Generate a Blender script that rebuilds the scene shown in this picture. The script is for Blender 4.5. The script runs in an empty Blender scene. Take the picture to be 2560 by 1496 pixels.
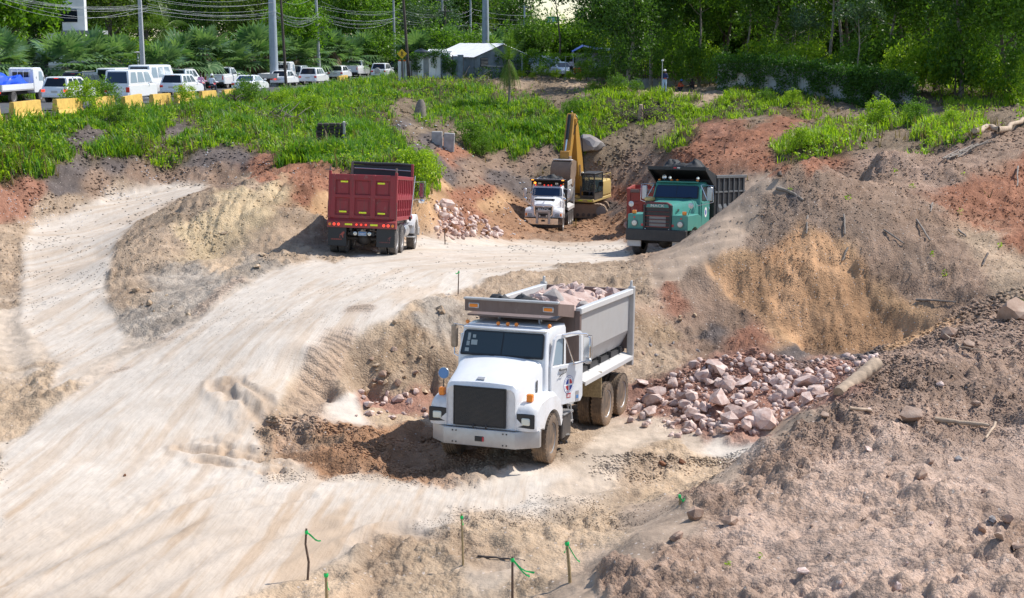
import bpy, bmesh, math, random
import numpy as np
from mathutils import Vector, Matrix, Euler, noise as mnoise

# ---------------------------------------------------------------- camera
scene = bpy.context.scene
CAM_H = 12.0
LENS = 50.0
FPX = LENS / 36.0 * 2560.0
HORIZON = 100.0
PITCH = math.atan((748.0 - HORIZON) / FPX)
cam_data = bpy.data.cameras.new('camera')
cam_data.lens = LENS
cam_data.sensor_width = 36.0
cam_data.clip_start = 0.5
cam_data.clip_end = 3000.0
cam = bpy.data.objects.new('camera', cam_data)
scene.collection.objects.link(cam)
cam.location = (0, 0, CAM_H)
cam.rotation_euler = (math.pi / 2 - PITCH, 0, 0)
scene.camera = cam

# ---------------------------------------------------------------- sky and sun
SUN_ELEV = math.radians(51)
SUN_DIR = Vector((0.93 * math.cos(SUN_ELEV), 0.37 * math.cos(SUN_ELEV), math.sin(SUN_ELEV))).normalized()
world = bpy.data.worlds.new('World')
scene.world = world
world.use_nodes = True
wn = world.node_tree
bg = wn.nodes['Background']
sky = wn.nodes.new('ShaderNodeTexSky')
sky.sky_type = 'NISHITA'
sky.sun_disc = False
sky.sun_elevation = SUN_ELEV
sky.sun_rotation = math.atan2(SUN_DIR.x, SUN_DIR.y)
sky.dust_density = 0.6
sky.air_density = 1.0
wn.links.new(sky.outputs[0], bg.inputs[0])
bg.inputs[1].default_value = 0.15
sun_data = bpy.data.lights.new('sun', 'SUN')
sun_data.energy = 4.3
sun_data.angle = math.radians(0.53)
sun_data.color = (1.0, 0.955, 0.88)
sun = bpy.data.objects.new('sun', sun_data)
scene.collection.objects.link(sun)
sun.rotation_euler = SUN_DIR.to_track_quat('Z', 'Y').to_euler()
scene.view_settings.view_transform = 'Standard'
scene.view_settings.look = 'None'
scene.view_settings.gamma = 1.0
scene.view_settings.exposure = 0.36

rng = np.random.default_rng(7)
random.seed(7)
COL = scene.collection

# ---------------------------------------------------------------- photograph pixel -> place
_cp, _sp = math.cos(PITCH), math.sin(PITCH)
def ray(px, py):
 a, b = (px - 1280) / FPX, (py - 748) / FPX
 return Vector((a, _cp - b * _sp, -_sp - b * _cp))
def atz(px, py, z):
 r = ray(px, py); t = (z - CAM_H) / r.z
 return Vector((0, 0, CAM_H)) + r * t
def atd(px, py, d):
 r = ray(px, py); t = d / r.y
 return Vector((0, 0, CAM_H)) + r * t
def to_px(x, y, z):
 zz = z - CAM_H
 f = y * _cp - zz * _sp
 dn = -y * _sp - zz * _cp
 return 1280 + FPX * x / f, 748 + FPX * dn / f

# ---------------------------------------------------------------- helpers: objects
def tag(o, label=None, cat=None, group=None, kind=None):
 if label: o['label'] = label
 if cat: o['category'] = cat
 if group: o['group'] = group
 if kind: o['kind'] = kind
 return o
def empty(name, loc=(0, 0, 0), rot=(0, 0, 0)):
 o = bpy.data.objects.new(name, None)
 o.empty_display_size = 0.2
 COL.objects.link(o)
 o.location = loc; o.rotation_euler = rot
 return o
def link(name, me, parent=None, loc=None):
 o = bpy.data.objects.new(name, me)
 COL.objects.link(o)
 if parent is not None: o.parent = parent
 if loc is not None: o.location = loc
 return o
def copy_tree(o, parent=None):
 c = o.copy(); COL.objects.link(c); c.parent = parent
 for ch in o.children: copy_tree(ch, c)
 return c
def pose(o, p, yaw, pitch=0.0, roll=0.0):
 m = Matrix.Rotation(yaw, 4, 'Z') @ Matrix.Rotation(pitch, 4, 'Y') @ Matrix.Rotation(roll, 4, 'X')
 o.matrix_world = Matrix.Translation(Vector(p)) @ m
 return Matrix.Translation(Vector(p)) @ m

class MB:
 """collects shapes, builds them as one mesh object"""
 def __init__(s): s.v = []; s.f = []; s.M = None
 def at(s, loc=(0, 0, 0), rot=(0, 0, 0), scale=(1, 1, 1)):
  s.M = Matrix.LocRotScale(Vector(loc), Euler(rot), Vector(scale)); return s
 def reset(s): s.M = None; return s
 def add(s, vs, fs):
  n = len(s.v)
  if s.M is not None: s.v += [tuple(s.M @ Vector(p)) for p in vs]
  else: s.v += [tuple(p) for p in vs]
  s.f += [tuple(i + n for i in f) for f in fs]
  return s
 def box(s, c, d, ch=0.0, rot=None, taper=None):
  """box centre c, size d; ch chamfer; rot euler; taper=(tx,ty) scale of the top"""
  hx, hy, hz = d[0] / 2, d[1] / 2, d[2] / 2
  ch = min(ch, hx * .98, hy * .98, hz * .98)
  tx, ty = taper if taper else (1, 1)
  if ch <= 0:
   vs = [(sx * hx, sy * hy, sz * hz) for sz in (-1, 1) for sy in (-1, 1) for sx in (-1, 1)]
   fs = [(0, 2, 3, 1), (4, 5, 7, 6), (0, 1, 5, 4), (2, 6, 7, 3), (0, 4, 6, 2), (1, 3, 7, 5)]
  else:
   vs, idx, fs = [], {}, []
   for sx in (-1, 1):
    for sy in (-1, 1):
     for sz in (-1, 1):
      for k, p in enumerate(((sx * hx, sy * (hy - ch), sz * (hz - ch)), (sx * (hx - ch), sy * hy, sz * (hz - ch)), (sx * (hx - ch), sy * (hy - ch), sz * hz))):
       idx[(sx, sy, sz, k)] = len(vs); vs.append(p)
   for a in (-1, 1):
    q = [(a, -1, -1, 0), (a, 1, -1, 0), (a, 1, 1, 0), (a, -1, 1, 0)]; fs.append(q if a > 0 else q[::-1])
    q = [(-1, a, -1, 1), (-1, a, 1, 1), (1, a, 1, 1), (1, a, -1, 1)]; fs.append(q if a > 0 else q[::-1])
    q = [(-1, -1, a, 2), (1, -1, a, 2), (1, 1, a, 2), (-1, 1, a, 2)]; fs.append(q if a > 0 else q[::-1])
   for a in (-1, 1):
    for b in (-1, 1):
     q = [(a, b, -1, 0), (a, b, -1, 1), (a, b, 1, 1), (a, b, 1, 0)]; fs.append(q if a * b > 0 else q[::-1])
     q = [(a, -1, b, 0), (a, 1, b, 0), (a, 1, b, 2), (a, -1, b, 2)]; fs.append(q if a * b > 0 else q[::-1])
     q = [(-1, a, b, 1), (-1, a, b, 2), (1, a, b, 2), (1, a, b, 1)]; fs.append(q if a * b > 0 else q[::-1])
     for c_ in (-1, 1):
      q = [(a, b, c_, 0), (a, b, c_, 1), (a, b, c_, 2)]; fs.append(q if a * b * c_ > 0 else q[::-1])
   fs = [tuple(idx[k] for k in q) for q in fs]
  if taper: vs = [(x * (1 + (tx - 1) * (z / d[2] + .5)), y * (1 + (ty - 1) * (z / d[2] + .5)), z) for x, y, z in vs]
  m = Matrix.Translation(Vector(c))
  if rot: m = m @ Euler(rot).to_matrix().to_4x4()
  return s.add([m @ Vector(p) for p in vs], fs)
 def prism(s, poly, a, b, axis='y'):
  """polygon (two coords) extruded along axis from a to b; poly CCW in (x,z) for y, (y,z) for x, (x,y) for z"""
  n = len(poly)
  def P(p, t):
   return (p[0], t, p[1]) if axis == 'y' else ((t, p[0], p[1]) if axis == 'x' else (p[0], p[1], t))
  vs = [P(p, a) for p in poly] + [P(p, b) for p in poly]
  fs = [tuple(range(n)), tuple(range(2 * n - 1, n - 1, -1))]
  fs += [(i, i + n, (i + 1) % n + n, (i + 1) % n) for i in range(n)]
  return s.add(vs, fs)
 def loft(s, rings, cap=True, close=True):
  n = len(rings[0]); vs = [p for r in rings for p in r]; fs = []
  for k in range(len(rings) - 1):
   for i in range(n if close else n - 1):
    j = (i + 1) % n
    fs.append((k * n + i, k * n + j, (k + 1) * n + j, (k + 1) * n + i))
  if cap: fs.append(tuple(range(n - 1, -1, -1))); m = (len(rings) - 1) * n; fs.append(tuple(range(m, m + n)))
  return s.add(vs, fs)
 def tube(s, pts, r, n=6, cap=True):
  pts = [Vector(p) for p in pts]
  rr = r if isinstance(r, (list, tuple)) else [r] * len(pts)
  rings = []; up = None
  for i, p in enumerate(pts):
   d = (pts[min(i + 1, len(pts) - 1)] - pts[max(i - 1, 0)])
   if d.length < 1e-9: d = Vector((0, 0, 1))
   d.normalize()
   if up is None: up = Vector((0, 0, 1)) if abs(d.z) < .9 else Vector((1, 0, 0))
   a = d.cross(up)
   if a.length < 1e-6: a = d.cross(Vector((0, 1, 0)))
   a.normalize(); b = a.cross(d).normalized(); up = b
   rings.append([tuple(p + (a * math.cos(t) + b * math.sin(t)) * rr[i]) for t in [2 * math.pi * k / n for k in range(n)]])
  return s.loft(rings, cap)
 def lathe(s, prof, n=24, axis='y', c=(0, 0, 0)):
  """prof list of (radius, offset along axis)"""
  rings = []
  for r, h in prof:
   ring = []
   for k in range(n):
    t = 2 * math.pi * k / n; u, w = r * math.cos(t), r * math.sin(t)
    ring.append((c[0] + u, c[1] + h, c[2] + w) if axis == 'y' else ((c[0] + h, c[1] + u, c[2] + w) if axis == 'x' else (c[0] + u, c[1] + w, c[2] + h)))
   rings.append(ring)
  return s.loft(rings, cap=True)
 def sphere(s, c, r, n=10, m=6):
  r = r if isinstance(r, (tuple, list)) else (r, r, r)
  rings = []
  for k in range(m + 1):
   ph = -math.pi / 2 + math.pi * k / m; q = max(math.cos(ph), .02)
   rings.append([(c[0] + r[0] * q * math.cos(2 * math.pi * i / n), c[1] + r[1] * q * math.sin(2 * math.pi * i / n), c[2] + r[2] * math.sin(ph)) for i in range(n)])
  return s.loft(rings)
 def mesh(s, name, mat, smooth=None):
  me = bpy.data.meshes.new(name)
  me.from_pydata(s.v, [], s.f)
  bm = bmesh.new(); bm.from_mesh(me)
  bmesh.ops.recalc_face_normals(bm, faces=bm.faces)
  bm.to_mesh(me); bm.free()
  if mat is not None: me.materials.append(mat)
  if smooth:
   me.shade_smooth(); me.set_sharp_from_angle(angle=math.radians(smooth))
  me.update()
  return me
 def build(s, name, mat, parent=None, smooth=None, loc=None):
  return link(name, s.mesh(name, mat, smooth), parent, loc)

def np_mesh(name, verts, faces, mat, smooth=False):
 """fast mesh from numpy arrays; faces (n,3) or (n,4)"""
 me = bpy.data.meshes.new(name)
 verts = np.asarray(verts, np.float32); faces = np.asarray(faces, np.int32)
 me.vertices.add(len(verts)); me.vertices.foreach_set('co', verts.ravel())
 k = faces.shape[1]
 me.loops.add(faces.size); me.loops.foreach_set('vertex_index', faces.ravel())
 me.polygons.add(len(faces))
 me.polygons.foreach_set('loop_start', np.arange(0, faces.size, k, dtype=np.int32))
 me.update(calc_edges=True)
 if smooth: me.shade_smooth()
 if mat is not None: me.materials.append(mat)
 return me
def add_attr(me, name, data):
 data = np.asarray(data, np.float32)
 if data.ndim == 1:
  a = me.attributes.new(name, 'FLOAT', 'POINT'); a.data.foreach_set('value', data)
 else:
  a = me.attributes.new(name, 'FLOAT_COLOR', 'POINT')
  if data.shape[1] == 3: data = np.concatenate([data, np.ones((len(data), 1), np.float32)], 1)
  a.data.foreach_set('color', data.ravel())

# ---------------------------------------------------------------- helpers: noise (numpy)
def _hash(ix, iy, seed):
 h = (ix.astype(np.int64) * 374761393 + iy.astype(np.int64) * 668265263 + seed * 974711) & 0xFFFFFFFF
 h = ((h ^ (h >> 13)) * 1274126177) & 0xFFFFFFFF
 h = h ^ (h >> 16)
 return (h & 0xFFFF) / 65535.0
def vnoise(x, y, seed=0):
 ix, iy = np.floor(x), np.floor(y); fx, fy = x - ix, y - iy
 fx = fx * fx * fx * (fx * (fx * 6 - 15) + 10); fy = fy * fy * fy * (fy * (fy * 6 - 15) + 10)
 a = _hash(ix, iy, seed); b = _hash(ix + 1, iy, seed); c = _hash(ix, iy + 1, seed); d = _hash(ix + 1, iy + 1, seed)
 return (a + (b - a) * fx) * (1 - fy) + (c + (d - c) * fx) * fy - 0.5
def fbm(x, y, oct=5, seed=0, gain=.5, rot=True):
 s = 0; a = 1.0
 for k in range(oct):
  s = s + a * vnoise(x, y, seed + 17 * k)
  x, y = (x * 1.62 - y * 1.18) + 3.1, (x * 1.18 + y * 1.62) + 7.7
  a *= gain
 return s * 1.15
def inpoly(px, py, poly):
 ins = np.zeros(px.shape, bool); n = len(poly); j = n - 1
 for i in range(n):
  xi, yi = poly[i]; xj, yj = poly[j]
  c = ((yi > py) != (yj > py)) & (px < (xj - xi) * (py - yi) / (yj - yi + 1e-9) + xi)
  ins ^= c; j = i
 return ins
def polydist(px, py, line):
 """distance to a polyline and arclength at the nearest point"""
 best = np.full(px.shape, 1e9); arc = np.zeros(px.shape); side = np.zeros(px.shape); L = 0
 for (ax, ay), (bx, by) in zip(line[:-1], line[1:]):
  dx, dy = bx - ax, by - ay; l = math.hypot(dx, dy)
  t = np.clip(((px - ax) * dx + (py - ay) * dy) / (l * l), 0, 1)
  qx, qy = px - ax - t * dx, py - ay - t * dy
  d = np.hypot(qx, qy); m = d < best
  best = np.where(m, d, best); arc = np.where(m, L + t * l, arc)
  side = np.where(m, np.sign(dx * qy - dy * qx), side)
  L += l
 return best, arc, side
def smooth01(x): x = np.clip(x, 0, 1); return x * x * (3 - 2 * x)
# ---------------------------------------------------------------- materials
def nodes_of(name):
 m = bpy.data.materials.new(name); m.use_nodes = True
 nt = m.node_tree
 return m, nt, nt.nodes['Principled BSDF']
def nd(nt, t, **kw):
 n = nt.nodes.new(t)
 for k, v in kw.items():
  if k == 'inp':
   for kk, vv in v.items(): n.inputs[kk].default_value = vv
  else: setattr(n, k, v)
 return n
def noise_node(nt, scale, detail=4, rough=.55, coord='Object', vec=None, dim='3D'):
 n = nd(nt, 'ShaderNodeTexNoise'); n.noise_dimensions = dim
 n.inputs['Scale'].default_value = scale; n.inputs['Detail'].default_value = detail; n.inputs['Roughness'].default_value = rough
 if vec is None:
  tc = nd(nt, 'ShaderNodeTexCoord'); vec = tc.outputs[coord]
 nt.links.new(vec, n.inputs['Vector'])
 return n.outputs['Fac']
def ramp(nt, fac, stops, interp='LINEAR'):
 r = nd(nt, 'ShaderNodeValToRGB'); r.color_ramp.interpolation = interp
 e = r.color_ramp.elements
 while len(e) < len(stops): e.new(0.5)
 for q, (p, c) in zip(e, stops):
  q.position = p; q.color = (c, c, c, 1) if isinstance(c, (int, float)) else (*c, 1)
 nt.links.new(fac, r.inputs[0]); return r.outputs[0]
def mix(nt, fac, a, b, mode='MIX'):
 m = nd(nt, 'ShaderNodeMix', data_type='RGBA', blend_type=mode)
 for s, v in ((m.inputs[0], fac), (m.inputs[6], a), (m.inputs[7], b)):
  if isinstance(v, (int, float)): s.default_value = v
  elif isinstance(v, tuple): s.default_value = (*v, 1) if len(v) == 3 else v
  else: nt.links.new(v, s)
 return m.outputs[2]
def math_(nt, op, a, b=None):
 m = nd(nt, 'ShaderNodeMath', operation=op)
 for s, v in zip(m.inputs, (a, b)):
  if v is None: continue
  if isinstance(v, (int, float)): s.default_value = v
  else: nt.links.new(v, s)
 return m.outputs[0]
def bump(nt, bsdf, h, strength=.3, dist=.02):
 b = nd(nt, 'ShaderNodeBump'); b.inputs['Distance'].default_value = dist
 if isinstance(strength, (int, float)): b.inputs['Strength'].default_value = strength
 else: nt.links.new(strength, b.inputs['Strength'])
 nt.links.new(h, b.inputs['Height']); nt.links.new(b.outputs[0], bsdf.inputs['Normal'])
def plain(name, c, rough=.6, metal=0.0, var=.12, scale=6.0, bmp=0.0, coat=0.0, spec=None):
 m, nt, b = nodes_of(name)
 f = noise_node(nt, scale, 5)
 k = ramp(nt, f, [(.3, 1 - var), (.7, 1 + var)])
 nt.links.new(mix(nt, 1.0, c, k, 'MULTIPLY'), b.inputs['Base Color'])
 b.inputs['Roughness'].default_value = rough; b.inputs['Metallic'].default_value = metal
 if coat: b.inputs['Coat Weight'].default_value = coat; b.inputs['Coat Roughness'].default_value = .08
 if spec is not None: b.inputs['Specular IOR Level'].default_value = spec
 if bmp: bump(nt, b, noise_node(nt, scale * 6, 4), bmp, .01)
 return m
def paint(name, c, rough=.35, dirt=(.34, .25, .17), amount=.45, rust=0.0, metal=0.0, zlo=.3, zhi=1.6, coat=.25):
 """vehicle paint with dust splashed on its lower parts, scratches and, if asked, rust"""
 m, nt, b = nodes_of(name)
 tc = nd(nt, 'ShaderNodeTexCoord'); sep = nd(nt, 'ShaderNodeSeparateXYZ')
 nt.links.new(tc.outputs['Object'], sep.inputs[0])
 mr = nd(nt, 'ShaderNodeMapRange'); mr.inputs['From Min'].default_value = zlo; mr.inputs['From Max'].default_value = zhi
 mr.inputs['To Min'].default_value = 1; mr.inputs['To Max'].default_value = 0.12
 nt.links.new(sep.outputs[2], mr.inputs[0])
 n1 = noise_node(nt, 2.3, 8, .65); n2 = noise_node(nt, 14, 6, .7)
 d = math_(nt, 'MULTIPLY', mr.outputs[0], ramp(nt, n1, [(.35, .15), (.65, 1.0)]))
 d = math_(nt, 'MULTIPLY', d, ramp(nt, n2, [(.3, .45), (.7, 1.0)]))
 d = math_(nt, 'MULTIPLY', d, amount)
 col = mix(nt, .18, c, ramp(nt, noise_node(nt, 5, 6), [(.35, tuple(x * .72 for x in c)), (.7, c)]))
 if rust:
  mp = nd(nt, 'ShaderNodeMapping'); mp.inputs['Scale'].default_value = (5, 5, .9)
  nt.links.new(tc.outputs['Object'], mp.inputs[0])
  rn = noise_node(nt, 1.6, 9, .7, vec=mp.outputs[0])
  rm = ramp(nt, rn, [(.5, 0.0), (.72, rust)])
  col = mix(nt, rm, col, (.10, .055, .045))
  rl = ramp(nt, noise_node(nt, 3.1, 9, .75), [(.6, 0.0), (.72, rust)])
  col = mix(nt, rl, col, (.30, .22, .19))
 col = mix(nt, d, col, dirt)
 nt.links.new(col, b.inputs['Base Color'])
 b.inputs['Metallic'].default_value = metal
 rr = mix(nt, d, (rough,) * 3, (.9,) * 3); nt.links.new(rr, b.inputs['Roughness'])
 b.inputs['Coat Weight'].default_value = coat; b.inputs['Coat Roughness'].default_value = .12
 bump(nt, b, n2, .06, .004)
 return m
def glass_mat(name, c=(.02, .03, .04), rough=.06, alpha=1.0):
 m, nt, b = nodes_of(name)
 b.inputs['Base Color'].default_value = (*c, 1); b.inputs['Roughness'].default_value = rough
 b.inputs['Specular IOR Level'].default_value = .5; b.inputs['IOR'].default_value = 1.5
 b.inputs['Alpha'].default_value = alpha
 return m
def lamp_mat(name, c, e=0.0, rough=.2):
 m, nt, b = nodes_of(name)
 b.inputs['Base Color'].default_value = (*c, 1); b.inputs['Roughness'].default_value = rough
 if e: b.inputs['Emission Color'].default_value = (*c, 1); b.inputs['Emission Strength'].default_value = e
 return m
def leaf_mat(name, c1, c2, trans=.35, rough=.5, scale=1.2):
 m, nt, b = nodes_of(name)
 f = noise_node(nt, scale, 3)
 geo = nd(nt, 'ShaderNodeNewGeometry')
 r = math_(nt, 'ADD', math_(nt, 'MULTIPLY', f, .6), math_(nt, 'MULTIPLY', geo.outputs['Random Per Island'], .5))
 col = ramp(nt, r, [(.25, c1), (.85, c2)])
 nt.links.new(col, b.inputs['Base Color']); b.inputs['Roughness'].default_value = rough
 b.inputs['Specular IOR Level'].default_value = .35
 tr = nd(nt, 'ShaderNodeBsdfTranslucent')
 nt.links.new(mix(nt, 1.0, col, (1.25, 1.35, .55), 'MULTIPLY'), tr.inputs[0])
 ms = nd(nt, 'ShaderNodeMixShader'); ms.inputs[0].default_value = trans
 nt.links.new(b.outputs[0], ms.inputs[1]); nt.links.new(tr.outputs[0], ms.inputs[2])
 nt.links.new(ms.outputs[0], nt.nodes['Material Output'].inputs[0])
 return m
def rock_mat(name, c1, c2, c3, scale=3.0):
 m, nt, b = nodes_of(name)
 oi = nd(nt, 'ShaderNodeObjectInfo')
 geo = nd(nt, 'ShaderNodeNewGeometry')
 f = noise_node(nt, scale, 8, .65)
 col = ramp(nt, f, [(.3, c1), (.5, c2), (.72, c3)])
 rv = math_(nt, 'FRACT', math_(nt, 'ADD', oi.outputs['Random'], geo.outputs['Random Per Island']))
 col = mix(nt, 1.0, col, ramp(nt, rv, [(0, (.72, .66, .64)), (.5, (1, .96, .94)), (1, (1.22, 1.2, 1.18))]), 'MULTIPLY')
 nt.links.new(col, b.inputs['Base Color']); b.inputs['Roughness'].default_value = .92
 b.inputs['Specular IOR Level'].default_value = .15
 bump(nt, b, noise_node(nt, scale * 5, 8, .7), .5, .03)
 return m

M = {}
M['white_paint'] = paint('white_paint', (.78, .79, .81), .3, amount=.75, zlo=.5, zhi=2.1)
M['silver_body'] = paint('silver_body', (.46, .455, .45), .5, dirt=(.40, .32, .25), amount=.5, metal=.35, zlo=.6, zhi=3.4, coat=0)
M['shelf_silver'] = paint('shelf_silver', (.60, .59, .58), .45, dirt=(.5, .43, .36), amount=.5, metal=.2, zlo=.6, zhi=3.4, coat=0)
M['brown_steel'] = paint('brown_steel', (.17, .12, .105), .55, amount=.3, rust=.5, coat=0)
M['bumper_silver'] = paint('bumper_silver', (.50, .50, .50), .38, amount=.7, metal=.45, zlo=.3, zhi=1.2, coat=0)
M['chrome'] = plain('chrome', (.75, .75, .75), .18, 1.0, .05)
M['dark_metal'] = paint('dark_metal', (.035, .035, .038), .55, amount=.35, coat=0)
M['black_plastic'] = plain('black_plastic', (.018, .018, .02), .5)
M['grille_black'] = plain('grille_black', (.03, .031, .034), .45, .2)
M['rubber_mud'] = paint('rubber_mud', (.03, .03, .031), .8, dirt=(.36, .235, .14), amount=1.1, zlo=-.6, zhi=2.5, coat=0)
M['rubber'] = paint('rubber', (.03, .03, .031), .8, dirt=(.26, .23, .21), amount=.8, zlo=-.6, zhi=2.5, coat=0)
M['rim'] = paint('rim', (.22, .22, .225), .5, dirt=(.28, .24, .21), amount=.7, metal=.4, zlo=-.6, zhi=2.5, coat=0)
M['rim_bright'] = paint('rim_bright', (.55, .55, .56), .35, dirt=(.34, .3, .27), amount=.6, metal=.6, zlo=-.6, zhi=2.5, coat=0)
M['glass'] = glass_mat('glass', (.035, .05, .06), .05)
M['glass_blue'] = glass_mat('glass_blue', (.012, .03, .075), .04)
M['glass_dark'] = glass_mat('glass_dark', (.01, .014, .025), .05)
M['glass_pale'] = glass_mat('glass_pale', (.30, .38, .44), .05)
M['mirror'] = plain('mirror', (.45, .5, .55), .1, 1.0, .05)
M['amber'] = lamp_mat('amber', (.85, .25, .03))
M['amber_lit'] = lamp_mat('amber_lit', (1.0, .35, .05), 1.6)
M['lamp_red'] = lamp_mat('lamp_red', (.65, .03, .02))
M['red_lit'] = lamp_mat('red_lit', (1.0, .06, .03), .9)
M['lamp_clear'] = lamp_mat('lamp_clear', (.72, .72, .62))
M['reflect_yellow'] = lamp_mat('reflect_yellow', (.78, .86, .03), rough=.35)
M['plate_blue'] = lamp_mat('plate_blue', (.10, .24, .5), rough=.4)
M['sign_white'] = plain('sign_white', (.78, .78, .78), .5)
M['sign_red'] = plain('sign_red', (.55, .04, .05), .5)
M['sign_blue'] = plain('sign_blue', (.04, .07, .33), .5)
M['red_paint'] = paint('red_paint', (.26, .022, .030), .5, amount=.25, rust=.75, coat=0)
M['red_side'] = paint('red_side', (.30, .03, .045), .45, amount=.2, rust=.12, coat=.1)
M['red_dull'] = paint('red_dull', (.34, .06, .045), .6, amount=.25, rust=.3, coat=0)
M['green_paint'] = paint('green_paint', (.055, .27, .225), .45, amount=.25, rust=.14, coat=.1)
M['black_steel'] = paint('black_steel', (.016, .018, .021), .5, dirt=(.2, .17, .15), amount=.4, coat=0)
M['rib_grey'] = paint('rib_grey', (.10, .105, .11), .5, dirt=(.22, .19, .17), amount=.5, coat=0)
M['maroon'] = paint('maroon', (.12, .025, .03), .6, amount=.2, rust=.3, coat=0)
M['dig_yellow'] = paint('dig_yellow', (.52, .27, .035), .5, dirt=(.3, .18, .1), amount=.5, rust=.1, coat=0, zlo=0, zhi=6)
M['dig_cream'] = paint('dig_cream', (.58, .42, .15), .5, amount=.4, coat=0)
M['bucket_steel'] = paint('bucket_steel', (.22, .155, .11), .6, dirt=(.36, .25, .17), amount=1.0, coat=0, zlo=-3, zhi=8)
M['hose'] = plain('hose', (.015, .015, .017), .4)
M['tarp_black'] = plain('tarp_black', (.03, .031, .034), .75, var=.3, scale=9, bmp=.3)
M['tarp_blue'] = plain('tarp_blue', (.005, .07, .62), .35, var=.2, scale=5, bmp=.25)
M['tarp_white'] = plain('tarp_white', (.72, .74, .78), .5)
M['concrete'] = plain('concrete', (.40, .39, .38), .85, var=.25, scale=3, bmp=.3)
M['pole_concrete'] = plain('pole_concrete', (.40, .41, .43), .8, var=.12, scale=2, bmp=.15)
M['pole_steel'] = plain('pole_steel', (.36, .41, .47), .55, var=.1, scale=2)
M['wood_dark'] = plain('wood_dark', (.085, .065, .055), .85, var=.3, scale=5, bmp=.4)
M['wood_grey'] = plain('wood_grey', (.22, .185, .155), .85, var=.3, scale=7, bmp=.4)
M['wood_pale'] = plain('wood_pale', (.43, .32, .225), .85, var=.3, scale=6, bmp=.5)
M['stake'] = plain('stake', (.34, .25, .13), .85, var=.3, scale=20)
M['stake_dark'] = plain('stake_dark', (.13, .085, .06), .85, var=.3, scale=20)
M['ribbon'] = plain('ribbon', (.0, .52, .11), .4, var=.1)
M['barrier'] = plain('barrier', (.66, .42, .10), .75, var=.2, scale=4, bmp=.2)
M['asphalt'] = plain('asphalt', (.075, .075, .078), .9, var=.2, scale=1.5, bmp=.2)
M['car_white'] = plain('car_white', (.80, .81, .83), .25, var=.03, coat=.6)
M['car_silver'] = plain('car_silver', (.42, .44, .46), .3, .5, var=.05, coat=.6)
M['car_dark'] = plain('car_dark', (.03, .032, .04), .25, .3, var=.05, coat=.6)
M['car_grey'] = plain('car_grey', (.30, .33, .36), .3, .4, var=.05, coat=.6)
M['sheet_metal'] = plain('sheet_metal', (.80, .80, .82), .45, .1, var=.10, scale=2)
M['wall_blue'] = plain('wall_blue', (.15, .19, .225), .85, var=.35, scale=1.5, bmp=.2)
M['wall_white'] = plain('wall_white', (.72, .72, .72), .8, var=.06, scale=1)
M['wall_beige'] = plain('wall_beige', (.56, .50, .38), .85, var=.08, scale=1)
M['wall_grey'] = plain('wall_grey', (.30, .31, .32), .85, var=.25, scale=1.2, bmp=.2)
M['dark_gap'] = plain('dark_gap', (.02, .021, .025), .8)
M['tank_black'] = plain('tank_black', (.012, .015, .024), .4, var=.1)
M['sign_yellow'] = lamp_mat('sign_yellow', (.86, .50, .01), rough=.4)
M['sign_back'] = plain('sign_back', (.36, .40, .42), .5, .3)
M['sign_green'] = plain('sign_green', (.0, .30, .20), .5)
M['sticker'] = plain('sticker', (.30, .34, .34), .5)
M['orange'] = plain('orange', (.70, .13, .02), .6)
M['skin'] = plain('skin', (.12, .06, .04), .6)
M['skin_light'] = plain('skin_light', (.22, .12, .08), .6)
M['shirt_white'] = plain('shirt_white', (.72, .75, .82), .8)
M['shirt_pink'] = plain('shirt_pink', (.55, .28, .42), .8)
M['jeans'] = plain('jeans', (.20, .30, .45), .85)
M['cloth_dark'] = plain('cloth_dark', (.02, .022, .03), .85)
M['cloth_blue'] = plain('cloth_blue', (.03, .07, .25), .85)
M['vest_orange'] = plain('vest_orange', (.75, .12, .03), .8)
M['shirt_yellow'] = plain('shirt_yellow', (.55, .38, .05), .8)
M['helmet_white'] = plain('helmet_white', (.82, .82, .82), .3)
M['helmet_blue'] = plain('helmet_blue', (.05, .15, .5), .3)
M['hair'] = plain('hair', (.012, .01, .009), .7)
M['limestone'] = rock_mat('limestone', (.41, .27, .225), (.61, .48, .43), (.73, .65, .60))
M['soil_rock'] = rock_mat('soil_rock', (.27, .18, .135), (.39, .28, .215), (.50, .39, .31))
M['tan_rock'] = rock_mat('tan_rock', (.30, .21, .13), (.46, .35, .24), (.58, .48, .37))
M['mud_rock'] = rock_mat('mud_rock', (.13, .06, .035), (.22, .11, .065), (.32, .18, .11))
M['grey_rock'] = rock_mat('grey_rock', (.20, .18, .17), (.33, .31, .30), (.45, .44, .42), 1.2)
M['dark_stone'] = rock_mat('dark_stone', (.03, .028, .027), (.07, .065, .06), (.13, .12, .11), 2)
M['grass'] = leaf_mat('grass', (.10, .22, .012), (.40, .54, .04), .48)
M['grass_blue'] = leaf_mat('grass_blue', (.05, .15, .02), (.17, .34, .05), .4)
M['weed'] = leaf_mat('weed', (.11, .24, .014), (.42, .54, .045), .48)
M['leaf_dark'] = leaf_mat('leaf_dark', (.028, .075, .014), (.12, .23, .035), .46, scale=.5)
M['leaf_mid'] = leaf_mat('leaf_mid', (.05, .125, .016), (.20, .34, .04), .48, scale=.5)
M['leaf_olive'] = leaf_mat('leaf_olive', (.05, .095, .015), (.16, .23, .035), .42, scale=.5)
M['leaf_bright'] = leaf_mat('leaf_bright', (.06, .16, .010), (.20, .34, .025), .5, scale=.5)
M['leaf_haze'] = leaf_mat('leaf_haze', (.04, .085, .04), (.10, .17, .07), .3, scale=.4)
M['vine'] = leaf_mat('vine', (.02, .07, .010), (.09, .20, .025), .38, scale=.8)
M['palm_fan'] = leaf_mat('palm_fan', (.06, .15, .06), (.24, .36, .17), .35, .3, .8)
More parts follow.
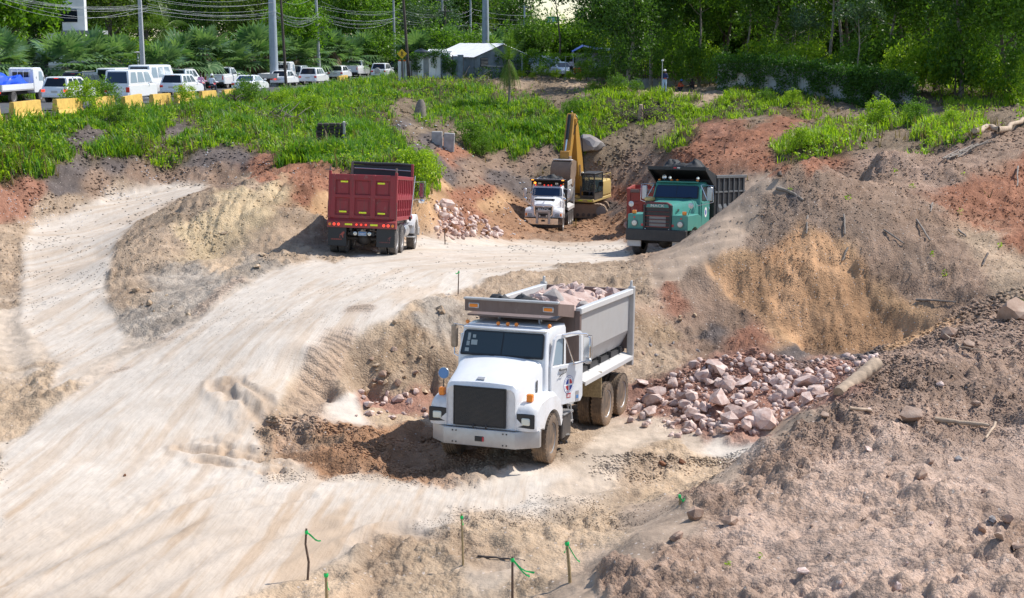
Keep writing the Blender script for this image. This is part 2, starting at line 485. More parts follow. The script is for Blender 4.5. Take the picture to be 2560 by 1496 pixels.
M['palm_green'] = leaf_mat('palm_green', (.05, .12, .012), (.19, .30, .04), .45, .35, .8)
M['palm_dry'] = leaf_mat('palm_dry', (.12, .085, .05), (.24, .18, .10), .3, .7)
M['bark'] = plain('bark', (.13, .105, .085), .9, var=.3, scale=4, bmp=.5)
M['bark_pale'] = plain('bark_pale', (.26, .225, .19), .9, var=.3, scale=4, bmp=.5)
M['twig'] = plain('twig', (.17, .14, .12), .9, var=.3, scale=9)
# ---------------------------------------------------------------- terrain: heights
# poses of the four trucks (front axle or tandem centre on the ground): position, yaw, pitch, roll
R_ = math.radians
POSE_WHITE = ((-.27, 29.59, 3.13), R_(-110), R_(-3.6), R_(.4))
POSE_RED = ((-5.37, 52.12, 4.26), R_(86.4), R_(6.1), R_(1.7))
POSE_GREEN = ((5.95, 55.0, 3.70), R_(-115.9), R_(-4.5), R_(1.0))
POSE_MACK = ((2.10, 90.35, 0.0), R_(-97.9), R_(-3.2), R_(-.7))
def pose_mat(P):
 return Matrix.Translation(Vector(P[0])) @ Matrix.Rotation(P[1], 4, 'Z') @ Matrix.Rotation(P[2], 4, 'Y') @ Matrix.Rotation(P[3], 4, 'X')
PADS = []
for P, xs in ((POSE_WHITE, (0.0, -1.6, -3.0, -4.18, -5.52)), (POSE_RED, (-.67, .67, 2.5, 4.63)), (POSE_GREEN, (0, -1.8, -4.2, -5.6)), (POSE_MACK, (0, -3.4, -4.7, -6.0))):
 m = pose_mat(P)
 for x in xs:
  for y in (-1.05, 1.05): PADS.append(m @ Vector((x, y, 0)))
def Z(px, py, z): v = atz(px, py, z); return (v.x, v.y, v.z)
def D(px, py, d): v = atd(px, py, d); return (v.x, v.y, v.z)
CTRL = [tuple(p) for p in PADS]
CTRL += [
 # lower floor in front
 Z(1000, 1496, 3.4), Z(600, 1496, 3.4), Z(200, 1490, 3.4), Z(700, 1250, 3.3), Z(1200, 1300, 3.3), Z(1350, 1400, 3.4), Z(1500, 1250, 3.15), Z(1600, 1150, 3.0), Z(900, 1120, 3.18), Z(1000, 1050, 2.98), Z(760, 1120, 3.22),
 Z(0, 1300, 3.4), Z(100, 1300, 3.35), Z(0, 1000, 3.45), Z(200, 1150, 3.35), Z(100, 1050, 3.4),
 # haul road climbing to the crest by the red truck
 Z(300, 1060, 3.6), Z(450, 1000, 3.75), Z(600, 880, 4.25), Z(450, 900, 3.95), Z(850, 740, 4.7), Z(700, 800, 4.5), Z(620, 960, 3.95), Z(560, 1050, 3.5), Z(480, 1110, 3.3), Z(950, 690, 4.6), Z(780, 870, 4.4), Z(690, 990, 3.8),
 Z(1100, 700, 4.55), Z(1250, 660, 4.25), Z(1400, 640, 3.95), Z(1150, 625, 3.55), Z(1100, 607, 2.6), Z(1300, 612, 2.9), Z(1450, 618, 3.0),
 # bank between haul road and the lower floor
 Z(930, 1015, 2.88), D(960, 900, 35.4), D(1000, 800, 37.2), Z(1080, 765, 4.7), D(850, 950, 34.0), D(1080, 880, 36.0), Z(1080, 1000, 2.85), Z(820, 1020, 3.1), D(1130, 800, 38.2),
 Z(1250, 720, 4.45), Z(1400, 700, 4.4), Z(1520, 690, 4.35), Z(1560, 720, 4.2), D(1600, 770, 42.6), Z(1640, 905, 2.85), (1.2, 38.5, 3.0), (2.5, 40, 3.3), (1.0, 42, 4.3),
 # the cut hill on the right
 D(1620, 702, 45.7), D(1700, 642, 47.0), D(1800, 555, 48.5), D(1900, 466, 49.5), D(1955, 416, 50), D(2030, 394, 52), D(2200, 376, 58), D(2400, 342, 66), D(2560, 300, 72),
 D(1700, 720, 45.2), D(1760, 660, 46.4), D(1860, 580, 48.0), D(1930, 520, 48.6),
 D(1950, 520, 48.4), D(2100, 560, 47), D(2300, 600, 46), D(2500, 560, 50), D(2500, 450, 56), D(2300, 480, 53), D(2100, 450, 51.6), D(2450, 700, 42.5), D(2550, 650, 45), D(2380, 680, 43.4),
 D(1800, 655, 46.0), D(1870, 632, 46.3), D(2000, 625, 46), D(2080, 585, 46.6), D(2160, 660, 45.0), D(2230, 720, 43.9), D(2330, 775, 42.0),
 D(1800, 740, 45.1), D(1850, 790, 44.2), D(1920, 820, 43.4), D(2000, 862, 42.4), D(2150, 874, 41.7), D(2280, 862, 41.0), D(1920, 730, 44.9), D(2000, 740, 44.3), D(2090, 740, 43.9), D(2150, 785, 43.0), D(2060, 660, 45.2),
 D(1700, 790, 43.6), D(1750, 865, 42.2), D(1640, 830, 42.4), Z(1900, 882, 2.85), D(2420, 770, 40.6),
 (9.6, 55.5, 4.2), (11.5, 62, 3.8), (15, 64, 4.8), (7.0, 62, 3.3), (10, 70, 3.6), (14, 58, 5.6), (5.0, 50.5, 4.0), (20, 70, 5.6), (26, 80, 6.6),
 # rock heap behind the white truck
 Z(1700, 1088, 2.95), Z(1600, 1035, 2.9), Z(1620, 985, 3.0), D(1885, 868, 36.0), D(1800, 898, 35.7), D(1750, 985, 34.3), D(1850, 1010, 33.6), D(2050, 898, 36.6), D(2150, 893, 37.1), Z(1850, 1078, 3.1), D(1980, 990, 33.6), D(1700, 960, 35.4), (7.0, 38.2, 2.9), (9.4, 38.8, 3.1),
 # near mound at the lower right
 D(1400, 1496, 19.5), D(1600, 1330, 22), D(1740, 1240, 24), D(1900, 1100, 26.5), D(2000, 1030, 28), D(2100, 965, 30), D(2230, 892, 32.5), D(2350, 822, 35), D(2480, 762, 38), D(2560, 742, 40),
 D(2000, 1300, 22), D(2300, 1100, 26), D(2500, 1000, 29), D(2500, 1300, 21), D(2100, 1496, 18), D(2560, 1496, 17), D(2300, 1300, 21.5), D(1800, 1400, 20.6), D(2400, 900, 31.8), D(2100, 1150, 25.3),
 (.2, 19.8, 3.45), (1.2, 22.3, 3.35), (2.15, 24.6, 3.2), (3.7, 27.2, 3.05), (4.6, 28.8, 3.0), (5.8, 31.0, 3.05), (8.6, 35.2, 3.5), (11.2, 38.6, 3.9), (-.6, 17, 3.5),
 # yellow mound between spur and haul road
 Z(290, 795, 3.5), Z(262, 650, 3.6), Z(275, 720, 3.55), Z(310, 570, 3.8), Z(420, 790, 4.0), Z(600, 705, 4.4), Z(780, 645, 4.35), Z(500, 750, 4.2), Z(690, 668, 4.4),
 D(325, 640, 50.2), D(420, 560, 54), D(500, 490, 58), D(650, 440, 60.5), D(780, 468, 58), D(800, 540, 55), D(310, 700, 46.8), D(380, 740, 44.4),
 D(560, 640, 51.8), D(480, 690, 48), D(680, 590, 52.4), D(600, 620, 51.5), D(740, 600, 52.2), D(600, 560, 53.8), D(700, 520, 55.4), D(550, 690, 47.4),
 # spur road
 D(480, 470, 70), D(560, 462, 72), D(300, 540, 65), D(380, 500, 68), Z(150, 700, 3.5), Z(60, 650, 3.55), Z(150, 850, 3.42), Z(200, 600, 3.7), Z(0, 800, 3.5), Z(0, 650, 3.65), Z(230, 880, 3.5), Z(100, 560, 3.8),
 # bank and grassed embankment on the left
 Z(0, 560, 3.95), D(250, 498, 70), D(420, 465, 73.5), D(0, 450, 66), D(120, 455, 68), D(200, 440, 70), D(330, 392, 74), D(550, 412, 74), D(740, 392, 72), D(850, 420, 67), D(600, 450, 72.5), D(700, 430, 69), D(900, 420, 68.5), D(960, 420, 68),
 D(0, 275, 74), D(200, 268, 82), D(400, 264, 92), D(600, 252, 104.5), D(800, 224, 126), D(940, 207, 145),
 D(300, 330, 79), D(100, 340, 72), D(600, 320, 88), D(800, 300, 99), D(450, 300, 89), D(930, 330, 88), D(700, 350, 82), D(850, 360, 80),
 D(1000, 300, 105), D(1060, 260, 120), D(1040, 430, 67.4), D(1066, 480, 67.6), D(1085, 592, 68.2), D(1000, 440, 66), D(1075, 540, 68), D(1010, 560, 65.5), D(1050, 590, 66),
 D(1060, 380, 86), D(1150, 420, 88), D(1240, 472, 90), D(1100, 350, 100), D(1200, 520, 86), D(1180, 560, 79), D(1260, 560, 87), D(1120, 480, 80), D(1000, 380, 80), D(1090, 440, 76),
 # pit floor and back wall
 D(1200, 596, 75), D(1350, 592, 85.5), D(1470, 590, 86), D(1500, 578, 90), D(1500, 602, 79), D(1450, 535, 100), D(1300, 566, 92), D(1540, 565, 92), (.4, 92, .2), (4.2, 92, .1), (4.0, 88.5, .1), (6.5, 99, -.05), (3.4, 100, 0), (7.0, 83, .75), (8.6, 83, .75), (7.4, 79, 1.0), (8, 88, .6), (4.5, 84, .55), (6.8, 76, 1.5), (1.0, 86, .2), (4.9, 103, .2),
 D(1300, 470, 99), D(1300, 440, 103), D(1300, 350, 110), D(1400, 300, 114), D(1250, 260, 120), D(1400, 242, 126), D(1500, 228, 119), D(1580, 225, 119), D(1450, 270, 113), D(1600, 330, 108), D(1550, 430, 103), D(1550, 500, 101), D(1700, 252, 125), D(1480, 365, 104), D(1400, 400, 103), D(1650, 400, 98), D(1620, 462, 97), D(1200, 400, 104), D(1150, 320, 108), D(1180, 220, 130), D(1300, 225, 131), D(1500, 250, 115), D(1420, 500, 103),
 D(1660, 230, 131), D(1300, 198, 139), D(1150, 196, 139), D(1450, 200, 139), D(1050, 196, 140),
 # trail and broken ground beyond the hill
 D(1750, 400, 82), D(1850, 350, 88), D(2000, 300, 97), D(1700, 422, 80), D(2100, 312, 95), D(2300, 316, 90), D(2450, 296, 88), D(1900, 430, 76), D(1700, 340, 98), D(1760, 320, 100), D(1680, 380, 90), D(1850, 290, 105), D(2000, 270, 106), D(2200, 268, 107), D(2000, 240, 113), D(1900, 225, 118), D(1780, 218, 128), D(2350, 262, 106), D(2450, 244, 108), D(2560, 262, 100), D(2000, 345, 84), D(2150, 350, 80), D(2400, 318, 80),
]
# traffic road and far ground, and ground outside the picture
def street_x(y): return -27.6 + (y - 94) * .135
def street_z(y): return np.interp(y, [60, 75, 95, 115, 170, 230], [8.4, 8.3, 7.95, 7.72, 7.68, 7.9])
for y in (62, 70, 80, 90, 100, 112, 125, 140, 155, 172, 190, 210):
 for o_ in (-12, -4, 4): CTRL.append((street_x(y) + o_, y, float(street_z(y))))
CTRL += [(-8, 150, 8.3), (0, 150, 8.5), (8, 150, 8.4), (18, 140, 8.2), (30, 130, 8.2), (45, 130, 8.4), (0, 190, 8.4), (30, 190, 8.6), (60, 190, 8.6), (-60, 190, 8), (-80, 130, 8), (-60, 100, 7.8), (-60, 75, 8.2), (-50, 60, 8.3), (-36, 54, 4.6), (-50, 50, 4.4), (-30, 40, 3.6), (-30, 25, 3.5), (-20, 12, 3.5), (0, 8, 3.6), (-8, 8, 3.5), (8, 8, 5.2), (14, 12, 5.8), (20, 25, 5.4), (24, 38, 5.4), (30, 55, 7.0), (40, 75, 8.0), (50, 100, 8.2), (70, 140, 8.6), (0, 280, 8.8), (120, 280, 9), (-120, 280, 8.6), (0, 420, 9.2), (220, 420, 9.5), (-220, 420, 9)]
CTRL = np.array(CTRL)
def solve_rbf(P, z, reg=.03):
 d = np.hypot(P[:, None, 0] - P[None, :, 0], P[:, None, 1] - P[None, :, 1])
 n = len(P); A = np.zeros((n + 3, n + 3))
 A[:n, :n] = d - reg * np.eye(n)
 A[:n, n] = 1; A[:n, n + 1:] = P; A[n, :n] = 1; A[n + 1:, :n] = P.T
 return np.linalg.solve(A, np.concatenate([z, np.zeros(3)]))
# keep well-separated control points only
keep = []
for i, p in enumerate(CTRL):
 if i < len(PADS) or all((p[0] - CTRL[j][0]) ** 2 + (p[1] - CTRL[j][1]) ** 2 > .09 for j in keep): keep.append(i)
CTRL = CTRL[keep]
RBF = solve_rbf(CTRL[:, :2], CTRL[:, 2])
def base_height(x, y):
 sh = x.shape; x = x.ravel(); y = y.ravel(); out = np.empty(len(x)); n = len(CTRL)
 for a in range(0, len(x), 40000):
  d = np.hypot(x[a:a + 40000, None] - CTRL[None, :, 0], y[a:a + 40000, None] - CTRL[None, :, 1])
  out[a:a + 40000] = d @ RBF[:n] + RBF[n] + RBF[n + 1] * x[a:a + 40000] + RBF[n + 2] * y[a:a + 40000]
 return out.reshape(sh)

us = np.concatenate([np.linspace(-.62, -.39, 24, endpoint=False), np.linspace(-.39, .39, 600), np.linspace(.39, .62, 25)[1:]])
ys = [9.0]
while ys[-1] < 140: ys.append(ys[-1] + max(.05, .0036 * ys[-1]) * (2.5 if ys[-1] < 16 else 1))
while ys[-1] < 900: ys.append(ys[-1] * 1.03)
ys = np.array(ys)
NU, NY = len(us), len(ys)
GX = us[None, :] * ys[:, None]; GY = np.repeat(ys[:, None], NU, 1)
GZ = base_height(GX, GY)
far = smooth01((GY - 170) / 120); GZ = GZ * (1 - far) + (8.6 + .004 * (GY - 170)) * far

# ---------------------------------------------------------------- terrain: what lies where (albedo, roughness)
EARTH = {  # colour, lump size (m), grass cover
 'road': ((.56, .495, .425), .014, 0), 'dust': ((.49, .40, .315), .03, 0), 'sand': ((.45, .335, .23), .085, 0),
 'tan': ((.385, .285, .20), .10, 0), 'tanrough': ((.37, .265, .175), .13, 0), 'yellow': ((.49, .375, .235), .10, 0),
 'pink': ((.46, .335, .262), .11, 0), 'pinkd': ((.36, .252, .19), .125, 0), 'red': ((.33, .155, .095), .12, 0), 'redd': ((.30, .15, .10), .11, 0),
 'orange': ((.47, .29, .16), .07, 0), 'dark': ((.14, .115, .105), .10, 0), 'brown': ((.29, .20, .145), .11, 0), 'mud': ((.34, .195, .115), .12, 0),
 'heap': ((.33, .18, .135), .10, 0), 'hill': ((.255, .182, .135), .10, 0), 'slope': ((.37, .28, .21), .025, 0), 'grey': ((.36, .305, .25), .10, 0),
 'g': ((.07, .075, .035), .22, 1.0), 'gs': ((.16, .125, .075), .15, .45), 'gt': ((.24, .18, .125), .12, .12), 'gd': ((.06, .055, .035), .2, .8),
}
SPOTS = [
 (50,300,'g'),(200,300,'g'),(400,300,'g'),(600,280,'g'),(750,250,'g'),(900,230,'g'),(100,380,'g'),(50,430,'g'),(250,380,'gs'),(330,350,'g'),(170,430,'dark'),(300,420,'dark'),(420,380,'gs'),(480,370,'g'),(600,340,'g'),(700,340,'g'),(430,330,'dark'),(390,310,'gs'),(540,395,'dark'),(620,405,'dark'),(500,400,'dark'),
 (700,370,'g'),(760,390,'g'),(560,300,'g'),(225,350,'dark'),(340,295,'gs'),(120,400,'gs'),(520,340,'gs'),(650,375,'gs'),(640,250,'gd'),(720,290,'gd'),(800,280,'g'),(900,300,'g'),(880,380,'g'),(950,420,'g'),(1010,430,'g'),(960,260,'g'),(1000,280,'gt'),(1020,330,'gt'),(1000,320,'dark'),(980,300,'gs'),(1040,380,'dark'),(1060,330,'gt'),(960,340,'g'),(1000,400,'g'),(920,430,'g'),(1070,300,'gs'),(860,410,'g'),(1060,460,'g'),
 (60,490,'redd'),(0,520,'redd'),(150,480,'dark'),(250,470,'brown'),(350,430,'brown'),(450,440,'brown'),(550,440,'brown'),(650,430,'red'),(750,430,'red'),(820,470,'red'),(100,530,'tan'),(200,520,'tan'),(300,490,'tan'),
 (30,600,'tan'),(30,700,'tan'),(20,800,'dust'),(60,900,'dust'),(100,950,'sand'),(20,1020,'sand'),(200,900,'dust'),(150,800,'road'),(300,860,'dust'),(330,830,'grey'),(420,810,'grey'),(540,760,'grey'),(260,960,'dust'),
 (330,650,'tan'),(330,740,'tan'),(420,720,'grey'),(480,700,'grey'),(400,590,'tan'),(500,520,'tan'),(600,500,'yellow'),(650,550,'yellow'),(700,480,'yellow'),(560,570,'yellow'),(500,600,'yellow'),(760,560,'tan'),(560,650,'sand'),(680,610,'tan'),(800,500,'orange'),(750,480,'red'),(620,460,'tan'),(780,610,'tan'),(640,660,'grey'),
 (1080,520,'orange'),(1060,560,'orange'),(1100,460,'orange'),(1150,490,'red'),(1140,440,'dark'),(1100,400,'dark'),(1080,350,'dark'),(1180,440,'brown'),(1130,380,'red'),(1200,480,'red'),(1240,500,'orange'),(1180,550,'red'),(1120,560,'heap'),(1200,570,'mud'),(1260,540,'mud'),(1270,510,'mud'),(1150,345,'gt'),
 (1200,250,'g'),(1100,230,'g'),(1100,200,'gs'),(1150,280,'g'),(1250,300,'g'),(1350,330,'g'),(1300,380,'gs'),(1200,350,'gs'),(1250,400,'brown'),(1330,400,'brown'),(1400,350,'g'),(1350,290,'g'),(1250,440,'dark'),(1300,470,'dark'),(1380,430,'gt'),(1190,310,'gd'),(1220,360,'gd'),
 (1350,225,'gt'),(1450,215,'tan'),(1400,250,'gt'),(1300,240,'gs'),(1450,270,'g'),(1550,230,'g'),(1500,240,'g'),(1600,260,'g'),(1480,300,'g'),(1550,300,'gd'),(1620,300,'gd'),(1700,270,'g'),(1720,310,'gs'),(1660,250,'g'),(1650,330,'gt'),(1580,350,'gt'),(1520,390,'gt'),(1600,390,'brown'),(1550,430,'brown'),(1640,420,'brown'),(1500,450,'brown'),(1560,480,'redd'),(1520,520,'dark'),(1480,540,'mud'),(1540,560,'mud'),(1690,360,'gs'),(1750,300,'gs'),(1800,270,'g'),
 (1600,215,'tan'),(1700,225,'tan'),(1780,240,'tan'),(1300,210,'tan'),(1550,212,'tan'),
 (1750,370,'red'),(1800,360,'red'),(1850,340,'red'),(1900,330,'red'),(1720,400,'red'),(1770,330,'redd'),(1960,310,'red'),(1880,300,'gt'),(1950,280,'gs'),(1970,380,'gs'),(2030,370,'g'),(1920,400,'red'),(2000,340,'gt'),(2100,330,'gs'),(2180,310,'gd'),(2280,310,'g'),(2350,330,'gd'),(2250,350,'gt'),(2420,310,'gs'),(2500,290,'gt'),(2150,290,'gt'),(2300,280,'gt'),(2050,260,'gs'),(1900,260,'g'),(1980,260,'g'),(2100,280,'gt'),(2450,255,'gs'),(2400,240,'gs'),(2540,240,'g'),(2200,275,'dark'),(1850,235,'gd'),
 (2050,420,'red'),(2200,410,'pinkd'),(2400,400,'pinkd'),(2500,370,'brown'),(2550,430,'red'),(2400,480,'red'),(2480,520,'red'),(2350,450,'pinkd'),(2200,480,'brown'),(2300,550,'brown'),(2100,500,'brown'),(2020,500,'hill'),(2060,550,'hill'),(2200,620,'brown'),(2350,620,'brown'),(2450,600,'tan'),(2300,700,'brown'),(2400,720,'brown'),(2500,680,'tan'),(2550,600,'red'),
 (1960,455,'hill'),(1930,510,'hill'),(1990,440,'hill'),(1975,500,'dark'),(1900,560,'hill'),(1870,605,'hill'),(1940,590,'hill'),(2060,450,'hill'),(2130,540,'hill'),(2200,520,'hill'),(2300,640,'hill'),(1740,720,'hill'),(1700,800,'hill'),
 (1850,660,'orange'),(1950,640,'redd'),(2000,600,'orange'),(2080,620,'orange'),(2000,700,'brown'),(2100,700,'brown'),(2150,740,'orange'),(1900,740,'orange'),(2000,790,'orange'),(2100,820,'orange'),(2230,770,'orange'),(2250,830,'orange'),(2000,870,'dark'),(2150,870,'dark'),(2050,840,'brown'),(1980,830,'orange'),
 (1650,720,'slope'),(1750,640,'slope'),(1850,550,'slope'),(1920,470,'slope'),(1700,700,'slope'),(1800,600,'slope'),
 (1700,780,'brown'),(1750,820,'dark'),(1650,830,'tanrough'),(1620,900,'tan'),(1700,860,'brown'),(1800,800,'brown'),(1850,840,'redd'),(1680,740,'redd'),
 (1600,720,'tan'),(1500,690,'tan'),(1400,690,'tan'),(1300,700,'tan'),
 (900,950,'tan'),(1000,880,'tanrough'),(1050,820,'tanrough'),(950,850,'tan'),(1100,800,'grey'),(850,980,'tan'),(1050,950,'tan'),(820,930,'tan'),(760,960,'sand'),(800,900,'sand'),(950,800,'sand'),(1050,750,'sand'),(1200,730,'tan'),(700,1000,'sand'),
 (950,1020,'heap'),(1030,1020,'heap'),(880,1030,'road'),(960,1050,'sand'),(1040,1060,'sand'),
 (760,1105,'mud'),(850,1120,'mud'),(950,1115,'mud'),(820,1150,'mud'),(700,1188,'dust'),(860,1200,'dust'),(980,1198,'dust'),(640,1120,'dust'),(650,1168,'dust'),(750,1190,'dust'),(700,1075,'tan'),(660,1150,'tan'),(600,1110,'tan'),(1020,1100,'mud'),(1060,1140,'mud'),(560,1070,'sand'),(1000,1150,'mud'),(640,1060,'tan'),
 (1700,1000,'heap'),(1800,950,'heap'),(1900,920,'heap'),(2000,950,'heap'),(2100,920,'heap'),(1750,1060,'heap'),(1900,1020,'heap'),(1600,1020,'heap'),(1850,1060,'heap'),
 (1600,1090,'dust'),(1700,1110,'dust'),(1800,1110,'road'),(1500,1120,'dust'),(1400,1100,'tan'),(1650,1150,'sand'),(1450,1200,'dust'),(1300,1200,'road'),(1200,1100,'mud'),(1250,1150,'tan'),
 (1500,1300,'sand'),(1650,1230,'sand'),(1350,1330,'sand'),(1200,1360,'sand'),(1000,1380,'sand'),(1100,1450,'sand'),(900,1460,'sand'),(1350,1450,'sand'),(1250,1420,'dust'),(1600,1200,'tan'),(1720,1190,'sand'),(750,1470,'sand'),
 (1000,1260,'road'),(800,1260,'road'),(600,1300,'dust'),(400,1350,'dust'),(200,1450,'dust'),(500,1430,'dust'),(700,1360,'dust'),(200,1250,'road'),(400,1150,'road'),
 (1450,1490,'slope'),(1650,1310,'slope'),(1800,1190,'slope'),(1950,1070,'slope'),(1560,1400,'slope'),
 (1800,1250,'pinkd'),(1700,1400,'pinkd'),(1900,1180,'pinkd'),(2000,1120,'pinkd'),(1850,1350,'pink'),(2000,1400,'pink'),(2200,1300,'pink'),(2400,1300,'pink'),(2200,1450,'pink'),(2500,1450,'pink'),(2100,1200,'pink'),(2300,1200,'pink'),(2100,1080,'pinkd'),(2250,1020,'pinkd'),(2400,1000,'pinkd'),(2500,1100,'pink'),(2300,950,'pinkd'),(2450,880,'pinkd'),(2500,820,'pinkd'),(2350,880,'pinkd'),(2540,1000,'pinkd'),(2530,1350,'pinkd'),(2400,1150,'pink'),(1550,1470,'pinkd'),(2200,1100,'pink'),
 (2200,920,'pinkd'),
]
PXg, PYg = to_px(GX, GY, GZ)
wx = fbm(GX * .35, GY * .35, 4, 3) * 55 * np.clip(45 / GY, .25, 1.3); wy = fbm(GX * .35, GY * .35, 4, 9) * 40 * np.clip(45 / GY, .25, 1.3)
fine = fbm(GX * 1.7, GY * 1.7, 3, 31)
sx_ = np.array([s[0] for s in SPOTS], float); sy_ = np.array([s[1] for s in SPOTS], float)
ek = list(EARTH); sk = np.array([ek.index(s[2]) for s in SPOTS])
ecol = np.array([EARTH[k][0] for k in ek]); erough = np.array([EARTH[k][1] for k in ek]); egrass = np.array([EARTH[k][2] for k in ek])
GC = np.zeros((NY, NU, 3)); GR = np.zeros((NY, NU)); GG = np.zeros((NY, NU))
for r in range(0, NY, 24):
 X = (PXg[r:r + 24] + wx[r:r + 24])[..., None]; Y = (PYg[r:r + 24] + wy[r:r + 24])[..., None]
 w = 1.0 / (((X - sx_) ** 2 + ((Y - sy_) * 1.5) ** 2) + 120.0) ** 2.6
 w /= w.sum(-1, keepdims=True)
 GC[r:r + 24] = w @ ecol[sk]; GR[r:r + 24] = w @ erough[sk]; GG[r:r + 24] = w @ egrass[sk]
ROAD_MAIN = [(0,1118),(24,1100),(120,1030),(179,995),(309,901),(431,832),(602,718),(712,661),(773,645),(840,655),(1030,600),(1090,592),(1290,600),(1560,604),(1580,650),(1420,668),(1250,692),(1100,738),(1000,779),(896,828),(773,901),(715,970),(690,1010),(655,1045),(625,1090),(640,1130),(625,1165),(690,1195),(900,1212),(1100,1225),(1380,1185),(1420,1195),(1300,1245),(1000,1310),(900,1355),(700,1440),(560,1496),(0,1496)]
ROAD_SPUR = [(61,600),(49,742),(55,820),(90,845),(150,900),(122,983),(230,925),(260,901),(318,848),(303,826),(265,763),(265,702),(293,600),(303,590),(357,544),(446,498),(525,466),(393,465),(286,483),(214,512),(161,537),(89,558)]
wq = (fbm(GX * .8, GY * .8, 4, 41) * 22) * np.clip(40 / GY, .3, 1.5)
wq2 = (fbm(GX * .8, GY * .8, 4, 47) * 14) * np.clip(40 / GY, .3, 1.5)
on_road = (inpoly(PXg + wq, PYg + wq2, ROAD_MAIN) | inpoly(PXg + wq * .5, PYg + wq2 * .5, ROAD_SPUR)) & (GY < 80)
# wear along the roads: drift of brown dust over the white base
rl = [(atz(px, py, 4).x, atz(px, py, 4).y) for px, py in ((-200, 1480), (150, 1230), (420, 1010), (660, 850), (900, 700), (1200, 640), (1700, 600))]
rd, ra, rs = polydist(GX, GY, rl)
rv = rd * rs
streak = fbm(ra * .22, rv * 2.6, 4, 61) + .5 * fbm(ra * .5, rv * 6.5, 3, 67)
wear = smooth01(.5 + 1.5 * streak + .55 * fbm(GX * .25, GY * .25, 3, 71) - .28)
low = smooth01((PYg - 1190) / 150)
wear = np.clip(wear * (.55 + .45 * low) + .42 * low, 0, 1)
rc = np.array(EARTH['road'][0]) * (1 - wear[..., None]) + np.array((.455, .345, .25)) * wear[..., None]
soft = on_road.astype(float)
for _ in range(5): soft = (soft + np.roll(soft, 1, 0) + np.roll(soft, -1, 0) + np.roll(soft, 1, 1) + np.roll(soft, -1, 1)) / 5
GC = GC * (1 - soft[..., None]) + rc * soft[..., None]
GR = GR * (1 - soft) + .014 * soft
GG *= 1 - soft

# ---------------------------------------------------------------- terrain: relief
padmask = np.ones_like(GX)
for p in PADS:
 padmask *= 1 - .93 * np.exp(-((GX - p.x) ** 2 + (GY - p.y) ** 2) / (2 * .5 ** 2))
lump = fbm(GX * .55, GY * .55, 5, 5, .55) * 1.3 + .55 * np.abs(fbm(GX * 1.6, GY * 1.6, 4, 13)) + .35 * fbm(GX * 4.2, GY * 4.2, 3, 19)
crumb = (.25 + 1.5 * np.clip(.5 + 1.6 * fbm(GX * .45, GY * .45, 3, 25), 0, 1.2)) * np.abs(fbm(GX * 2.7, GY * 2.7, 3, 23)) + .7 * np.abs(fbm(GX * 6.3, GY * 6.3, 3, 29)) * np.clip(.3 + 1.5 * (.5 + fbm(GX * .6, GY * .6, 3, 27)), .2, 1.5) - .25
GZ = GZ + (lump * 1.4 + crumb * 1.25) * GR * padmask * (1 - far)
# churned mud ruts in front of the white truck
MUD = [(600,1105),(690,1060),(760,1062),(850,1080),(960,1085),(1065,1095),(1080,1140),(1000,1165),(880,1172),(760,1170),(700,1155),(740,1130)]
mm = inpoly(PXg + wq * 3, PYg + wq2 * 2.2, MUD).astype(float) * (GY < 60)
for _ in range(3): mm = (mm + np.roll(mm, 1, 0) + np.roll(mm, -1, 0) + np.roll(mm, 1, 1) + np.roll(mm, -1, 1)) / 5
ax = GX * .965 - GY * .26; ay = GX * .26 + GY * .965
rut = np.abs(np.sin(ay * 3.3 + 1.5 * fbm(ax * .35, ay * .9, 3, 81))) * .16 + .22 * np.abs(fbm(ax * .8, ay * 1.9, 4, 83))
GZ = GZ + mm * (rut - .13) * 1.0 * padmask
gl = mm * np.clip(.75 + .9 * fbm(ax * .5, ay * 1.2, 3, 87), .15, 1)
GC = GC * (1 - .9 * gl[..., None]) + np.array(EARTH['mud'][0]) * .9 * gl[..., None]
# wheel tracks pressed into the soft ground
for pts, wd, dp in (
 ([(0,1440),(250,1330),(420,1240),(640,1180)], .22, .045), ([(60,1480),(330,1350),(520,1260),(760,1215)], .22, .045), ([(300,1496),(560,1340),(800,1290)], .25, .04), ([(520,1496),(760,1400),(940,1310),(1200,1270)], .22, .05), ([(620,1496),(860,1400),(1000,1320)], .2, .05),
 ([(950,1330),(960,1400),(900,1496)], .3, .09), ([(1000,1300),(1180,1345),(1240,1400)], .3, .08), ([(1160,1250),(1400,1190),(1640,1130)], .26, .05), ([(1250,1290),(1500,1220),(1700,1150)], .26, .05),
 ([(40,620),(20,800),(60,1000)], .3, .05),
 ([(468,1103),(580,1112),(694,1131)], .2, .10), ([(524,1087),(620,1100),(700,1117)], .2, .11), ([(548,1008),(620,1035),(700,1066),(810,1091)], .24, .12), ([(600,1000),(690,1030),(760,1070)], .2, .08), ([(500,1125),(600,1140),(680,1150)], .16, .08)):
 ln = [(atz(a, b, 3.5).x, atz(a, b, 3.5).y) for a, b in pts]
 dd, aa, _s = polydist(GX, GY, ln)
 if dp >= .08: dd = dd + .30 * fbm(GX * 1.6, GY * 1.6, 4, 161) + .1 * fbm(GX * 5, GY * 5, 3, 163)
 if dp >= .08: k_ = (.6 * np.exp(-(dd / (wd * 1.6)) ** 2) * padmask)[..., None]; GC = GC * (1 - k_) + np.array((.37, .26, .175)) * k_
 GZ -= dp * (np.exp(-(dd / wd) ** 2) - .55 * np.exp(-((dd - wd * 1.5) / (wd * .6)) ** 2)) * padmask
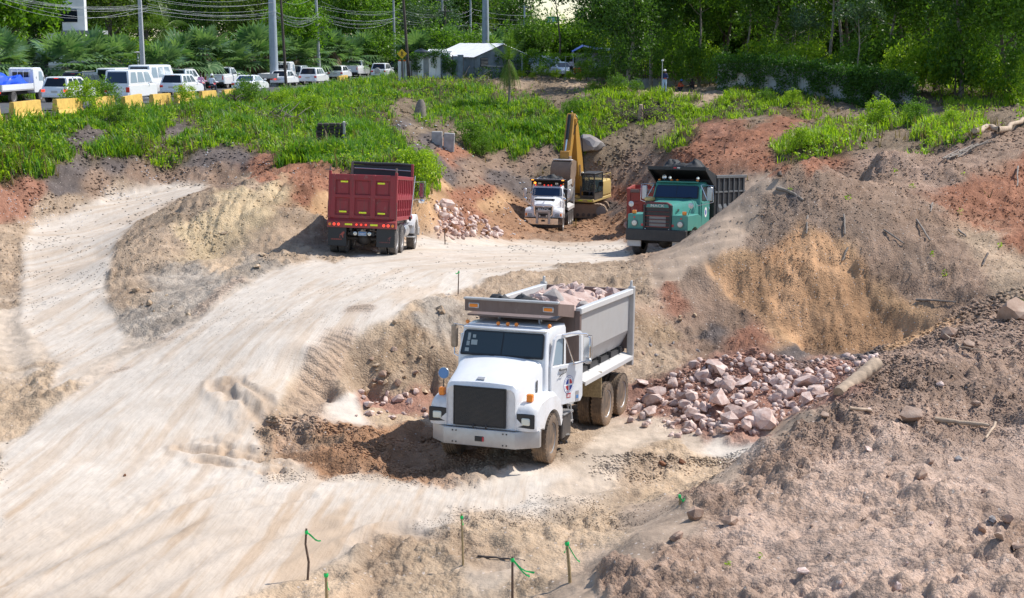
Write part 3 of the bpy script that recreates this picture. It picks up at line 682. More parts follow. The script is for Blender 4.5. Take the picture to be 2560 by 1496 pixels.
# bulldozer cleat marks on the road shoulder: a band with cross ribs
CLEAT = np.zeros_like(GX); CLEATM = np.zeros_like(GX)
for pts, wd, zz in (([(905, 838), (830, 888), (765, 950), (740, 1030)], .55, 4.0), ([(450, 850), (400, 880), (330, 905), (290, 915)], .6, 3.8), ([(600, 735), (480, 800), (390, 845)], .4, 4.0)):
 ln = [(atz(a, b, zz).x, atz(a, b, zz).y) for a, b in pts]
 dd, aa, _s = polydist(GX, GY, ln)
 m_ = smooth01((wd - dd) / .25) * np.clip(.7 + 1.6 * fbm(GX * .7, GY * .7, 3, 151), 0, 1); CLEAT = np.where(m_ > .02, aa, CLEAT); CLEATM = np.maximum(CLEATM, m_)
GC = GC * (1 - .6 * CLEATM[..., None]) + np.array((.44, .32, .24)) * .6 * CLEATM[..., None]
# rills running down the smooth cut slope and the scraped faces
SLOPE = [(1560,720),(1700,625),(1880,490),(1950,440),(1960,470),(1850,590),(1760,650),(1640,770)]
sm = inpoly(PXg, PYg, SLOPE) & (GY > 43) & (GY < 53)
slx, sly = .20, .98
GZ += np.where(sm, .05 * np.sin((GX * slx + GY * sly) * 9 + 2 * fbm(GX, GY, 2, 91)) + .05 * fbm((GX * slx + GY * sly) * 4, GX * .15, 3, 93), 0)
CUT = [(1770,655),(1830,640),(1890,650),(1950,610),(2000,560),(2030,590),(2080,575),(2140,650),(2170,700),(2210,770),(2290,810),(2340,850),(2300,890),(2080,893),(2040,885),(1950,840),(1880,790),(1820,720)]
cm = (inpoly(PXg + wq * 1.2, PYg + wq2 * 1.4, CUT) & (GY > 40) & (GY < 49)).astype(float)
for _ in range(2): cm = (cm + np.roll(cm, 1, 0) + np.roll(cm, -1, 0) + np.roll(cm, 1, 1) + np.roll(cm, -1, 1)) / 5
GZ -= cm * (.16 + .22 * fbm(GX * .6, GY * .6, 4, 101) + .10 * fbm(GX * 2.6, GY * 1.6, 3, 103))
oc = np.array((.45, .265, .145)) * (1 + .35 * fbm(GX * .5, GY * .5, 3, 105) + .25 * fbm(GX * 3, GY * .5, 3, 107))[..., None]
cw = cm * np.clip(.85 + .9 * fbm(GX * .4, GY * .4, 3, 109) - 1.1 * smooth01((PYg - 845) / 40), .1, .95)
GC = GC * (1 - cw[..., None]) + oc * cw[..., None]
BANKS = [[(450,520),(640,440),(860,430),(810,600),(700,560),(500,620)], [(1000,430),(1085,470),(1085,590),(1030,590)], [(0,460),(240,430),(800,390),(830,520),(600,450),(300,500),(0,560)], [(1680,400),(1740,330),(1850,290),(1860,310),(1760,370)]]
for k, pl in enumerate(BANKS):
 b_ = inpoly(PXg, PYg, pl) & (GY > 48)
 GZ += np.where(b_, .28 * np.abs(fbm(GX * 1.1, GY * .35, 4, 111 + k)) - .06, 0)
# the street: flat asphalt bed
sd_ = np.abs(GX - street_x(GY)); st_ = smooth01((6.2 - sd_) / 1.2) * (GY > 58) * (GY < 240)
GZ = GZ * (1 - st_) + (street_z(GY) - .03) * st_
GC = GC * (1 - st_[..., None]) + np.array((.09, .085, .08)) * st_[..., None]; GG *= 1 - st_; GR *= 1 - .9 * st_
# colour: mottling that belongs to the soil itself
mot = 1 + .30 * fbm(GX * .7, GY * .7, 5, 121) + .22 * fbm(GX * 3.1, GY * 3.1, 3, 123)
fg_ = smooth01((GY - 138) / 14)[..., None]; GC = GC * (1 - fg_) + np.array((.045, .06, .025)) * fg_
GC = np.clip(GC * (1 + (mot - 1) * (1 - .65 * soft))[..., None], .01, .8)

# ---------------------------------------------------------------- terrain: mesh and material
def ground_z(x, y):
 """terrain height at a place"""
 x = np.asarray(x, float); y = np.asarray(y, float)
 u = x / np.maximum(y, 1e-3)
 i = np.clip(np.searchsorted(us, u) - 1, 0, NU - 2); j = np.clip(np.searchsorted(ys, y) - 1, 0, NY - 2)
 fu = np.clip((u - us[i]) / (us[i + 1] - us[i]), 0, 1); fy = np.clip((y - ys[j]) / (ys[j + 1] - ys[j]), 0, 1)
 return (GZ[j, i] * (1 - fu) + GZ[j, i + 1] * fu) * (1 - fy) + (GZ[j + 1, i] * (1 - fu) + GZ[j + 1, i + 1] * fu) * fy
def gz(x, y): return float(ground_z(x, y))
def hit(px, py, lo=12.0, hi=300.0):
 """first place where the ray through a photograph pixel meets the terrain"""
 r = ray(px, py); t = np.geomspace(lo, hi, 1600)
 X = r.x * t / r.y; Zr = CAM_H + r.z * t / r.y
 b = np.nonzero(Zr < ground_z(X, t))[0]
 k = b[0] if len(b) else -1
 return Vector((X[k], t[k], float(ground_z(X[k], t[k]))))
def normal_at(x, y, e=.25):
 return Vector((gz(x - e, y) - gz(x + e, y), gz(x, y - e) - gz(x, y + e), 2 * e)).normalized()
m, nt, b = nodes_of('earth')
at = nd(nt, 'ShaderNodeAttribute', attribute_name='albedo')
rg = nd(nt, 'ShaderNodeAttribute', attribute_name='lumps')
geo = nd(nt, 'ShaderNodeNewGeometry'); pos = geo.outputs['Position']
n1 = noise_node(nt, 1.6, 5, .65, vec=pos); n2 = noise_node(nt, 9, 5, .72, vec=pos); n3 = noise_node(nt, 45, 2, .6, vec=pos)
k1 = ramp(nt, n1, [(.28, (.74, .70, .67)), (.5, (1, 1, 1)), (.75, (1.22, 1.23, 1.24))])
k2 = ramp(nt, n2, [(.28, (.68, .65, .63)), (.55, (1, 1, 1)), (.8, (1.3, 1.3, 1.3))])
str_ = math_(nt, 'MULTIPLY', rg.outputs['Fac'], 7.0)
str_ = nd(nt, 'ShaderNodeClamp'); nt.links.new(math_(nt, 'MULTIPLY', rg.outputs['Fac'], 7.0), str_.inputs[0]); str_.inputs[1].default_value = .13; str_ = str_.outputs[0]
c = mix(nt, str_, at.outputs['Color'], mix(nt, 1.0, at.outputs['Color'], k1, 'MULTIPLY'))
c = mix(nt, str_, c, mix(nt, 1.0, c, k2, 'MULTIPLY'))
# pale stone chips
vo = nd(nt, 'ShaderNodeTexVoronoi', feature='F1'); vo.inputs['Scale'].default_value = 9; vo.inputs['Randomness'].default_value = 1
nt.links.new(pos, vo.inputs['Vector'])
chip = math_(nt, 'LESS_THAN', vo.outputs['Distance'], .22)
sepc = nd(nt, 'ShaderNodeSeparateColor'); nt.links.new(vo.outputs['Color'], sepc.inputs[0])
chip = math_(nt, 'MULTIPLY', chip, math_(nt, 'GREATER_THAN', sepc.outputs[0], .80))
chip = math_(nt, 'MULTIPLY', chip, math_(nt, 'GREATER_THAN', rg.outputs['Fac'], .02))
c = mix(nt, math_(nt, 'MULTIPLY', chip, .7), c, (.56, .48, .42))
A_ = {k: nd(nt, 'ShaderNodeAttribute', attribute_name=k).outputs['Fac'] for k in ('along', 'across', 'onroad', 'cleat', 'cleatmask')}
cv = nd(nt, 'ShaderNodeCombineXYZ'); nt.links.new(math_(nt, 'MULTIPLY', A_['along'], .55), cv.inputs[0]); nt.links.new(math_(nt, 'MULTIPLY', A_['across'], 7.0), cv.inputs[1])
sk1 = noise_node(nt, 1.0, 5, .7, vec=cv.outputs[0])
skm = math_(nt, 'MULTIPLY', ramp(nt, sk1, [(.48, 0.0), (.72, .5)]), A_['onroad'])
cw2 = nd(nt, 'ShaderNodeCombineXYZ'); nt.links.new(math_(nt, 'MULTIPLY', A_['along'], 1.6), cw2.inputs[0]); nt.links.new(math_(nt, 'MULTIPLY', A_['across'], 26.0), cw2.inputs[1])
sk2 = noise_node(nt, 1.0, 4, .7, vec=cw2.outputs[0])
c = mix(nt, math_(nt, 'MULTIPLY', A_['onroad'], .45), c, mix(nt, 1.0, c, ramp(nt, sk2, [(.32, (.74, .70, .66)), (.5, (1, 1, 1)), (.7, (1.1, 1.1, 1.1))]), 'MULTIPLY'))
c = mix(nt, skm, c, (.40, .30, .215))
blo = math_(nt, 'MULTIPLY', ramp(nt, noise_node(nt, .9, 6, .7, vec=pos), [(.52, 0.0), (.74, .45)]), A_['onroad'])
c = mix(nt, blo, c, (.47, .375, .285))
nt.links.new(c, b.inputs['Base Color']); b.inputs['Roughness'].default_value = .95; b.inputs['Specular IOR Level'].default_value = .12
h = math_(nt, 'ADD', math_(nt, 'MULTIPLY', n1, .5), math_(nt, 'ADD', math_(nt, 'MULTIPLY', n2, .45), math_(nt, 'MULTIPLY', n3, .16)))
h = math_(nt, 'ADD', h, math_(nt, 'MULTIPLY', chip, .12))
vb = nd(nt, 'ShaderNodeTexVoronoi', feature='F1'); vb.inputs['Scale'].default_value = 17; nt.links.new(pos, vb.inputs['Vector'])
h = math_(nt, 'SUBTRACT', h, math_(nt, 'MULTIPLY', vb.outputs['Distance'], .22))
h = math_(nt, 'SUBTRACT', h, math_(nt, 'MULTIPLY', skm, .10)); h = math_(nt, 'ADD', h, math_(nt, 'MULTIPLY', math_(nt, 'MULTIPLY', sk2, A_['onroad']), .5))
h = math_(nt, 'ADD', h, math_(nt, 'MULTIPLY', A_['cleatmask'], math_(nt, 'MULTIPLY', math_(nt, 'SINE', math_(nt, 'MULTIPLY', A_['cleat'], 24.0)), .15)))
bump(nt, b, h, math_(nt, 'ADD', math_(nt, 'MAXIMUM', str_, A_['cleatmask']), .03), .17)
M['earth'] = m
idx = np.arange(NY * NU).reshape(NY, NU)
quads = np.stack([idx[:-1, :-1], idx[:-1, 1:], idx[1:, 1:], idx[1:, :-1]], -1).reshape(-1, 4)
me = np_mesh('terrain', np.stack([GX, GY, GZ], -1).reshape(-1, 3), quads, M['earth'], smooth=True)
add_attr(me, 'albedo', GC.reshape(-1, 3)); add_attr(me, 'lumps', GR.ravel()); add_attr(me, 'along', ra.ravel()); add_attr(me, 'across', rv.ravel()); add_attr(me, 'onroad', soft.ravel()); add_attr(me, 'cleat', CLEAT.ravel()); add_attr(me, 'cleatmask', CLEATM.ravel())
terrain = link('terrain', me); tag(terrain, kind='structure', label='excavated earth of the pit with haul road, banks and mounds')
# ---------------------------------------------------------------- truck building blocks (x forward, y left, z up)
FRONT = Matrix(((0, 0, 1), (1, 0, 0), (0, 1, 0))).to_4x4()     # lettering that faces +x
REAR = Matrix(((0, 0, -1), (-1, 0, 0), (0, 1, 0))).to_4x4()    # faces -x
LEFT = Matrix(((-1, 0, 0), (0, 0, 1), (0, 1, 0))).to_4x4()     # faces +y
def text(parent, name, s, size, loc, frame, mat, extrude=.004, sx=1.0):
 cu = bpy.data.curves.new(name, 'FONT'); cu.body = s; cu.size = size; cu.extrude = extrude
 cu.align_x = 'CENTER'; cu.align_y = 'CENTER'; cu.offset = size * .012
 cu.materials.append(mat)
 tmp = bpy.data.objects.new(name, cu); me = bpy.data.meshes.new_from_object(tmp)
 bpy.data.objects.remove(tmp); me.materials.clear(); me.materials.append(mat)
 o = link(name, me, parent)
 o.matrix_local = Matrix.Translation(Vector(loc)) @ frame @ Matrix.Diagonal((sx, 1, 1, 1))
 return o
def bevel(o, w=.03, seg=2, ang=30):
 md = o.modifiers.new('bevel', 'BEVEL'); md.width = w; md.segments = seg; md.limit_method = 'ANGLE'; md.angle_limit = math.radians(ang)
 md.harden_normals = False
 o.data.shade_smooth(); o.data.set_sharp_from_angle(angle=math.radians(50))
 return o
_wheel_cache = {}
def wheel_meshes(r, w, tyre, rim, key):
 k = (r, w, key)
 if k in _wheel_cache: return _wheel_cache[k]
 h = w / 2; g = .012
 prof = [(r * .60, -h * .80), (r * .64, -h * .98), (r * .80, -h * 1.03), (r * .93, -h * .97), (r * .985, -h * .86), (r, -h * .78)]
 for c in (-.5, -.17, .17, .5):
  prof += [(r, h * (c - .07)), (r - g, h * (c - .05)), (r - g, h * (c + .05)), (r, h * (c + .07))]
 prof += [(r, h * .78), (r * .985, h * .86), (r * .93, h * .97), (r * .80, h * 1.03), (r * .64, h * .98), (r * .60, h * .80)]
 t = MB().lathe(prof, 36)
 for k_ in range(36):                                    # shoulder lugs
  a = 2 * math.pi * (k_ + .5) / 36
  for sd in (-1, 1):
   t.box((r * .985 * math.cos(a), sd * h * .84, r * .985 * math.sin(a)), (.03, h * .26, .05), rot=(0, -a, 0))
 tm = t.mesh('tyre', tyre, 35)
 rm = MB().lathe([(.02, h * .35), (r * .14, h * .35), (r * .16, h * .2), (r * .17, h * .0), (r * .40, -h * .12), (r * .47, h * .05), (r * .52, h * .55), (r * .58, h * .86), (r * .615, h * .9), (r * .615, h * .8), (r * .60, h * .5), (r * .6, -h * .8), (.02, -h * .8)], 32).mesh('rim', rim, 30)
 hb = MB()
 hb.lathe([(.01, h * .62), (r * .10, h * .62), (r * .13, h * .5), (r * .14, h * .3), (.01, h * .3)], 16)
 for q in range(8):
  a = 2 * math.pi * q / 8; hb.lathe([(.001, .05), (.022, .05), (.022, 0), (.001, 0)], 6, c=(r * .30 * math.cos(a), -h * .05, r * .30 * math.sin(a)))
 hm = hb.mesh('hub', rim, 30)
 _wheel_cache[k] = (tm, rm, hm); return _wheel_cache[k]
def wheel(parent, x, y, r=.53, w=.30, tyre='rubber', rim='rim', steer=0.0):
 tm, rm, hm = wheel_meshes(r, w, M[tyre], M[rim], tyre + rim)
 e = empty('wheel'); e.parent = parent; e.location = (x, y, r); e.rotation_euler = (0, random.uniform(0, 6) * 0, steer + (0 if y > 0 else math.pi))
 link('tyre', tm, e); q = link('rim', rm, e); link('hub', hm, e)
 return e
def duals(parent, xs, r=.52, w=.27, yo=1.08, tyre='rubber', rim='rim'):
 for x in xs:
  for s in (-1, 1):
   wheel(parent, x, s * yo, r, w, tyre, rim)
   e = wheel(parent, x, s * (yo - .33), r, w, tyre, rim); e.rotation_euler.z += math.pi
def chassis(parent, x0, x1, axles, mat='dark_metal', z=.95):
 f = MB()
 for s in (-1, 1): f.box(((x0 + x1) / 2, s * .42, z), (x1 - x0, .09, .26))
 for k in range(6): f.box((x0 + (x1 - x0) * (k + .5) / 6, 0, z), (.1, .84, .18))
 f.build('frame', M[mat], parent)
 for a in axles:
  q = MB(); q.tube([(a, -1.0, .53), (a, 1.0, .53)], .075, 10); q.sphere((a, 0, .53), (.24, .26, .24), 12, 8)
  for s in (-1, 1): q.box((a, s * .5, .72), (1.0, .08, .09), .02)
  q.build('axle', M[mat], parent, 40)
def lamp(parent, name, c, r, mat, axis=(1, 0, 0), depth=.04, bezel='chrome'):
 """round lamp facing +x or -x"""
 d = axis[0]
 if bezel:
  b_ = MB().lathe([(r * .9, 0), (r * 1.18, 0), (r * 1.2, d * depth * .7), (r * .98, d * depth * .8)], 18, 'x', c).build(name, M[bezel], parent, 40)
  MB().lathe([(.001, d * depth * 1.2), (r * .6, d * depth * 1.1), (r, d * depth * .75), (r, 0), (.001, 0)], 18, 'x', c).build('lens', M[mat], b_, 40)
 else:
  MB().lathe([(.001, d * depth * 1.2), (r * .6, d * depth * 1.1), (r, d * depth * .6), (r, 0), (.001, 0)], 14, 'x', c).build(name, M[mat], parent, 40)
def sidemirror(parent, c, w, h, mat='chrome', face='mirror', arms=(), back=1):
 o = MB().box(c, (.09, w, h), .03).build('mirror', M[mat], parent, 40)
 MB().box((c[0] - .05 * back, c[1], c[2]), (.012, w * .84, h * .9), .004).build('mirror_glass', M[face], o)
 if arms:
  q = MB()
  for a in arms: q.tube(a, .014, 6)
  q.build('mirror_arm', M['chrome'], o, 40)
 return o

# ---------------------------------------------------------------- the white truck in front
def make_white():
 T = empty('dump_truck'); tag(T, 'white dump truck heaped with pinkish rock, driver door ajar, nearest the camera', 'dump truck')
 chassis(T, -6.2, .95, (0, -4.18, -5.52))
 # bumper with swept ends
 top = [(1.23, -.80), (1.23, .78), (.86, 1.2), (.76, 1.2), (1.10, .72), (1.10, -.74), (.76, -1.2), (.86, -1.2)]
 bp = MB().prism(top, .50, .86, 'z').build('bumper', M['bumper_silver'], T); bevel(bp, .012)
 q = MB()
 for y in (-.60, -.52, .52, .60):
  for z in (.56, .80): q.lathe([(.001, .012), (.016, .012), (.018, 0)], 8, 'x', (1.23, y, z))
 tag(q.build('bolt', M['dark_metal'], bp), kind='stuff')
 MB().box((1.235, .0, .66), (.02, .2, .11), .01).build('tow_socket', M['black_plastic'], bp)
 MB().box((1.242, .085, .66), (.02, .035, .10), .005).build('marker', M['sign_red'], bp)
 for y in (-.14, .14): MB().tube([(1.18, y, .84), (1.24, y, .92), (1.2, y, .95)], .02, 6).build('tow_hook', M['dark_metal'], bp)
 # hood
 def hring(x, w, zt, zb, crown, n=7):
  pts = [(x, -w, zb), (x, -w, zt - .16), (x, -w * .97, zt - .06), (x, -w * .86, zt)]
  for k in range(1, n): 
   t = -1 + 2 * k / n; pts.append((x, w * .86 * t, zt + crown * (1 - t * t)))
  pts += [(x, w * .86, zt), (x, w * .97, zt - .06), (x, w, zt - .16), (x, w, zb)]
  return pts
 hood = MB().loft([hring(1.135, .74, 1.66, .90, .0), hring(1.17, .76, 1.72, .88, .0), hring(1.12, .79, 1.80, .88, .03), hring(.95, .81, 1.86, .9, .05), hring(.5, .85, 2.00, .95, .06), hring(.1, .92, 2.13, 1.0, .06), hring(-.05, .95, 2.17, 1.0, .06)]).build('hood', M['white_paint'], T, 38)
 MB().box((1.02, -.05, 1.895), (.10, .18, .012), .004, rot=(0, .35, 0)).build('badge', M['bumper_silver'], hood)
 MB().box((.25, .915, 1.62), (.05, .012, .35), .004).build('hood_latch', M['black_plastic'], hood)
 # grille
 g = MB().box((1.165, -.02, 1.325), (.03, 1.14, .80), .012).build('grille', M['grille_black'], hood)
 sl = MB()
 for k in range(30): sl.box((1.186, -.02, .95 + k * .0255), (.014, 1.08, .011))
 sl.build('slat', M['dark_metal'], g)
 fr = MB()
 for z in (.925, 1.725): fr.box((1.178, -.02, z), (.035, 1.17, .03), .008)
 for y in (-.59, .55): fr.box((1.178, y, 1.325), (.035, .03, .80), .008)
 fr.build('grille_frame', M['black_plastic'], g)
 # fenders with wheel arches
 for s in (-1, 1):
  arch = [(.62 * math.cos(a), .53 + .62 * math.sin(a)) for a in np.linspace(math.radians(28), math.radians(165), 12)]
  poly = [(1.12, .87), (1.14, 1.0), (1.12, 1.30), (1.02, 1.42), (.7, 1.50), (.2, 1.54), (-.25, 1.50), (-.55, 1.34), (-.68, 1.1), (-.70, .80)] + [(-.63, .70)] + arch[::-1] + [(.60, .87)]
  rings = []
  for y, inset in ((.66, 0), (1.02, 0), (1.13, .03), (1.19, .09)):
   rings.append([(x - (inset * 1.2 if x > .9 else 0), s * y, z - (inset if z > 1.2 else 0)) for x, z in poly])
  f = MB().loft(rings).build('fender', M['white_paint'], T, 40)
  hl = MB().box((1.125, s * .965, 1.09), (.035, .42, .30), .015, rot=(0, 0, -s * .06)).build('headlight', M['black_plastic'], f)
  MB().box((1.15, s * .985, 1.08), (.04, .19, .15), .02, rot=(0, 0, -s * .06)).build('lens', M['lamp_clear'], hl, 40)
  sg = MB().box((.88, s * (.98), 1.535), (.13, .13, .17), .02).build('turn_signal', M['amber'], f)
  MB().box((.82, s * .98, 1.53), (.03, .12, .16), .01).build('lamp_housing', M['black_plastic'], sg)
 # cab
 prof = [(-.05, 1.05), (-.03, 2.17), (-.24, 2.72), (-.34, 2.80), (-.8, 2.84), (-1.42, 2.82), (-1.5, 2.74), (-1.52, 1.05)]
 rings = []
 for y, k in ((-1.02, .05), (-.98, .0), (.98, 0.0), (1.02, .05)):
  rings.append([(x - (k if x > -.3 else -k), y * (1 if z < 2.3 else .965), z - (k * .8 if z > 2.5 else 0)) for x, z in prof])
 cab = MB().loft(rings).build('cab', M['white_paint'], T, 35); bevel(cab, .035)
 vz = MB().box((-.24, 0, 2.77), (.12, 1.9, .05), .02).build('roof_lip', M['white_paint'], cab, 40)
 # windshield: black rubber frame and two panes
 fw = MB(); tilt = math.atan2(.21, .55)
 def wsp(y, t): return (-.022 - .21 * t, y * (1 - .03 * t), 2.19 + .52 * t)
 rg = [wsp(-.93, .0), wsp(.93, .0), wsp(.95, .06), wsp(.945, .92), wsp(.90, 1.0), wsp(-.90, 1.0), wsp(-.945, .92), wsp(-.95, .06)]
 fw.loft([[(x + .0, y, z) for x, y, z in rg], [(x + .03, y, z + .01) for x, y, z in rg]])
 ws = fw.build('windshield', M['black_plastic'], cab); bevel(ws, .012)
 for a, b_ in ((-.91, -.015), (.015, .91)):
  p = [wsp(a, .08), wsp(b_, .08), wsp(b_, .93), wsp(a, .93)]
  MB().loft([[(x + .028, y, z + .01) for x, y, z in p], [(x + .036, y, z + .013) for x, y, z in p]]).build('pane', M['glass'], ws)
 st = MB()
 for y, t, w, h in ((-.80, .72, .06, .16), (-.80, .45, .07, .1), (-.66, .5, .14, .11), (-.68, .74, .07, .07), (-.80, .2, .09, .08)):
  x, yy, z = wsp(y, t); st.box((x + .041, yy, z + .014), (.004, w, h), rot=(0, -tilt, 0))
 tag(st.build('sticker', M['sticker'], ws), kind='stuff')
 for y in (-.45, .35): MB().tube([wsp(y, .02), tuple(np.array(wsp(y + .3, .05)) + np.array((.05, 0, .01)))], .012, 5).build('wiper', M['black_plastic'], ws)
 # roof marker lamps
 for x, y in ((-.42, -.94), (-.40, -.22), (-.40, .0), (-.40, .2), (-.46, .93)):
  MB().sphere((x, y, 2.86), (.055, .045, .045), 10, 6).build('marker_lamp', M['amber'], cab, 60)
 MB().tube([(-.75 + .07 * math.cos(a), .62, 2.93 + .07 * math.sin(a)) for a in np.linspace(0, 6.28, 13)], .018, 6).build('lifting_eye', M['rim_bright'], cab, 60)
 # driver door, swung open
 d = empty('door'); d.parent = T; d.location = (-.24, 1.02, 0); d.rotation_euler = (0, 0, math.radians(-19))
 door_pts = [(.0, 1.12), (.04, 2.05), (-.10, 2.62), (-.22, 2.68), (-1.02, 2.70), (-1.12, 2.60), (-1.14, 1.25), (-1.06, 1.12)]
 lower = [(.0, 1.14), (.03, 2.02), (-1.13, 2.02), (-1.14, 1.25), (-1.06, 1.14)]
 dp = MB().prism(lower, .0, .06, 'y').build('door_panel', M['white_paint'], d); bevel(dp, .015)
 fr = MB()
 wo = [(.03, 2.02), (-.10, 2.60), (-.2, 2.68), (-1.02, 2.70), (-1.12, 2.62), (-1.13, 2.02)]; wi = [(-.04, 2.02), (-.155, 2.56), (-.23, 2.60), (-1.0, 2.62), (-1.05, 2.57), (-1.06, 2.02)]
 fr.loft([[(x, .0, z) for x, z in wo], [(x, .06, z) for x, z in wo], [(x, .06, z) for x, z in wi], [(x, .0, z) for x, z in wi]], cap=False, close=False)
 fr.build('window_frame', M['white_paint'], d)
 MB().prism([(-.05, 2.04), (-.16, 2.56), (-.24, 2.59), (-.42, 2.60), (-.42, 2.04)], .025, .035).build('window_pane', M['glass_pale'], d)
 MB().box((-.43, .03, 2.31), (.025, .03, .56)).build('window_divider', M['black_plastic'], d)
 h_ = MB().box((-.38, .08, 1.93), (.24, .05, .05), .012).build('door_handle', M['rim'], d)
 MB().tube([(-.48, .10, 1.93), (-.42, .12, 1.86), (-.30, .10, 1.83), (-.24, .09, 1.78)], .010, 5).build('strap', M['black_plastic'], d)
 def disc(name, r, y, mat, par, n=28, r0=.0): 
  pts = [(-.62 + r * math.cos(a), 1.56 + r * 1.1 * math.sin(a)) for a in np.linspace(0, 2 * math.pi, n, endpoint=False)]
  return MB().prism(pts, y - .002, y, 'y').build(name, mat, par)
 em = disc('emblem', .185, .0635, M['sign_blue'], d); disc('emblem_ring', .176, .066, M['sign_white'], em)
 for k in range(4):
  a0 = k * math.pi / 2 + .13; a1 = (k + 1) * math.pi / 2 - .13
  pts = [(-.62 - .012 * (1 if math.cos((a0 + a1) / 2) > 0 else -1) * -1.6, 1.56 + .02 * (1 if math.sin((a0 + a1) / 2) > 0 else -1))] + [(-.62 + .118 * math.cos(a), 1.56 + .13 * math.sin(a)) for a in np.linspace(a0, a1, 8)]
  MB().prism(pts, .066, .0685, 'y').build('emblem_quarter', M['sign_red'] if k in (1, 3) else M['sign_blue'], em)
 rgx = MB()
 for k in range(34):
  a = 2 * math.pi * k / 34; 
  if k % 6: rgx.box((-.62 + .15 * math.cos(a), .067, 1.56 + .163 * math.sin(a)), (.016, .003, .012), rot=(0, -a, 0))
 tag(rgx.build('emblem_lettering', M['sign_blue'], em), kind='stuff')
 pl = MB().box((-.62, .064, 1.325), (.145, .006, .10)).build('number_plate', M['sign_red'], d)
 text(pl, 'number', '083', .085, (-.62, .068, 1.315), LEFT, M['sign_white'], .002)
 st = MB().box((-.93, .064, 1.27), (.11, .006, .24), .0).build('inspection_sticker', M['rim_bright'], d)
 MB().box((-.93, .068, 1.26), (.085, .004, .07)).build('sticker_band', M['plate_blue'], st)
 # mirror assembly on the door
 MB().box((-1.02, .26, 2.36), (.05, .17, .46), .03).build('mirror', M['wood_pale'], d, 40)
 MB().box((-.99, .26, 2.36), (.03, .18, .47), .02).build('mirror_rim', M['chrome'], d, 40)
 MB().sphere((-1.02, .26, 2.06), (.06, .105, .075), 14, 8).build('spot_mirror', M['rim_bright'], d, 60)
 q = MB(); q.tube([(-.35, .07, 2.67), (-.6, .12, 2.69), (-.95, .26, 2.66), (-1.02, .28, 2.58)], .018, 6); q.tube([(-.45, .06, 2.62), (-.75, .1, 2.0)], .013, 6); q.tube([(-.75, .07, 1.99), (-1.0, .26, 2.06)], .013, 6); q.tube([(-1.02, .37, 2.62), (-1.02, .37, 2.1)], .012, 6); q.tube([(-1.02, .27, 2.62), (-1.02, .37, 2.62)], .012, 6)
 q.build('mirror_arm', M['chrome'], d, 40)
 # passenger side: door, mirrors
 rdo = MB().prism([(-.28, 1.14), (-.28, 2.6), (-1.35, 2.66), (-1.38, 1.14)], -1.045, -1.015, 'y').build('door', M['white_paint'], T); 
 MB().prism([(-.36, 2.05), (-.42, 2.55), (-1.28, 2.58), (-1.3, 2.05)], -1.055, -1.045, 'y').build('window_pane', M['glass'], rdo)
 sidemirror(T, (-.55, -1.30, 2.50), .15, .50, 'wood_pale', 'mirror', (((-.5, -.98, 2.74), (-.53, -1.3, 2.78), (-.55, -1.3, 2.1), (-.5, -1.0, 1.98)),), 1)
 rm = MB().lathe([(.001, -.03), (.09, -.02), (.125, 0), (.12, .015), (.001, .02)], 18, 'x', (.93, -.93, 1.93)).build('fender_mirror', M['car_grey'], T, 50)
 MB().tube([(.93, -.93, 1.82), (.9, -.96, 1.5)], .012, 6).build('mirror_stalk', M['dark_metal'], rm)
 MB().lathe([(.001, -.004), (.11, -.002), (.001, 0)], 16, 'x', (.965, -.93, 1.93)).build('mirror_glass', M['plate_blue'], rm, 50)
 # tank, battery box and ladder under the door
 bb = MB().box((-1.0, .98, .62), (.62, .42, .52), .02).build('battery_box', M['dark_metal'], T)
 MB().box((-1.0, 1.0, .9), (.66, .46, .04), .01).build('lid', M['rim'], bb)
 q = MB()
 for x in (-1.42, -1.62): q.tube([(x, 1.12, .55), (x, 1.05, 1.15)], .022, 6)
 for z in (.62, .82, 1.0): q.box((-1.52, 1.09, z), (.22, .1, .03))
 q.build('ladder', M['bumper_silver'], T)
 MB().box((-.72, .92, 1.0), (.3, .2, .16), .02).build('air_tank', M['red_dull'], T)
 MB().lathe([(.001, -.4), (.26, -.4), (.28, -.38), (.28, .38), (.26, .4), (.001, .4)], 20, 'x', (-2.2, -.85, .8)).build('fuel_tank', M['rim_bright'], T, 40)
 MB().tube([(-1.66, -.62, .9), (-1.66, -.62, 2.75), (-1.72, -.66, 2.9)], .07, 10).build('exhaust', M['rim'], T, 50)
 cl = MB()
 for k in range(9): cl.box((-1.0 + random.uniform(-.3, .15), 1.05 + random.uniform(-.05, .12), .33 + random.uniform(-.12, .06)), (random.uniform(.1, .3), random.uniform(.03, .1), random.uniform(.05, .2)), rot=(random.uniform(-.6, .6), random.uniform(-.6, .6), random.uniform(-.6, .6)))
 cl.build('hanging_rag', M['dark_metal'], T)
 # dump box
 x0, x1 = -6.33, -1.80
 def side(s):
  out = [(1.13, 2.98), (1.13, 2.06), (.93, 1.66), (.88, 1.66), (1.07, 2.07), (1.07, 2.98)]
  o = MB().prism([(s * y, z) for y, z in out], x0 + .12, x1, 'x').build('box_side', M['silver_body'], T)
  r_ = MB().box(((x0 + x1) / 2, s * 1.16, 3.04), (x1 - x0, .15, .14), .015).build('top_rail', M['shelf_silver'], o)
  sh = MB().prism([(s * .90, 1.52), (s * 1.26, 1.40), (s * 1.26, 1.35), (s * .90, 1.47)], x0 + .1, x1 - .3, 'x').build('fender_shelf', M['shelf_silver'], o)
  lip = MB().box(((x0 + x1 - .2) / 2, s * 1.255, 1.36), (x1 - x0 - .4, .02, .09)).build('shelf_lip', M['shelf_silver'], o)
  for k in range(5): MB().box((x0 + .5 + k * .88, s * 1.0, 1.60), (.06, .10, .16)).build('bracket', M['dark_metal'], o)
  rp = MB().box((x0 + .07, s * 1.17, 2.16), (.14, .16, 2.0), .015).build('rear_post', M['silver_body'], o)
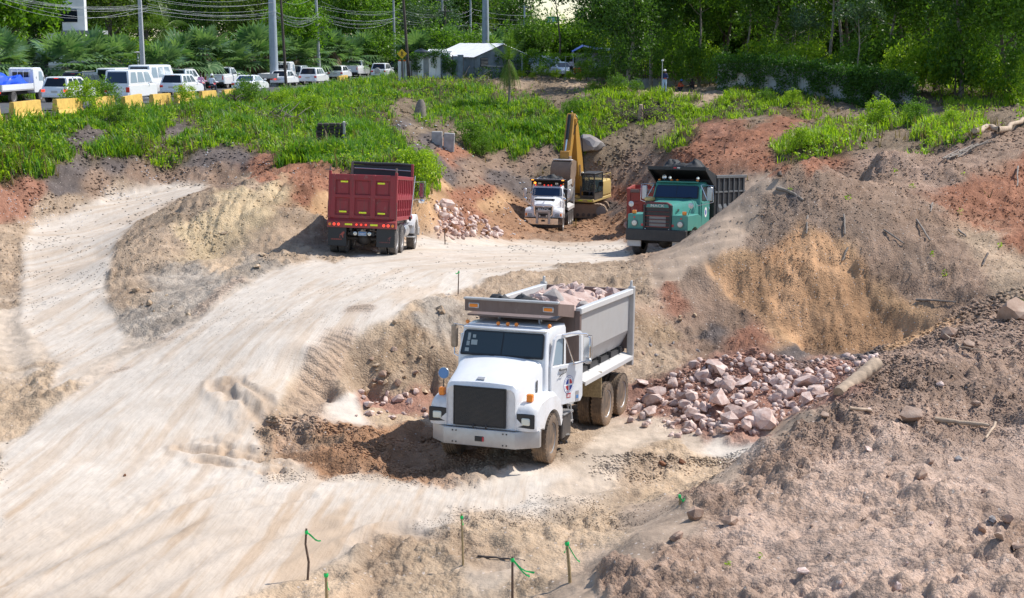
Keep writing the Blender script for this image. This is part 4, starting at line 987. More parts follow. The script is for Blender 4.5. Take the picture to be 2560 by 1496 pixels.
  MB().box((x0 + .07, s * 1.16, 3.22), (.16, .05, .18), .02, taper=(.6, 1)).build('tailgate_lug', M['silver_body'], rp)
  fp = MB().box((x1 - .06, s * 1.13, 2.40), (.14, .14, 1.30), .015).build('front_post', M['brown_steel'], o)
 for s in (-1, 1): side(s)
 MB().box((x1 - .03, 0, 2.32), (.06, 2.2, 1.45)).build('box_front', M['brown_steel'], T)
 MB().box(((x0 + x1) / 2, 0, 1.55), (x1 - x0, 2.0, .10)).build('box_floor', M['dark_metal'], T)
 MB().box((x0 + .02, 0, 2.32), (.07, 2.2, 1.5)).build('tailgate', M['brown_steel'], T)
 MB().box((x0 + .02, 0, 3.05), (.10, 2.2, .08), .01).build('tailgate_rail', M['brown_steel'], T)
 # cab shield
 sh = MB().box((-1.22, 0, 3.02), (1.2, 2.06, .04), rot=(0, .06, 0)).build('cab_shield', M['brown_steel'], T)
 MB().box((-.60, 0, 3.20), (.05, 2.16, .26), .01).build('shield_lip', M['brown_steel'], sh)
 MB().box((-.60, 0, 3.35), (.16, 2.18, .045), .01).build('shield_rail', M['silver_body'], sh)
 for s in (-1, 1): MB().prism([(-.62, 3.07), (-.62, 3.33), (-1.75, 3.18), (-1.75, 2.9)], s * 1.06 - .02, s * 1.06 + .02, 'y').build('shield_side', M['brown_steel'], sh)
 for y in (-.86, .86):
  L = MB().box((-.568, y, 3.2), (.03, .25, .12), .035).build('clearance_lamp', M['rim_bright'], sh, 40)
  MB().box((-.55, y, 3.2), (.03, .20, .075), .03).build('lens', M['amber'], L, 40)
 # wheels
 for s in (-1, 1): wheel(T, 0, s * 1.03, .53, .33, 'rubber_mud', 'rim', 0.06)
 duals(T, (-4.18, -5.52), .53, .28, 1.07, 'rubber_mud', 'rim_bright')
 for s in (-1, 1): MB().box((-3.45, s * 1.0, 1.12), (.03, .5, .62)).build('mud_flap', M['stake'], T)
 pose(T, *POSE_WHITE)
 return T
white_truck = make_white()
bpy.context.view_layer.update()
# ---------------------------------------------------------------- ribbed dump boxes of the other trucks
def ribbed_box(T, x0, x1, zb, zt, skin, rib, nrib, hw=1.22, rails=(.45, .12), knee=None):
 """open box with vertical ribs and long rails on its sides"""
 for s in (-1, 1):
  o = MB().box(((x0 + x1) / 2, s * (hw - .08), (zb + zt) / 2), (x1 - x0, .04, zt - zb)).build('box_side', M[skin], T)
  MB().box(((x0 + x1) / 2, s * (hw - .04), zt - .06), (x1 - x0, .13, .13), .015).build('top_rail', M[rib], o)
  MB().box(((x0 + x1) / 2, s * (hw - .05), zb + .07), (x1 - x0, .12, .15), .015).build('bottom_rail', M[rib], o)
  for f in rails:
   MB().box(((x0 + x1) / 2, s * (hw - .045), zb + (zt - zb) * f), (x1 - x0, .05, .07), .008).build('side_rail', M[rib], o)
  for k in range(nrib):
   x = x0 + (x1 - x0) * (k + .5) / nrib
   r_ = MB().box((x, s * (hw - .03), (zb + zt) / 2), (.09, .075, zt - zb - .1), .012).build('rib', M[rib], o)
  if knee:
   for k in range(nrib - 1):
    x = x0 + (x1 - x0) * (k + 1) / nrib; zk = zb + (zt - zb) * knee
    MB().prism([(s * (hw - .06), zk + .16), (s * (hw + .0), zk), (s * (hw + .0), zk - .14), (s * (hw - .06), zk - .14)], x - .2, x + .2, 'x').build('gusset', M[rib], o)
 MB().box((x1 - .03, 0, (zb + zt) / 2), (.06, hw * 2 - .2, zt - zb)).build('box_front', M[skin], T)
 MB().box(((x0 + x1) / 2, 0, zb + .05), (x1 - x0, hw * 2 - .3, .08)).build('box_floor', M[skin], T)
def cloth_heap(name, c, sx, sy, h, mat, seed, n=26, m=15):
 """crumpled tarpaulin"""
 r = random.Random(seed); ph = [r.uniform(0, 6) for _ in range(6)]; V = []
 for j in range(m + 1):
  for i in range(n + 1):
   u, v = -1 + 2 * i / n, -1 + 2 * j / m
   e = max(0, 1 - abs(v) ** 2.5) * max(0, 1 - abs(u) ** 6)
   f = .55 + .45 * math.sin(u * 5 + ph[0]) * math.cos(v * 3 + ph[1]) + .35 * abs(mnoise.noise(Vector((u * 4 + seed, v * 4, 0)))) * 2
   V.append((c[0] + v * sx + .05 * math.sin(u * 9 + ph[2]), c[1] + u * sy + .05 * math.sin(v * 8 + ph[3]), c[2] + h * e * max(.12, f) + .06 * mnoise.noise(Vector((u * 11, v * 7, seed)))))
 F = [(j * (n + 1) + i, j * (n + 1) + i + 1, (j + 1) * (n + 1) + i + 1, (j + 1) * (n + 1) + i) for j in range(m) for i in range(n)]
 o = MB().add(V, F).build(name, mat, None, 50)
 md = o.modifiers.new('thickness', 'SOLIDIFY'); md.thickness = .02
 return o

# ---------------------------------------------------------------- the red truck, seen from behind
def make_red():
 T = empty('dump_truck'); tag(T, 'dump truck with faded red box and white cab, seen from behind on the haul road', 'dump truck')
 chassis(T, -1.2, 5.4, (-.67, .67, 4.63))
 x0, x1, zb, zt = -1.22, 3.17, 1.22, 2.84
 ribbed_box(T, x0, x1, zb, zt, 'red_side', 'red_side', 9, rails=(.24,), knee=.55)
 # tailgate: sheet, frame bars and six sunk panels
 tg = MB().box((x0 - .03, 0, 2.04), (.05, 2.3, 1.58)).build('tailgate', M['red_paint'], T)
 for y in (-1.08, -.375, .375, 1.08): MB().box((x0 - .085, y, 2.06), (.09, .19, 1.58), .02).build('tailgate_bar', M['red_paint'], tg)
 for z in (1.32, 2.06, 2.74): MB().box((x0 - .08, 0, z), (.075, 2.3, .14 if z < 2.5 else .22), .02).build('tailgate_rail', M['red_paint'], tg)
 for z in (1.68, 2.38):
  for y in (-.725, 0, .725): MB().box((x0 - .058, y, z), (.02, .42, .46), .008).build('panel', M['red_paint'], tg)
 for y, z in ((-.66, 2.55), (.68, 2.58), (-.70, 1.47), (-.02, 1.48), (.70, 1.50)):
  MB().box((x0 - .128 if z < 2 else x0 - .075, y, z), (.012, .27, .06), .012).build('reflector', M['reflect_yellow'], tg)
 for s in (-1, 1):
  MB().box((x0 - .05, s * 1.2, 2.1), (.14, .09, 1.72), .012).build('rear_post', M['red_paint'], T)
  MB().tube([(x0 - .06, s * 1.2, 2.95), (x0 - .06, s * 1.2, 3.12)], .035, 8).build('hinge_pin', M['brown_steel'], T)
  ch = MB()
  for k in range(12): ch.sphere((x0 - .1, s * 1.25, 1.3 + k * .05), (.018, .012, .03), 6, 4)
  tag(ch.build('chain', M['brown_steel'], T), kind='stuff')
 MB().tube([(x0 - .06, 1.2, 3.0), (x0 - .06, 1.38, 2.99)], .02, 6).build('latch_bar', M['brown_steel'], T)
 # tail board with lamps
 tb = MB().prism([(x0 - .22, .93), (x0 - .24, 1.15), (x0 - .06, 1.28), (x0 + .2, 1.28), (x0 + .2, .93)], -1.24, 1.24, 'y').build('tail_board', M['red_paint'], T)
 xb = x0 - .235
 for y, mt in ((1.14, 'amber'), (.98, 'red_lit'), (.82, 'red_lit'), (-.82, 'red_lit'), (-.98, 'red_lit'), (-1.14, 'amber')): lamp(T, 'tail_lamp', (xb, y, 1.045), .056, mt, (-1, 0, 0), .03, 'brown_steel')
 for y in (-.17, 0, .17): lamp(T, 'marker_lamp', (xb, y, 1.05), .038, 'red_lit', (-1, 0, 0), .03, None)
 for y in (-.46, .46): MB().box((xb - .008, y, 1.05), (.012, .27, .065), .01).build('reflector', M['reflect_yellow'], tb)
 for s in (-1, 1):
  f = MB().box((x0 - .14, s * .88, .60), (.025, .66, .68), .006).build('mud_flap', M['black_plastic'], T)
  mk = M['red_dull'] if s > 0 else M['maroon']
  # stamped emblem: a small standing figure over a line of worn letters
  x, y, z = x0 - .156, s * .88 + (-.18 if s > 0 else -.14), .56 if s > 0 else .5
  k = .8 if s > 0 else .55
  fig = [(.07, 0), (.12, 0), (.10, .10), (.02, .12), (-.02, 0), (-.07, 0), (-.05, .12), (-.10, .2), (-.12, .26), (-.06, .28), (.0, .24), (.06, .17), (.11, .13)]
  MB().prism([(y + a * k, z + b_ * k) for a, b_ in fig], x - .003, x, 'x').build('stamp', mk, f)
  q = MB(); [q.box((x - .002, s * .88 + .2 - .05 * j, z - .06), (.004, .036, .045 if j % 3 else .03)) for j in range(8)]; tag(q.build('worn_lettering', mk, f), kind='stuff')
 MB().box((x0 + .1, 0, .72), (.05, .9, .16), .01).build('lamp_bar', M['black_plastic'], T)
 for y in (-.26, .26): lamp(T, 'work_lamp', (x0 + .07, y, .72), .055, 'lamp_clear', (-1, 0, 0), .03, 'chrome')
 pl = MB().box((x0 + .065, 0, .72), (.012, .31, .16), .006).build('licence_plate', M['sign_back'], T)
 MB().box((x0 + .058, .0, .725), (.006, .26, .12)).build('plate_face', M['plate_blue'], pl)
 text(pl, 'plate_lettering', 'L368877', .075, (x0 + .052, 0, .71), REAR, M['sign_white'], .002, .9)
 # front bulkhead, tarp roll and shield
 MB().box((x1, 0, 3.03), (.06, 2.3, .46)).build('bulkhead', M['black_steel'], T)
 for s in (-1, 1): MB().box((x1 - .02, s * 1.18, 2.75), (.1, .1, 1.2), .01).build('bulkhead_post', M['red_side'] if s < 0 else M['brown_steel'], T)
 MB().tube([(x1 - .06, -1.12, 3.08), (x1 - .06, 0, 3.12), (x1 - .06, 1.1, 3.14)], .022, 6).build('tarp_bar', M['rim_bright'], T)
 rl = MB().tube([(x1, -1.22, 3.30), (x1, -.5, 3.33), (x1, .2, 3.31), (x1, 1.2, 3.34)], [.06, .07, .075, .06], 10).build('tarp_roll', M['tarp_black'], T, 50)
 MB().box((3.75, 0, 3.22), (1.1, 2.2, .04), rot=(0, -.04, 0)).build('cab_shield', M['black_steel'], T)
 MB().tube([(2.2, -1.28, 1.2), (3.1, -1.30, 2.9)], .018, 6).build('tarp_arm', M['rim_bright'], T)
 MB().box((2.2, -1.27, 1.25), (.14, .08, .16), .015).build('arm_pivot', M['black_plastic'], T)
 # cab
 cab = MB().prism([(3.35, 1.05), (3.35, 2.78), (3.5, 2.86), (4.3, 2.82), (4.55, 2.2), (4.6, 1.05)], -1.0, 1.0, 'y').build('cab', M['white_paint'], T); bevel(cab, .05)
 MB().prism([(3.5, 2.1), (3.5, 2.65), (4.2, 2.65), (4.42, 2.1)], -1.012, -1.002, 'y').build('side_window', M['glass'], cab)
 hd = MB().loft([[(4.6, -.92, 1.0), (4.6, -.92, 1.95), (4.6, -.7, 2.12), (4.6, .7, 2.12), (4.6, .92, 1.95), (4.6, .92, 1.0)], [(5.8, -.75, .9), (5.8, -.75, 1.6), (5.8, -.6, 1.72), (5.8, .6, 1.72), (5.8, .75, 1.6), (5.8, .75, .9)]]).build('hood', M['white_paint'], T); bevel(hd, .05)
 for s in (-1, 1):
  pts = [(4.63 + .72 * math.cos(a), .53 + .86 * math.sin(a)) for a in np.linspace(.1, 3.0, 12)]
  ins = [(4.63 + .60 * math.cos(a), .53 + .66 * math.sin(a)) for a in np.linspace(.1, 3.0, 12)]
  f = MB().loft([[(x, s * .75, z) for x, z in pts + ins[::-1]], [(x, s * 1.21, z) for x, z in pts + ins[::-1]]]).build('fender', M['white_paint'], T, 40)
  sidemirror(T, (4.35, s * 1.42, 2.35), .2, .62, 'black_plastic', 'mirror', (((4.3, s * 1.0, 2.66), (4.33, s * 1.55, 2.70), (4.33, s * 1.56, 2.02), (4.3, s * 1.0, 1.95)),))
  MB().sphere((4.35, s * 1.42, 1.92), (.07, .13, .09), 12, 7).build('spot_mirror', M['chrome'], T, 60)
  MB().sphere((4.0, s * .9, 2.9), (.06, .05, .05), 10, 6).build('marker_lamp', M['amber'], cab, 60)
  st = MB().box((3.9, s * 1.02, .95), (.7, .34, .06), .01).build('step', M['rim_bright'], T)
  MB().box((3.9, s * 1.08, .5), (.7, .3, .05), .01).build('step', M['rim_bright'], T)
  MB().lathe([(.001, -.5), (.28, -.5), (.3, -.47), (.3, .47), (.28, .5), (.001, .5)], 20, 'x', (2.55, s * .86, .78)).build('fuel_tank', M['rim_bright'], T, 40)
 MB().tube([(3.22, -.95, .9), (3.22, -.95, 2.6)], .075, 10).build('exhaust', M['rim'], T, 50)
 bp = MB().box((5.92, 0, .68), (.12, 2.36, .34), .02).build('bumper', M['bumper_silver'], T)
 for s in (-1, 1): wheel(T, 4.63, s * 1.03, .53, .31, 'rubber', 'rim_bright')
 duals(T, (-.67, .67), .53, .28, 1.07, 'rubber', 'rim_bright')
 pose(T, *POSE_RED); return T
red_truck = make_red()

# ---------------------------------------------------------------- the green truck by the cut hill
def make_green():
 T = empty('dump_truck'); tag(T, 'old green dump truck with black ribbed box, half behind the cut hill', 'dump truck')
 chassis(T, -6.3, .8, (0, -4.2, -5.6))
 G = 'green_paint'
 bp = MB().box((.97, 0, .84), (.22, 2.44, .44), .02).build('bumper', M['black_steel'], T)
 for s in (-1, 1): MB().box((.90, s * .92, .50), (.08, .56, .24), .01).build('valance', M['shelf_silver'], T)
 # hood
 def ring(x, w, zt, zb): return [(x, -w, zb), (x, -w, zt - .22), (x, -w * .9, zt - .06), (x, -w * .6, zt), (x, w * .6, zt), (x, w * .9, zt - .06), (x, w, zt - .22), (x, w, zb)]
 hood = MB().loft([ring(.78, .52, 2.00, 1.0), ring(.4, .56, 2.06, 1.0), ring(-.2, .66, 2.12, 1.05), ring(-.75, .78, 2.16, 1.1), ring(-1.25, .96, 2.20, 1.2)]).build('hood', M[G], T, 30)
 text(hood, 'hood_lettering', 'Mack', .13, (.25, .615, 1.80), LEFT @ Matrix.Rotation(math.radians(8), 4, 'Y'), M['dark_metal'], .01)
 # radiator shell and grille
 gr = MB().box((.82, 0, 1.50), (.10, 1.06, .98), .02).build('grille', M['grille_black'], T)
 for y in (-.53, .53): MB().box((.86, y, 1.5), (.16, .09, 1.0), .015).build('grille_post', M['black_steel'], gr)
 for k, z in enumerate((1.16, 1.30, 1.44, 1.58, 1.74)): MB().box((.895, 0, z), (.05, .98, .028), .006).build('grille_bar', M['maroon'] if k % 3 else M['red_dull'], gr)
 for y in (-.32, .32): MB().box((.875, y, 1.36), (.02, .03, .42)).build('grille_stay', M['rim'], gr)
 MB().box((.872, 0, 1.36), (.01, .6, .4)).build('radiator_core', M['rim'], gr)
 cap = [(-.56, 1.88), (-.52, 2.03), (-.35, 2.11), (.35, 2.11), (.52, 2.03), (.56, 1.88)]
 sh = MB().prism(cap, .72, .92, 'x').build('radiator_cap', M['maroon'], T); bevel(sh, .02)
 MB().prism([(-.47, 1.90), (-.42, 2.03), (.42, 2.03), (.47, 1.90)], .92, .93, 'x').build('nameplate', M[G], sh)
 text(sh, 'nameplate_lettering', 'MACK', .15, (.935, 0, 1.965), FRONT, M['rim_bright'], .008, 1.35)
 for y in (-.5, .5): lamp(T, 'fog_lamp', (.90, y * 1.0, 1.07), .04, 'lamp_clear', (1, 0, 0), .03, None)
 # flat fenders
 for s in (-1, 1):
  prof = [(.88, 1.04), (.88, 1.62), (-.35, 1.66), (-.75, 1.55), (-.82, 1.1)] + [(.64 * math.cos(a), .5 + .66 * math.sin(a)) for a in np.linspace(math.radians(150), math.radians(52), 9)] + [(.45, 1.04)]
  f = MB().prism(prof, s * .56, s * 1.22, 'y').build('fender', M[G], T); bevel(f, .02)
  lamp(T, 'headlight', (.885, s * .93, 1.28), .105, 'lamp_clear', (1, 0, 0), .06, 'rim')
  sg = MB().box((.72, s * 1.02, 1.70), (.10, .15, .14), .02).build('turn_signal', M['amber'], f)
  MB().box((.67, s * 1.02, 1.70), (.04, .16, .15), .01).build('lamp_housing', M['rim_bright'], sg)
  MB().box((.886, s * .95, 1.50), (.012, .06, .06)).build('reflector', M['sign_red'], f)
  MB().box((.888, s * .62, 1.22), (.012, .09, .09)).build('reflector', M['sign_red'], f)
  rm = MB().lathe([(.001, -.02), (.10, -.01), (.11, .01), (.001, .03)], 16, 'x', (.55, s * 1.22, 2.0)).build('fender_mirror', M['rim_bright'], T, 50)
  MB().tube([(.55, s * 1.22, 1.92), (.5, s * 1.1, 1.64)], .012, 6).build('mirror_stalk', M['dark_metal'], rm)
 # cab
 prof = [(-1.22, 1.15), (-1.20, 2.18), (-1.40, 2.76), (-1.52, 2.86), (-2.1, 2.9), (-2.32, 2.82), (-2.36, 1.1)]
 rings = [[(x - (k if x > -1.5 else -k), y * (1 if z < 2.3 else .95), z - (k if z > 2.5 else 0)) for x, z in prof] for y, k in ((-1.02, .06), (-.96, 0), (.96, 0), (1.02, .06))]
 cab = MB().loft(rings).build('cab', M[G], T, 35); bevel(cab, .04)
 MB().box((-1.40, 0, 2.86), (.24, 1.7, .06), .02).build('visor', M[G], cab)
 def wsp(y, t): return (-1.185 - .2 * t, y * (1 - .04 * t), 2.22 + .50 * t)
 rg = [wsp(-.90, 0), wsp(.90, 0), wsp(.92, .1), wsp(.91, .9), wsp(.85, 1), wsp(-.85, 1), wsp(-.91, .9), wsp(-.92, .1)]
 ws = MB().loft([rg, [(x + .02, y, z + .006) for x, y, z in rg]]).build('windshield', M['black_plastic'], cab)
 for a, b_ in ((-.87, -.01), (.01, .87)):
  p = [wsp(a, .06), wsp(b_, .06), wsp(b_, .95), wsp(a, .95)]
  MB().loft([[(x + .02, y, z + .006) for x, y, z in p], [(x + .026, y, z + .008) for x, y, z in p]]).build('pane', M['glass_blue'], ws)
 MB().tube([tuple(np.array(wsp(.3, .0)) + (.03, 0, 0)), tuple(np.array(wsp(.62, .12)) + (.04, 0, 0))], .01, 5).build('wiper', M['black_plastic'], ws)
 for s in (-1, 1):
  dr = MB().prism([(-1.30, 1.12), (-1.32, 2.10), (-2.26, 2.10), (-2.28, 1.12)], s * 1.02, s * 1.05, 'y').build('door', M[G], T); bevel(dr, .015)
  MB().prism([(-1.36, 2.16), (-1.50, 2.68), (-2.22, 2.70), (-2.24, 2.16)], s * .985, s * 1.02, 'y').build('side_window', M['glass'], dr)
  MB().tube([(-2.1, s * 1.06, 1.9), (-2.1, s * 1.09, 1.8), (-2.1, s * 1.06, 1.7)], .015, 6).build('door_handle', M['chrome'], dr)
  sidemirror(T, (-1.28, s * 1.36, 2.42), .21, .56, 'rim_bright', 'shelf_silver', (((-1.3, s * .98, 2.78), (-1.26, s * 1.5, 2.74), (-1.26, s * 1.52, 2.1), (-1.0, s * .95, 1.95)), ((-1.3, s * .98, 2.74), (-1.24, s * 1.3, 2.12))), -1)
 em = MB().prism([(-1.78 + .15 * math.cos(a), 1.68 + .20 * math.sin(a)) for a in np.linspace(0, 6.283, 20, endpoint=False)], 1.05, 1.054, 'y').build('emblem', M['sign_white'], T)
 MB().prism([(-1.78 + .08 * math.cos(a), 1.68 + .11 * math.sin(a)) for a in np.linspace(0, 6.283, 16, endpoint=False)], 1.054, 1.057, 'y').build('emblem_core', M['sign_blue'], em)
 for y, z, r in ((-.62, 3.04, .095), (-.38, 3.02, .07), (.78, 3.02, .07)):
  h_ = MB().lathe([(r * .5, .0), (r, .05), (r * .9, .06), (r * .35, -.05), (r * .3, -.25), (.001, -.25)], 18, 'x', (-1.55, y, z)).build('air_horn', M['chrome'], cab, 50)
 for y in (-.8, -.3, -.05, .78): MB().sphere((-1.45, y, 2.93), (.06, .06, .04), 10, 6).build('marker_lamp', M['amber'], cab, 60)
 MB().lathe([(.001, 0), (.2, 0), (.22, .05), (.2, .12), (.06, .16), (.001, .16)], 18, 'z', (-1.05, -1.05, 2.1)).build('air_cleaner_cap', M['dig_cream'], T, 50)
 MB().lathe([(.001, -.7), (.18, -.7), (.18, 0), (.001, 0)], 18, 'z', (-1.05, -1.05, 2.1)).build('air_cleaner', M['dark_metal'], T, 50)
 MB().tube([(-2.3, -1.1, .9), (-2.3, -1.1, 2.6)], .12, 12).build('exhaust', M['dark_metal'], T, 50)
 MB().tube([(-1.32, -1.1, 2.72), (-2.3, -1.12, 2.72)], .06, 10).build('exhaust_pipe', M['wood_pale'], T, 50)
 # box and shield
 ribbed_box(T, -6.68, -2.5, 1.35, 3.14, 'black_steel', 'rib_grey', 6, rails=(.62,), knee=.26)
 MB().box((-6.66, 0, 2.2), (.08, 2.3, 1.7)).build('tailgate', M['black_steel'], T)
 sp = MB().loft([[(-2.5, -1.18, 3.1), (-2.5, 1.18, 3.1), (-2.5, 1.18, 2.95), (-2.5, -1.18, 2.95)], [(-1.15, -1.18, 3.46), (-1.15, 1.18, 3.46), (-1.15, 1.18, 3.42), (-1.15, -1.18, 3.42)]]).build('cab_shield', M['black_steel'], T)
 MB().box((-1.13, 0, 3.40), (.05, 2.4, .14), .01).build('shield_lip', M['black_steel'], sp)
 for y in (-.05, .1): MB().box((-1.10, y, 3.42), (.012, .12, .05)).build('reflector', M['sign_red'] if y < 0 else M['shelf_silver'], sp)
 for s in (-1, 1): MB().prism([(-2.5, 2.6), (-2.5, 3.15), (-1.15, 3.46), (-1.15, 3.34)], s * 1.19 - .02, s * 1.19 + .02, 'y').build('shield_side', M['black_steel'], sp)
 for s in (-1, 1): wheel(T, 0, s * 1.02, .53, .31, 'rubber', 'rim')
 duals(T, (-4.2, -5.6), .53, .28, 1.07)
 pose(T, *POSE_GREEN); return T
green_truck = make_green()
mg = pose_mat(POSE_GREEN)
tp = cloth_heap('tarpaulin', (-1.75, .1, 3.42), .45, .85, .30, M['tarp_black'], 3); tp.matrix_world = mg
tag(tp, 'black tarpaulin bundled on the cab shield of the green truck', 'tarpaulin')

# ---------------------------------------------------------------- the white truck being loaded
def make_mack():
 T = empty('dump_truck'); tag(T, 'white dump truck with chrome bumper being loaded by the excavator', 'dump truck')
 chassis(T, -6.8, .9, (0, -3.4, -4.7, -6.0))
 Wp = 'white_paint'
 bp = MB().prism([(1.12, -.95), (1.12, .95), (.98, 1.2), (.88, 1.2), (1.0, .9), (1.0, -.9), (.88, -1.2), (.98, -1.2)], .46, .84, 'z').build('bumper', M['chrome'], T)
 MB().box((1.05, 0, .88), (.1, 2.3, .06), .01).build('bumper_top', M['black_plastic'], bp)
 MB().box((1.0, 0, .36), (.08, 2.2, .2), .02).build('air_dam', M['black_plastic'], bp)
 q = MB()
 for y in (-.38, .38): q.box((1.17, y, .93), (.06, .15, .86), .01)
 q.box((1.17, 0, 1.29), (.06, .9, .16), .01); q.box((1.175, 0, .92), (.04, .62, .05), .01)
 q.build('bull_bar', M['bumper_silver'], T)
 MB().box((1.125, 0, .70), (.02, .24, .12), .01).build('tow_socket', M['black_plastic'], bp)
 pl = MB().box((1.13, 0, 1.02), (.02, .5, .18), .01).build('plate_holder', M['black_plastic'], T)
 for y in (-.22, .22): MB().box((1.145, y, 1.0), (.02, .09, .11), .01).build('fog_lamp', M['lamp_clear'], pl)
 def ring(x, w, zt, zb): return [(x, -w, zb), (x, -w, zt - .25), (x, -w * .86, zt - .07), (x, -w * .6, zt), (x, w * .6, zt), (x, w * .86, zt - .07), (x, w, zt - .25), (x, w, zb)]
 hood = MB().loft([ring(.98, .62, 1.60, .85), ring(.90, .68, 1.74, .85), ring(.5, .74, 1.88, .9), ring(-.2, .86, 2.04, 1.0), ring(-.88, 1.0, 2.14, 1.1)]).build('hood', M[Wp], T, 30)
 MB().box((.28, -.02, 1.985), (.14, 1.3, .10), .03, rot=(0, .25, 0)).build('hood_vent', M['black_plastic'], hood)
 dog = [(-.10, 0), (-.08, .08), (-.03, .12), (.04, .1), (.08, .16), (.12, .13), (.10, .05), (.06, 0)]
 MB().prism([(.72 + a * .9, 1.80 + b_ * .9) for a, b_ in dog], -.02, .02, 'y').build('hood_ornament', M['chrome'], hood)
 # grille
 gp = [(-.60, 1.62), (-.1, 1.62), (0, 1.57), (.1, 1.62), (.60, 1.62), (.58, 1.08), (.44, .92), (-.44, .92), (-.58, 1.08)]
 g = MB().prism(gp, .97, 1.02, 'x').build('grille', M['chrome'], T)
 MB().prism([(y * .9, 1.29 + (z - 1.29) * .9) for y, z in gp], 1.02, 1.03, 'x').build('grille_mesh', M['grille_black'], g)
 for z in (1.04, 1.15, 1.26, 1.54): MB().box((1.04, 0, z), (.02, .98, .03), .006).build('grille_bar', M['rim_bright'], g)
 text(g, 'grille_lettering', 'MACK', .165, (1.042, 0, 1.405), FRONT, M['sign_white'], .01, 1.55)
 for s in (-1, 1):
  prof = [(1.0, .88), (1.02, 1.2), (.9, 1.42), (.4, 1.54), (-.2, 1.5), (-.6, 1.3), (-.68, .9)] + [(.62 * math.cos(a), .5 + .64 * math.sin(a)) for a in np.linspace(math.radians(155), math.radians(38), 10)] + [(.6, .88)]
  rings = [[(x - (k if x > .85 else 0), s * y, z - (k * .8 if z > 1.25 else 0)) for x, z in prof] for y, k in ((.60, 0), (1.0, .02), (1.2, .14))]
  f = MB().loft(rings).build('fender', M[Wp], T, 40)
  MB().box((.985, s * .80, 1.06), (.06, .36, .22), .03, rot=(0, 0, -s * .1)).build('headlight', M['glass_pale'], f, 40)
  MB().box((.99, s * .93, 1.06), (.06, .1, .16), .02, rot=(0, 0, -s * .1)).build('lamp_shade', M['black_plastic'], f, 40)
  MB().box((.93, s * 1.10, 1.07), (.10, .11, .18), .03, rot=(0, 0, -s * .5)).build('turn_signal', M['amber'], f, 40)
  sidemirror(T, (-.72, s * 1.42, 2.34), .19, .56, 'rim_bright', 'mirror', (((-.85, s * 1.0, 2.66), (-.72, s * 1.5, 2.62), (-.72, s * 1.52, 2.05), (-.8, s * 1.0, 1.9)),), 1)
  rm = MB().sphere((.35, s * 1.24, 2.02), (.05, .11, .10), 14, 8).build('fender_mirror', M['chrome'], T, 60)
  q = MB(); q.tube([(.35, s * 1.24, 1.94), (.3, s * 1.2, 1.5)], .013, 6); q.tube([(.35, s * 1.24, 1.92), (.25, s * .9, 1.62)], .01, 6); q.build('mirror_stalk', M['chrome'], rm)
  MB().tube([(-.98, s * 1.04, 1.5), (-1.0, s * 1.10, 1.7), (-1.0, s * 1.10, 2.3), (-1.02, s * 1.02, 2.4)], .02, 6).build('grab_rail', M['chrome'], T)
 prof = [(-.86, 1.1), (-.86, 2.14), (-1.10, 2.66), (-1.2, 2.76), (-1.7, 2.84), (-2.0, 2.78), (-2.02, 1.1)]
 rings = [[(x - (k if x > -1.3 else -k), y * (1 if z < 2.3 else .95), z - (k if z > 2.5 else 0)) for x, z in prof] for y, k in ((-1.04, .06), (-.98, 0), (.98, 0), (1.04, .06))]
 cab = MB().loft(rings).build('cab', M[Wp], T, 35); bevel(cab, .05)
 def wsp(y, t): return (-.845 - .235 * t, y * (1 - .03 * t), 2.17 + .49 * t)
 rg = [wsp(-.95, 0), wsp(.95, 0), wsp(.96, .1), wsp(.95, .92), wsp(.9, 1), wsp(-.9, 1), wsp(-.95, .92), wsp(-.96, .1)]
 ws = MB().loft([rg, [(x + .02, y, z + .006) for x, y, z in rg]]).build('windshield', M['glass_blue'], cab)
 st = MB()
 for k in range(7): 
  x, y, z = wsp(-.86 + .05 * (k % 2), .12 + .11 * k); st.box((x + .025, y, z + .008), (.004, .07, .06))
  x, y, z = wsp(.86, .1 + .12 * k); st.box((x + .025, y, z + .008), (.004, .08, .07))
 tag(st.build('sticker', M['glass_pale'], ws), kind='stuff')
 for s in (-1, 1):
  dr = MB().prism([(-.92, 1.12), (-.94, 2.08), (-1.9, 2.08), (-1.92, 1.12)], s * 1.04, s * 1.065, 'y').build('door', M[Wp], T)
  MB().prism([(-1.0, 2.14), (-1.2, 2.6), (-1.86, 2.64), (-1.88, 2.14)], s * 1.0, s * 1.045, 'y').build('side_window', M['glass_dark'], dr)
 for y in (-.8, -.24, .02, .22, .84): MB().sphere((-1.25, y, 2.84), (.06, .045, .04), 10, 6).build('marker_lamp', M['red_lit'], cab, 60)
 MB().sphere((-1.35, -.86, 2.96), (.08, .085, .075), 12, 8).build('beacon', M['amber_lit'], cab, 60)
 MB().sphere((-1.35, .98, 2.92), (.06, .05, .05), 12, 8).build('beacon', M['amber'], cab, 60)
 for y in (-.55, .56): MB().box((-1.3, y, 2.94), (.08, .20, .11), .01).build('work_lamp', M['lamp_clear'], cab)
 MB().tube([(-2.1, -1.05, .9), (-2.1, -1.05, 2.7), (-2.1, -1.0, 2.85)], .08, 10).build('exhaust', M['chrome'], T, 50)
 # half-round dump box
 x0, x1 = -7.0, -2.2
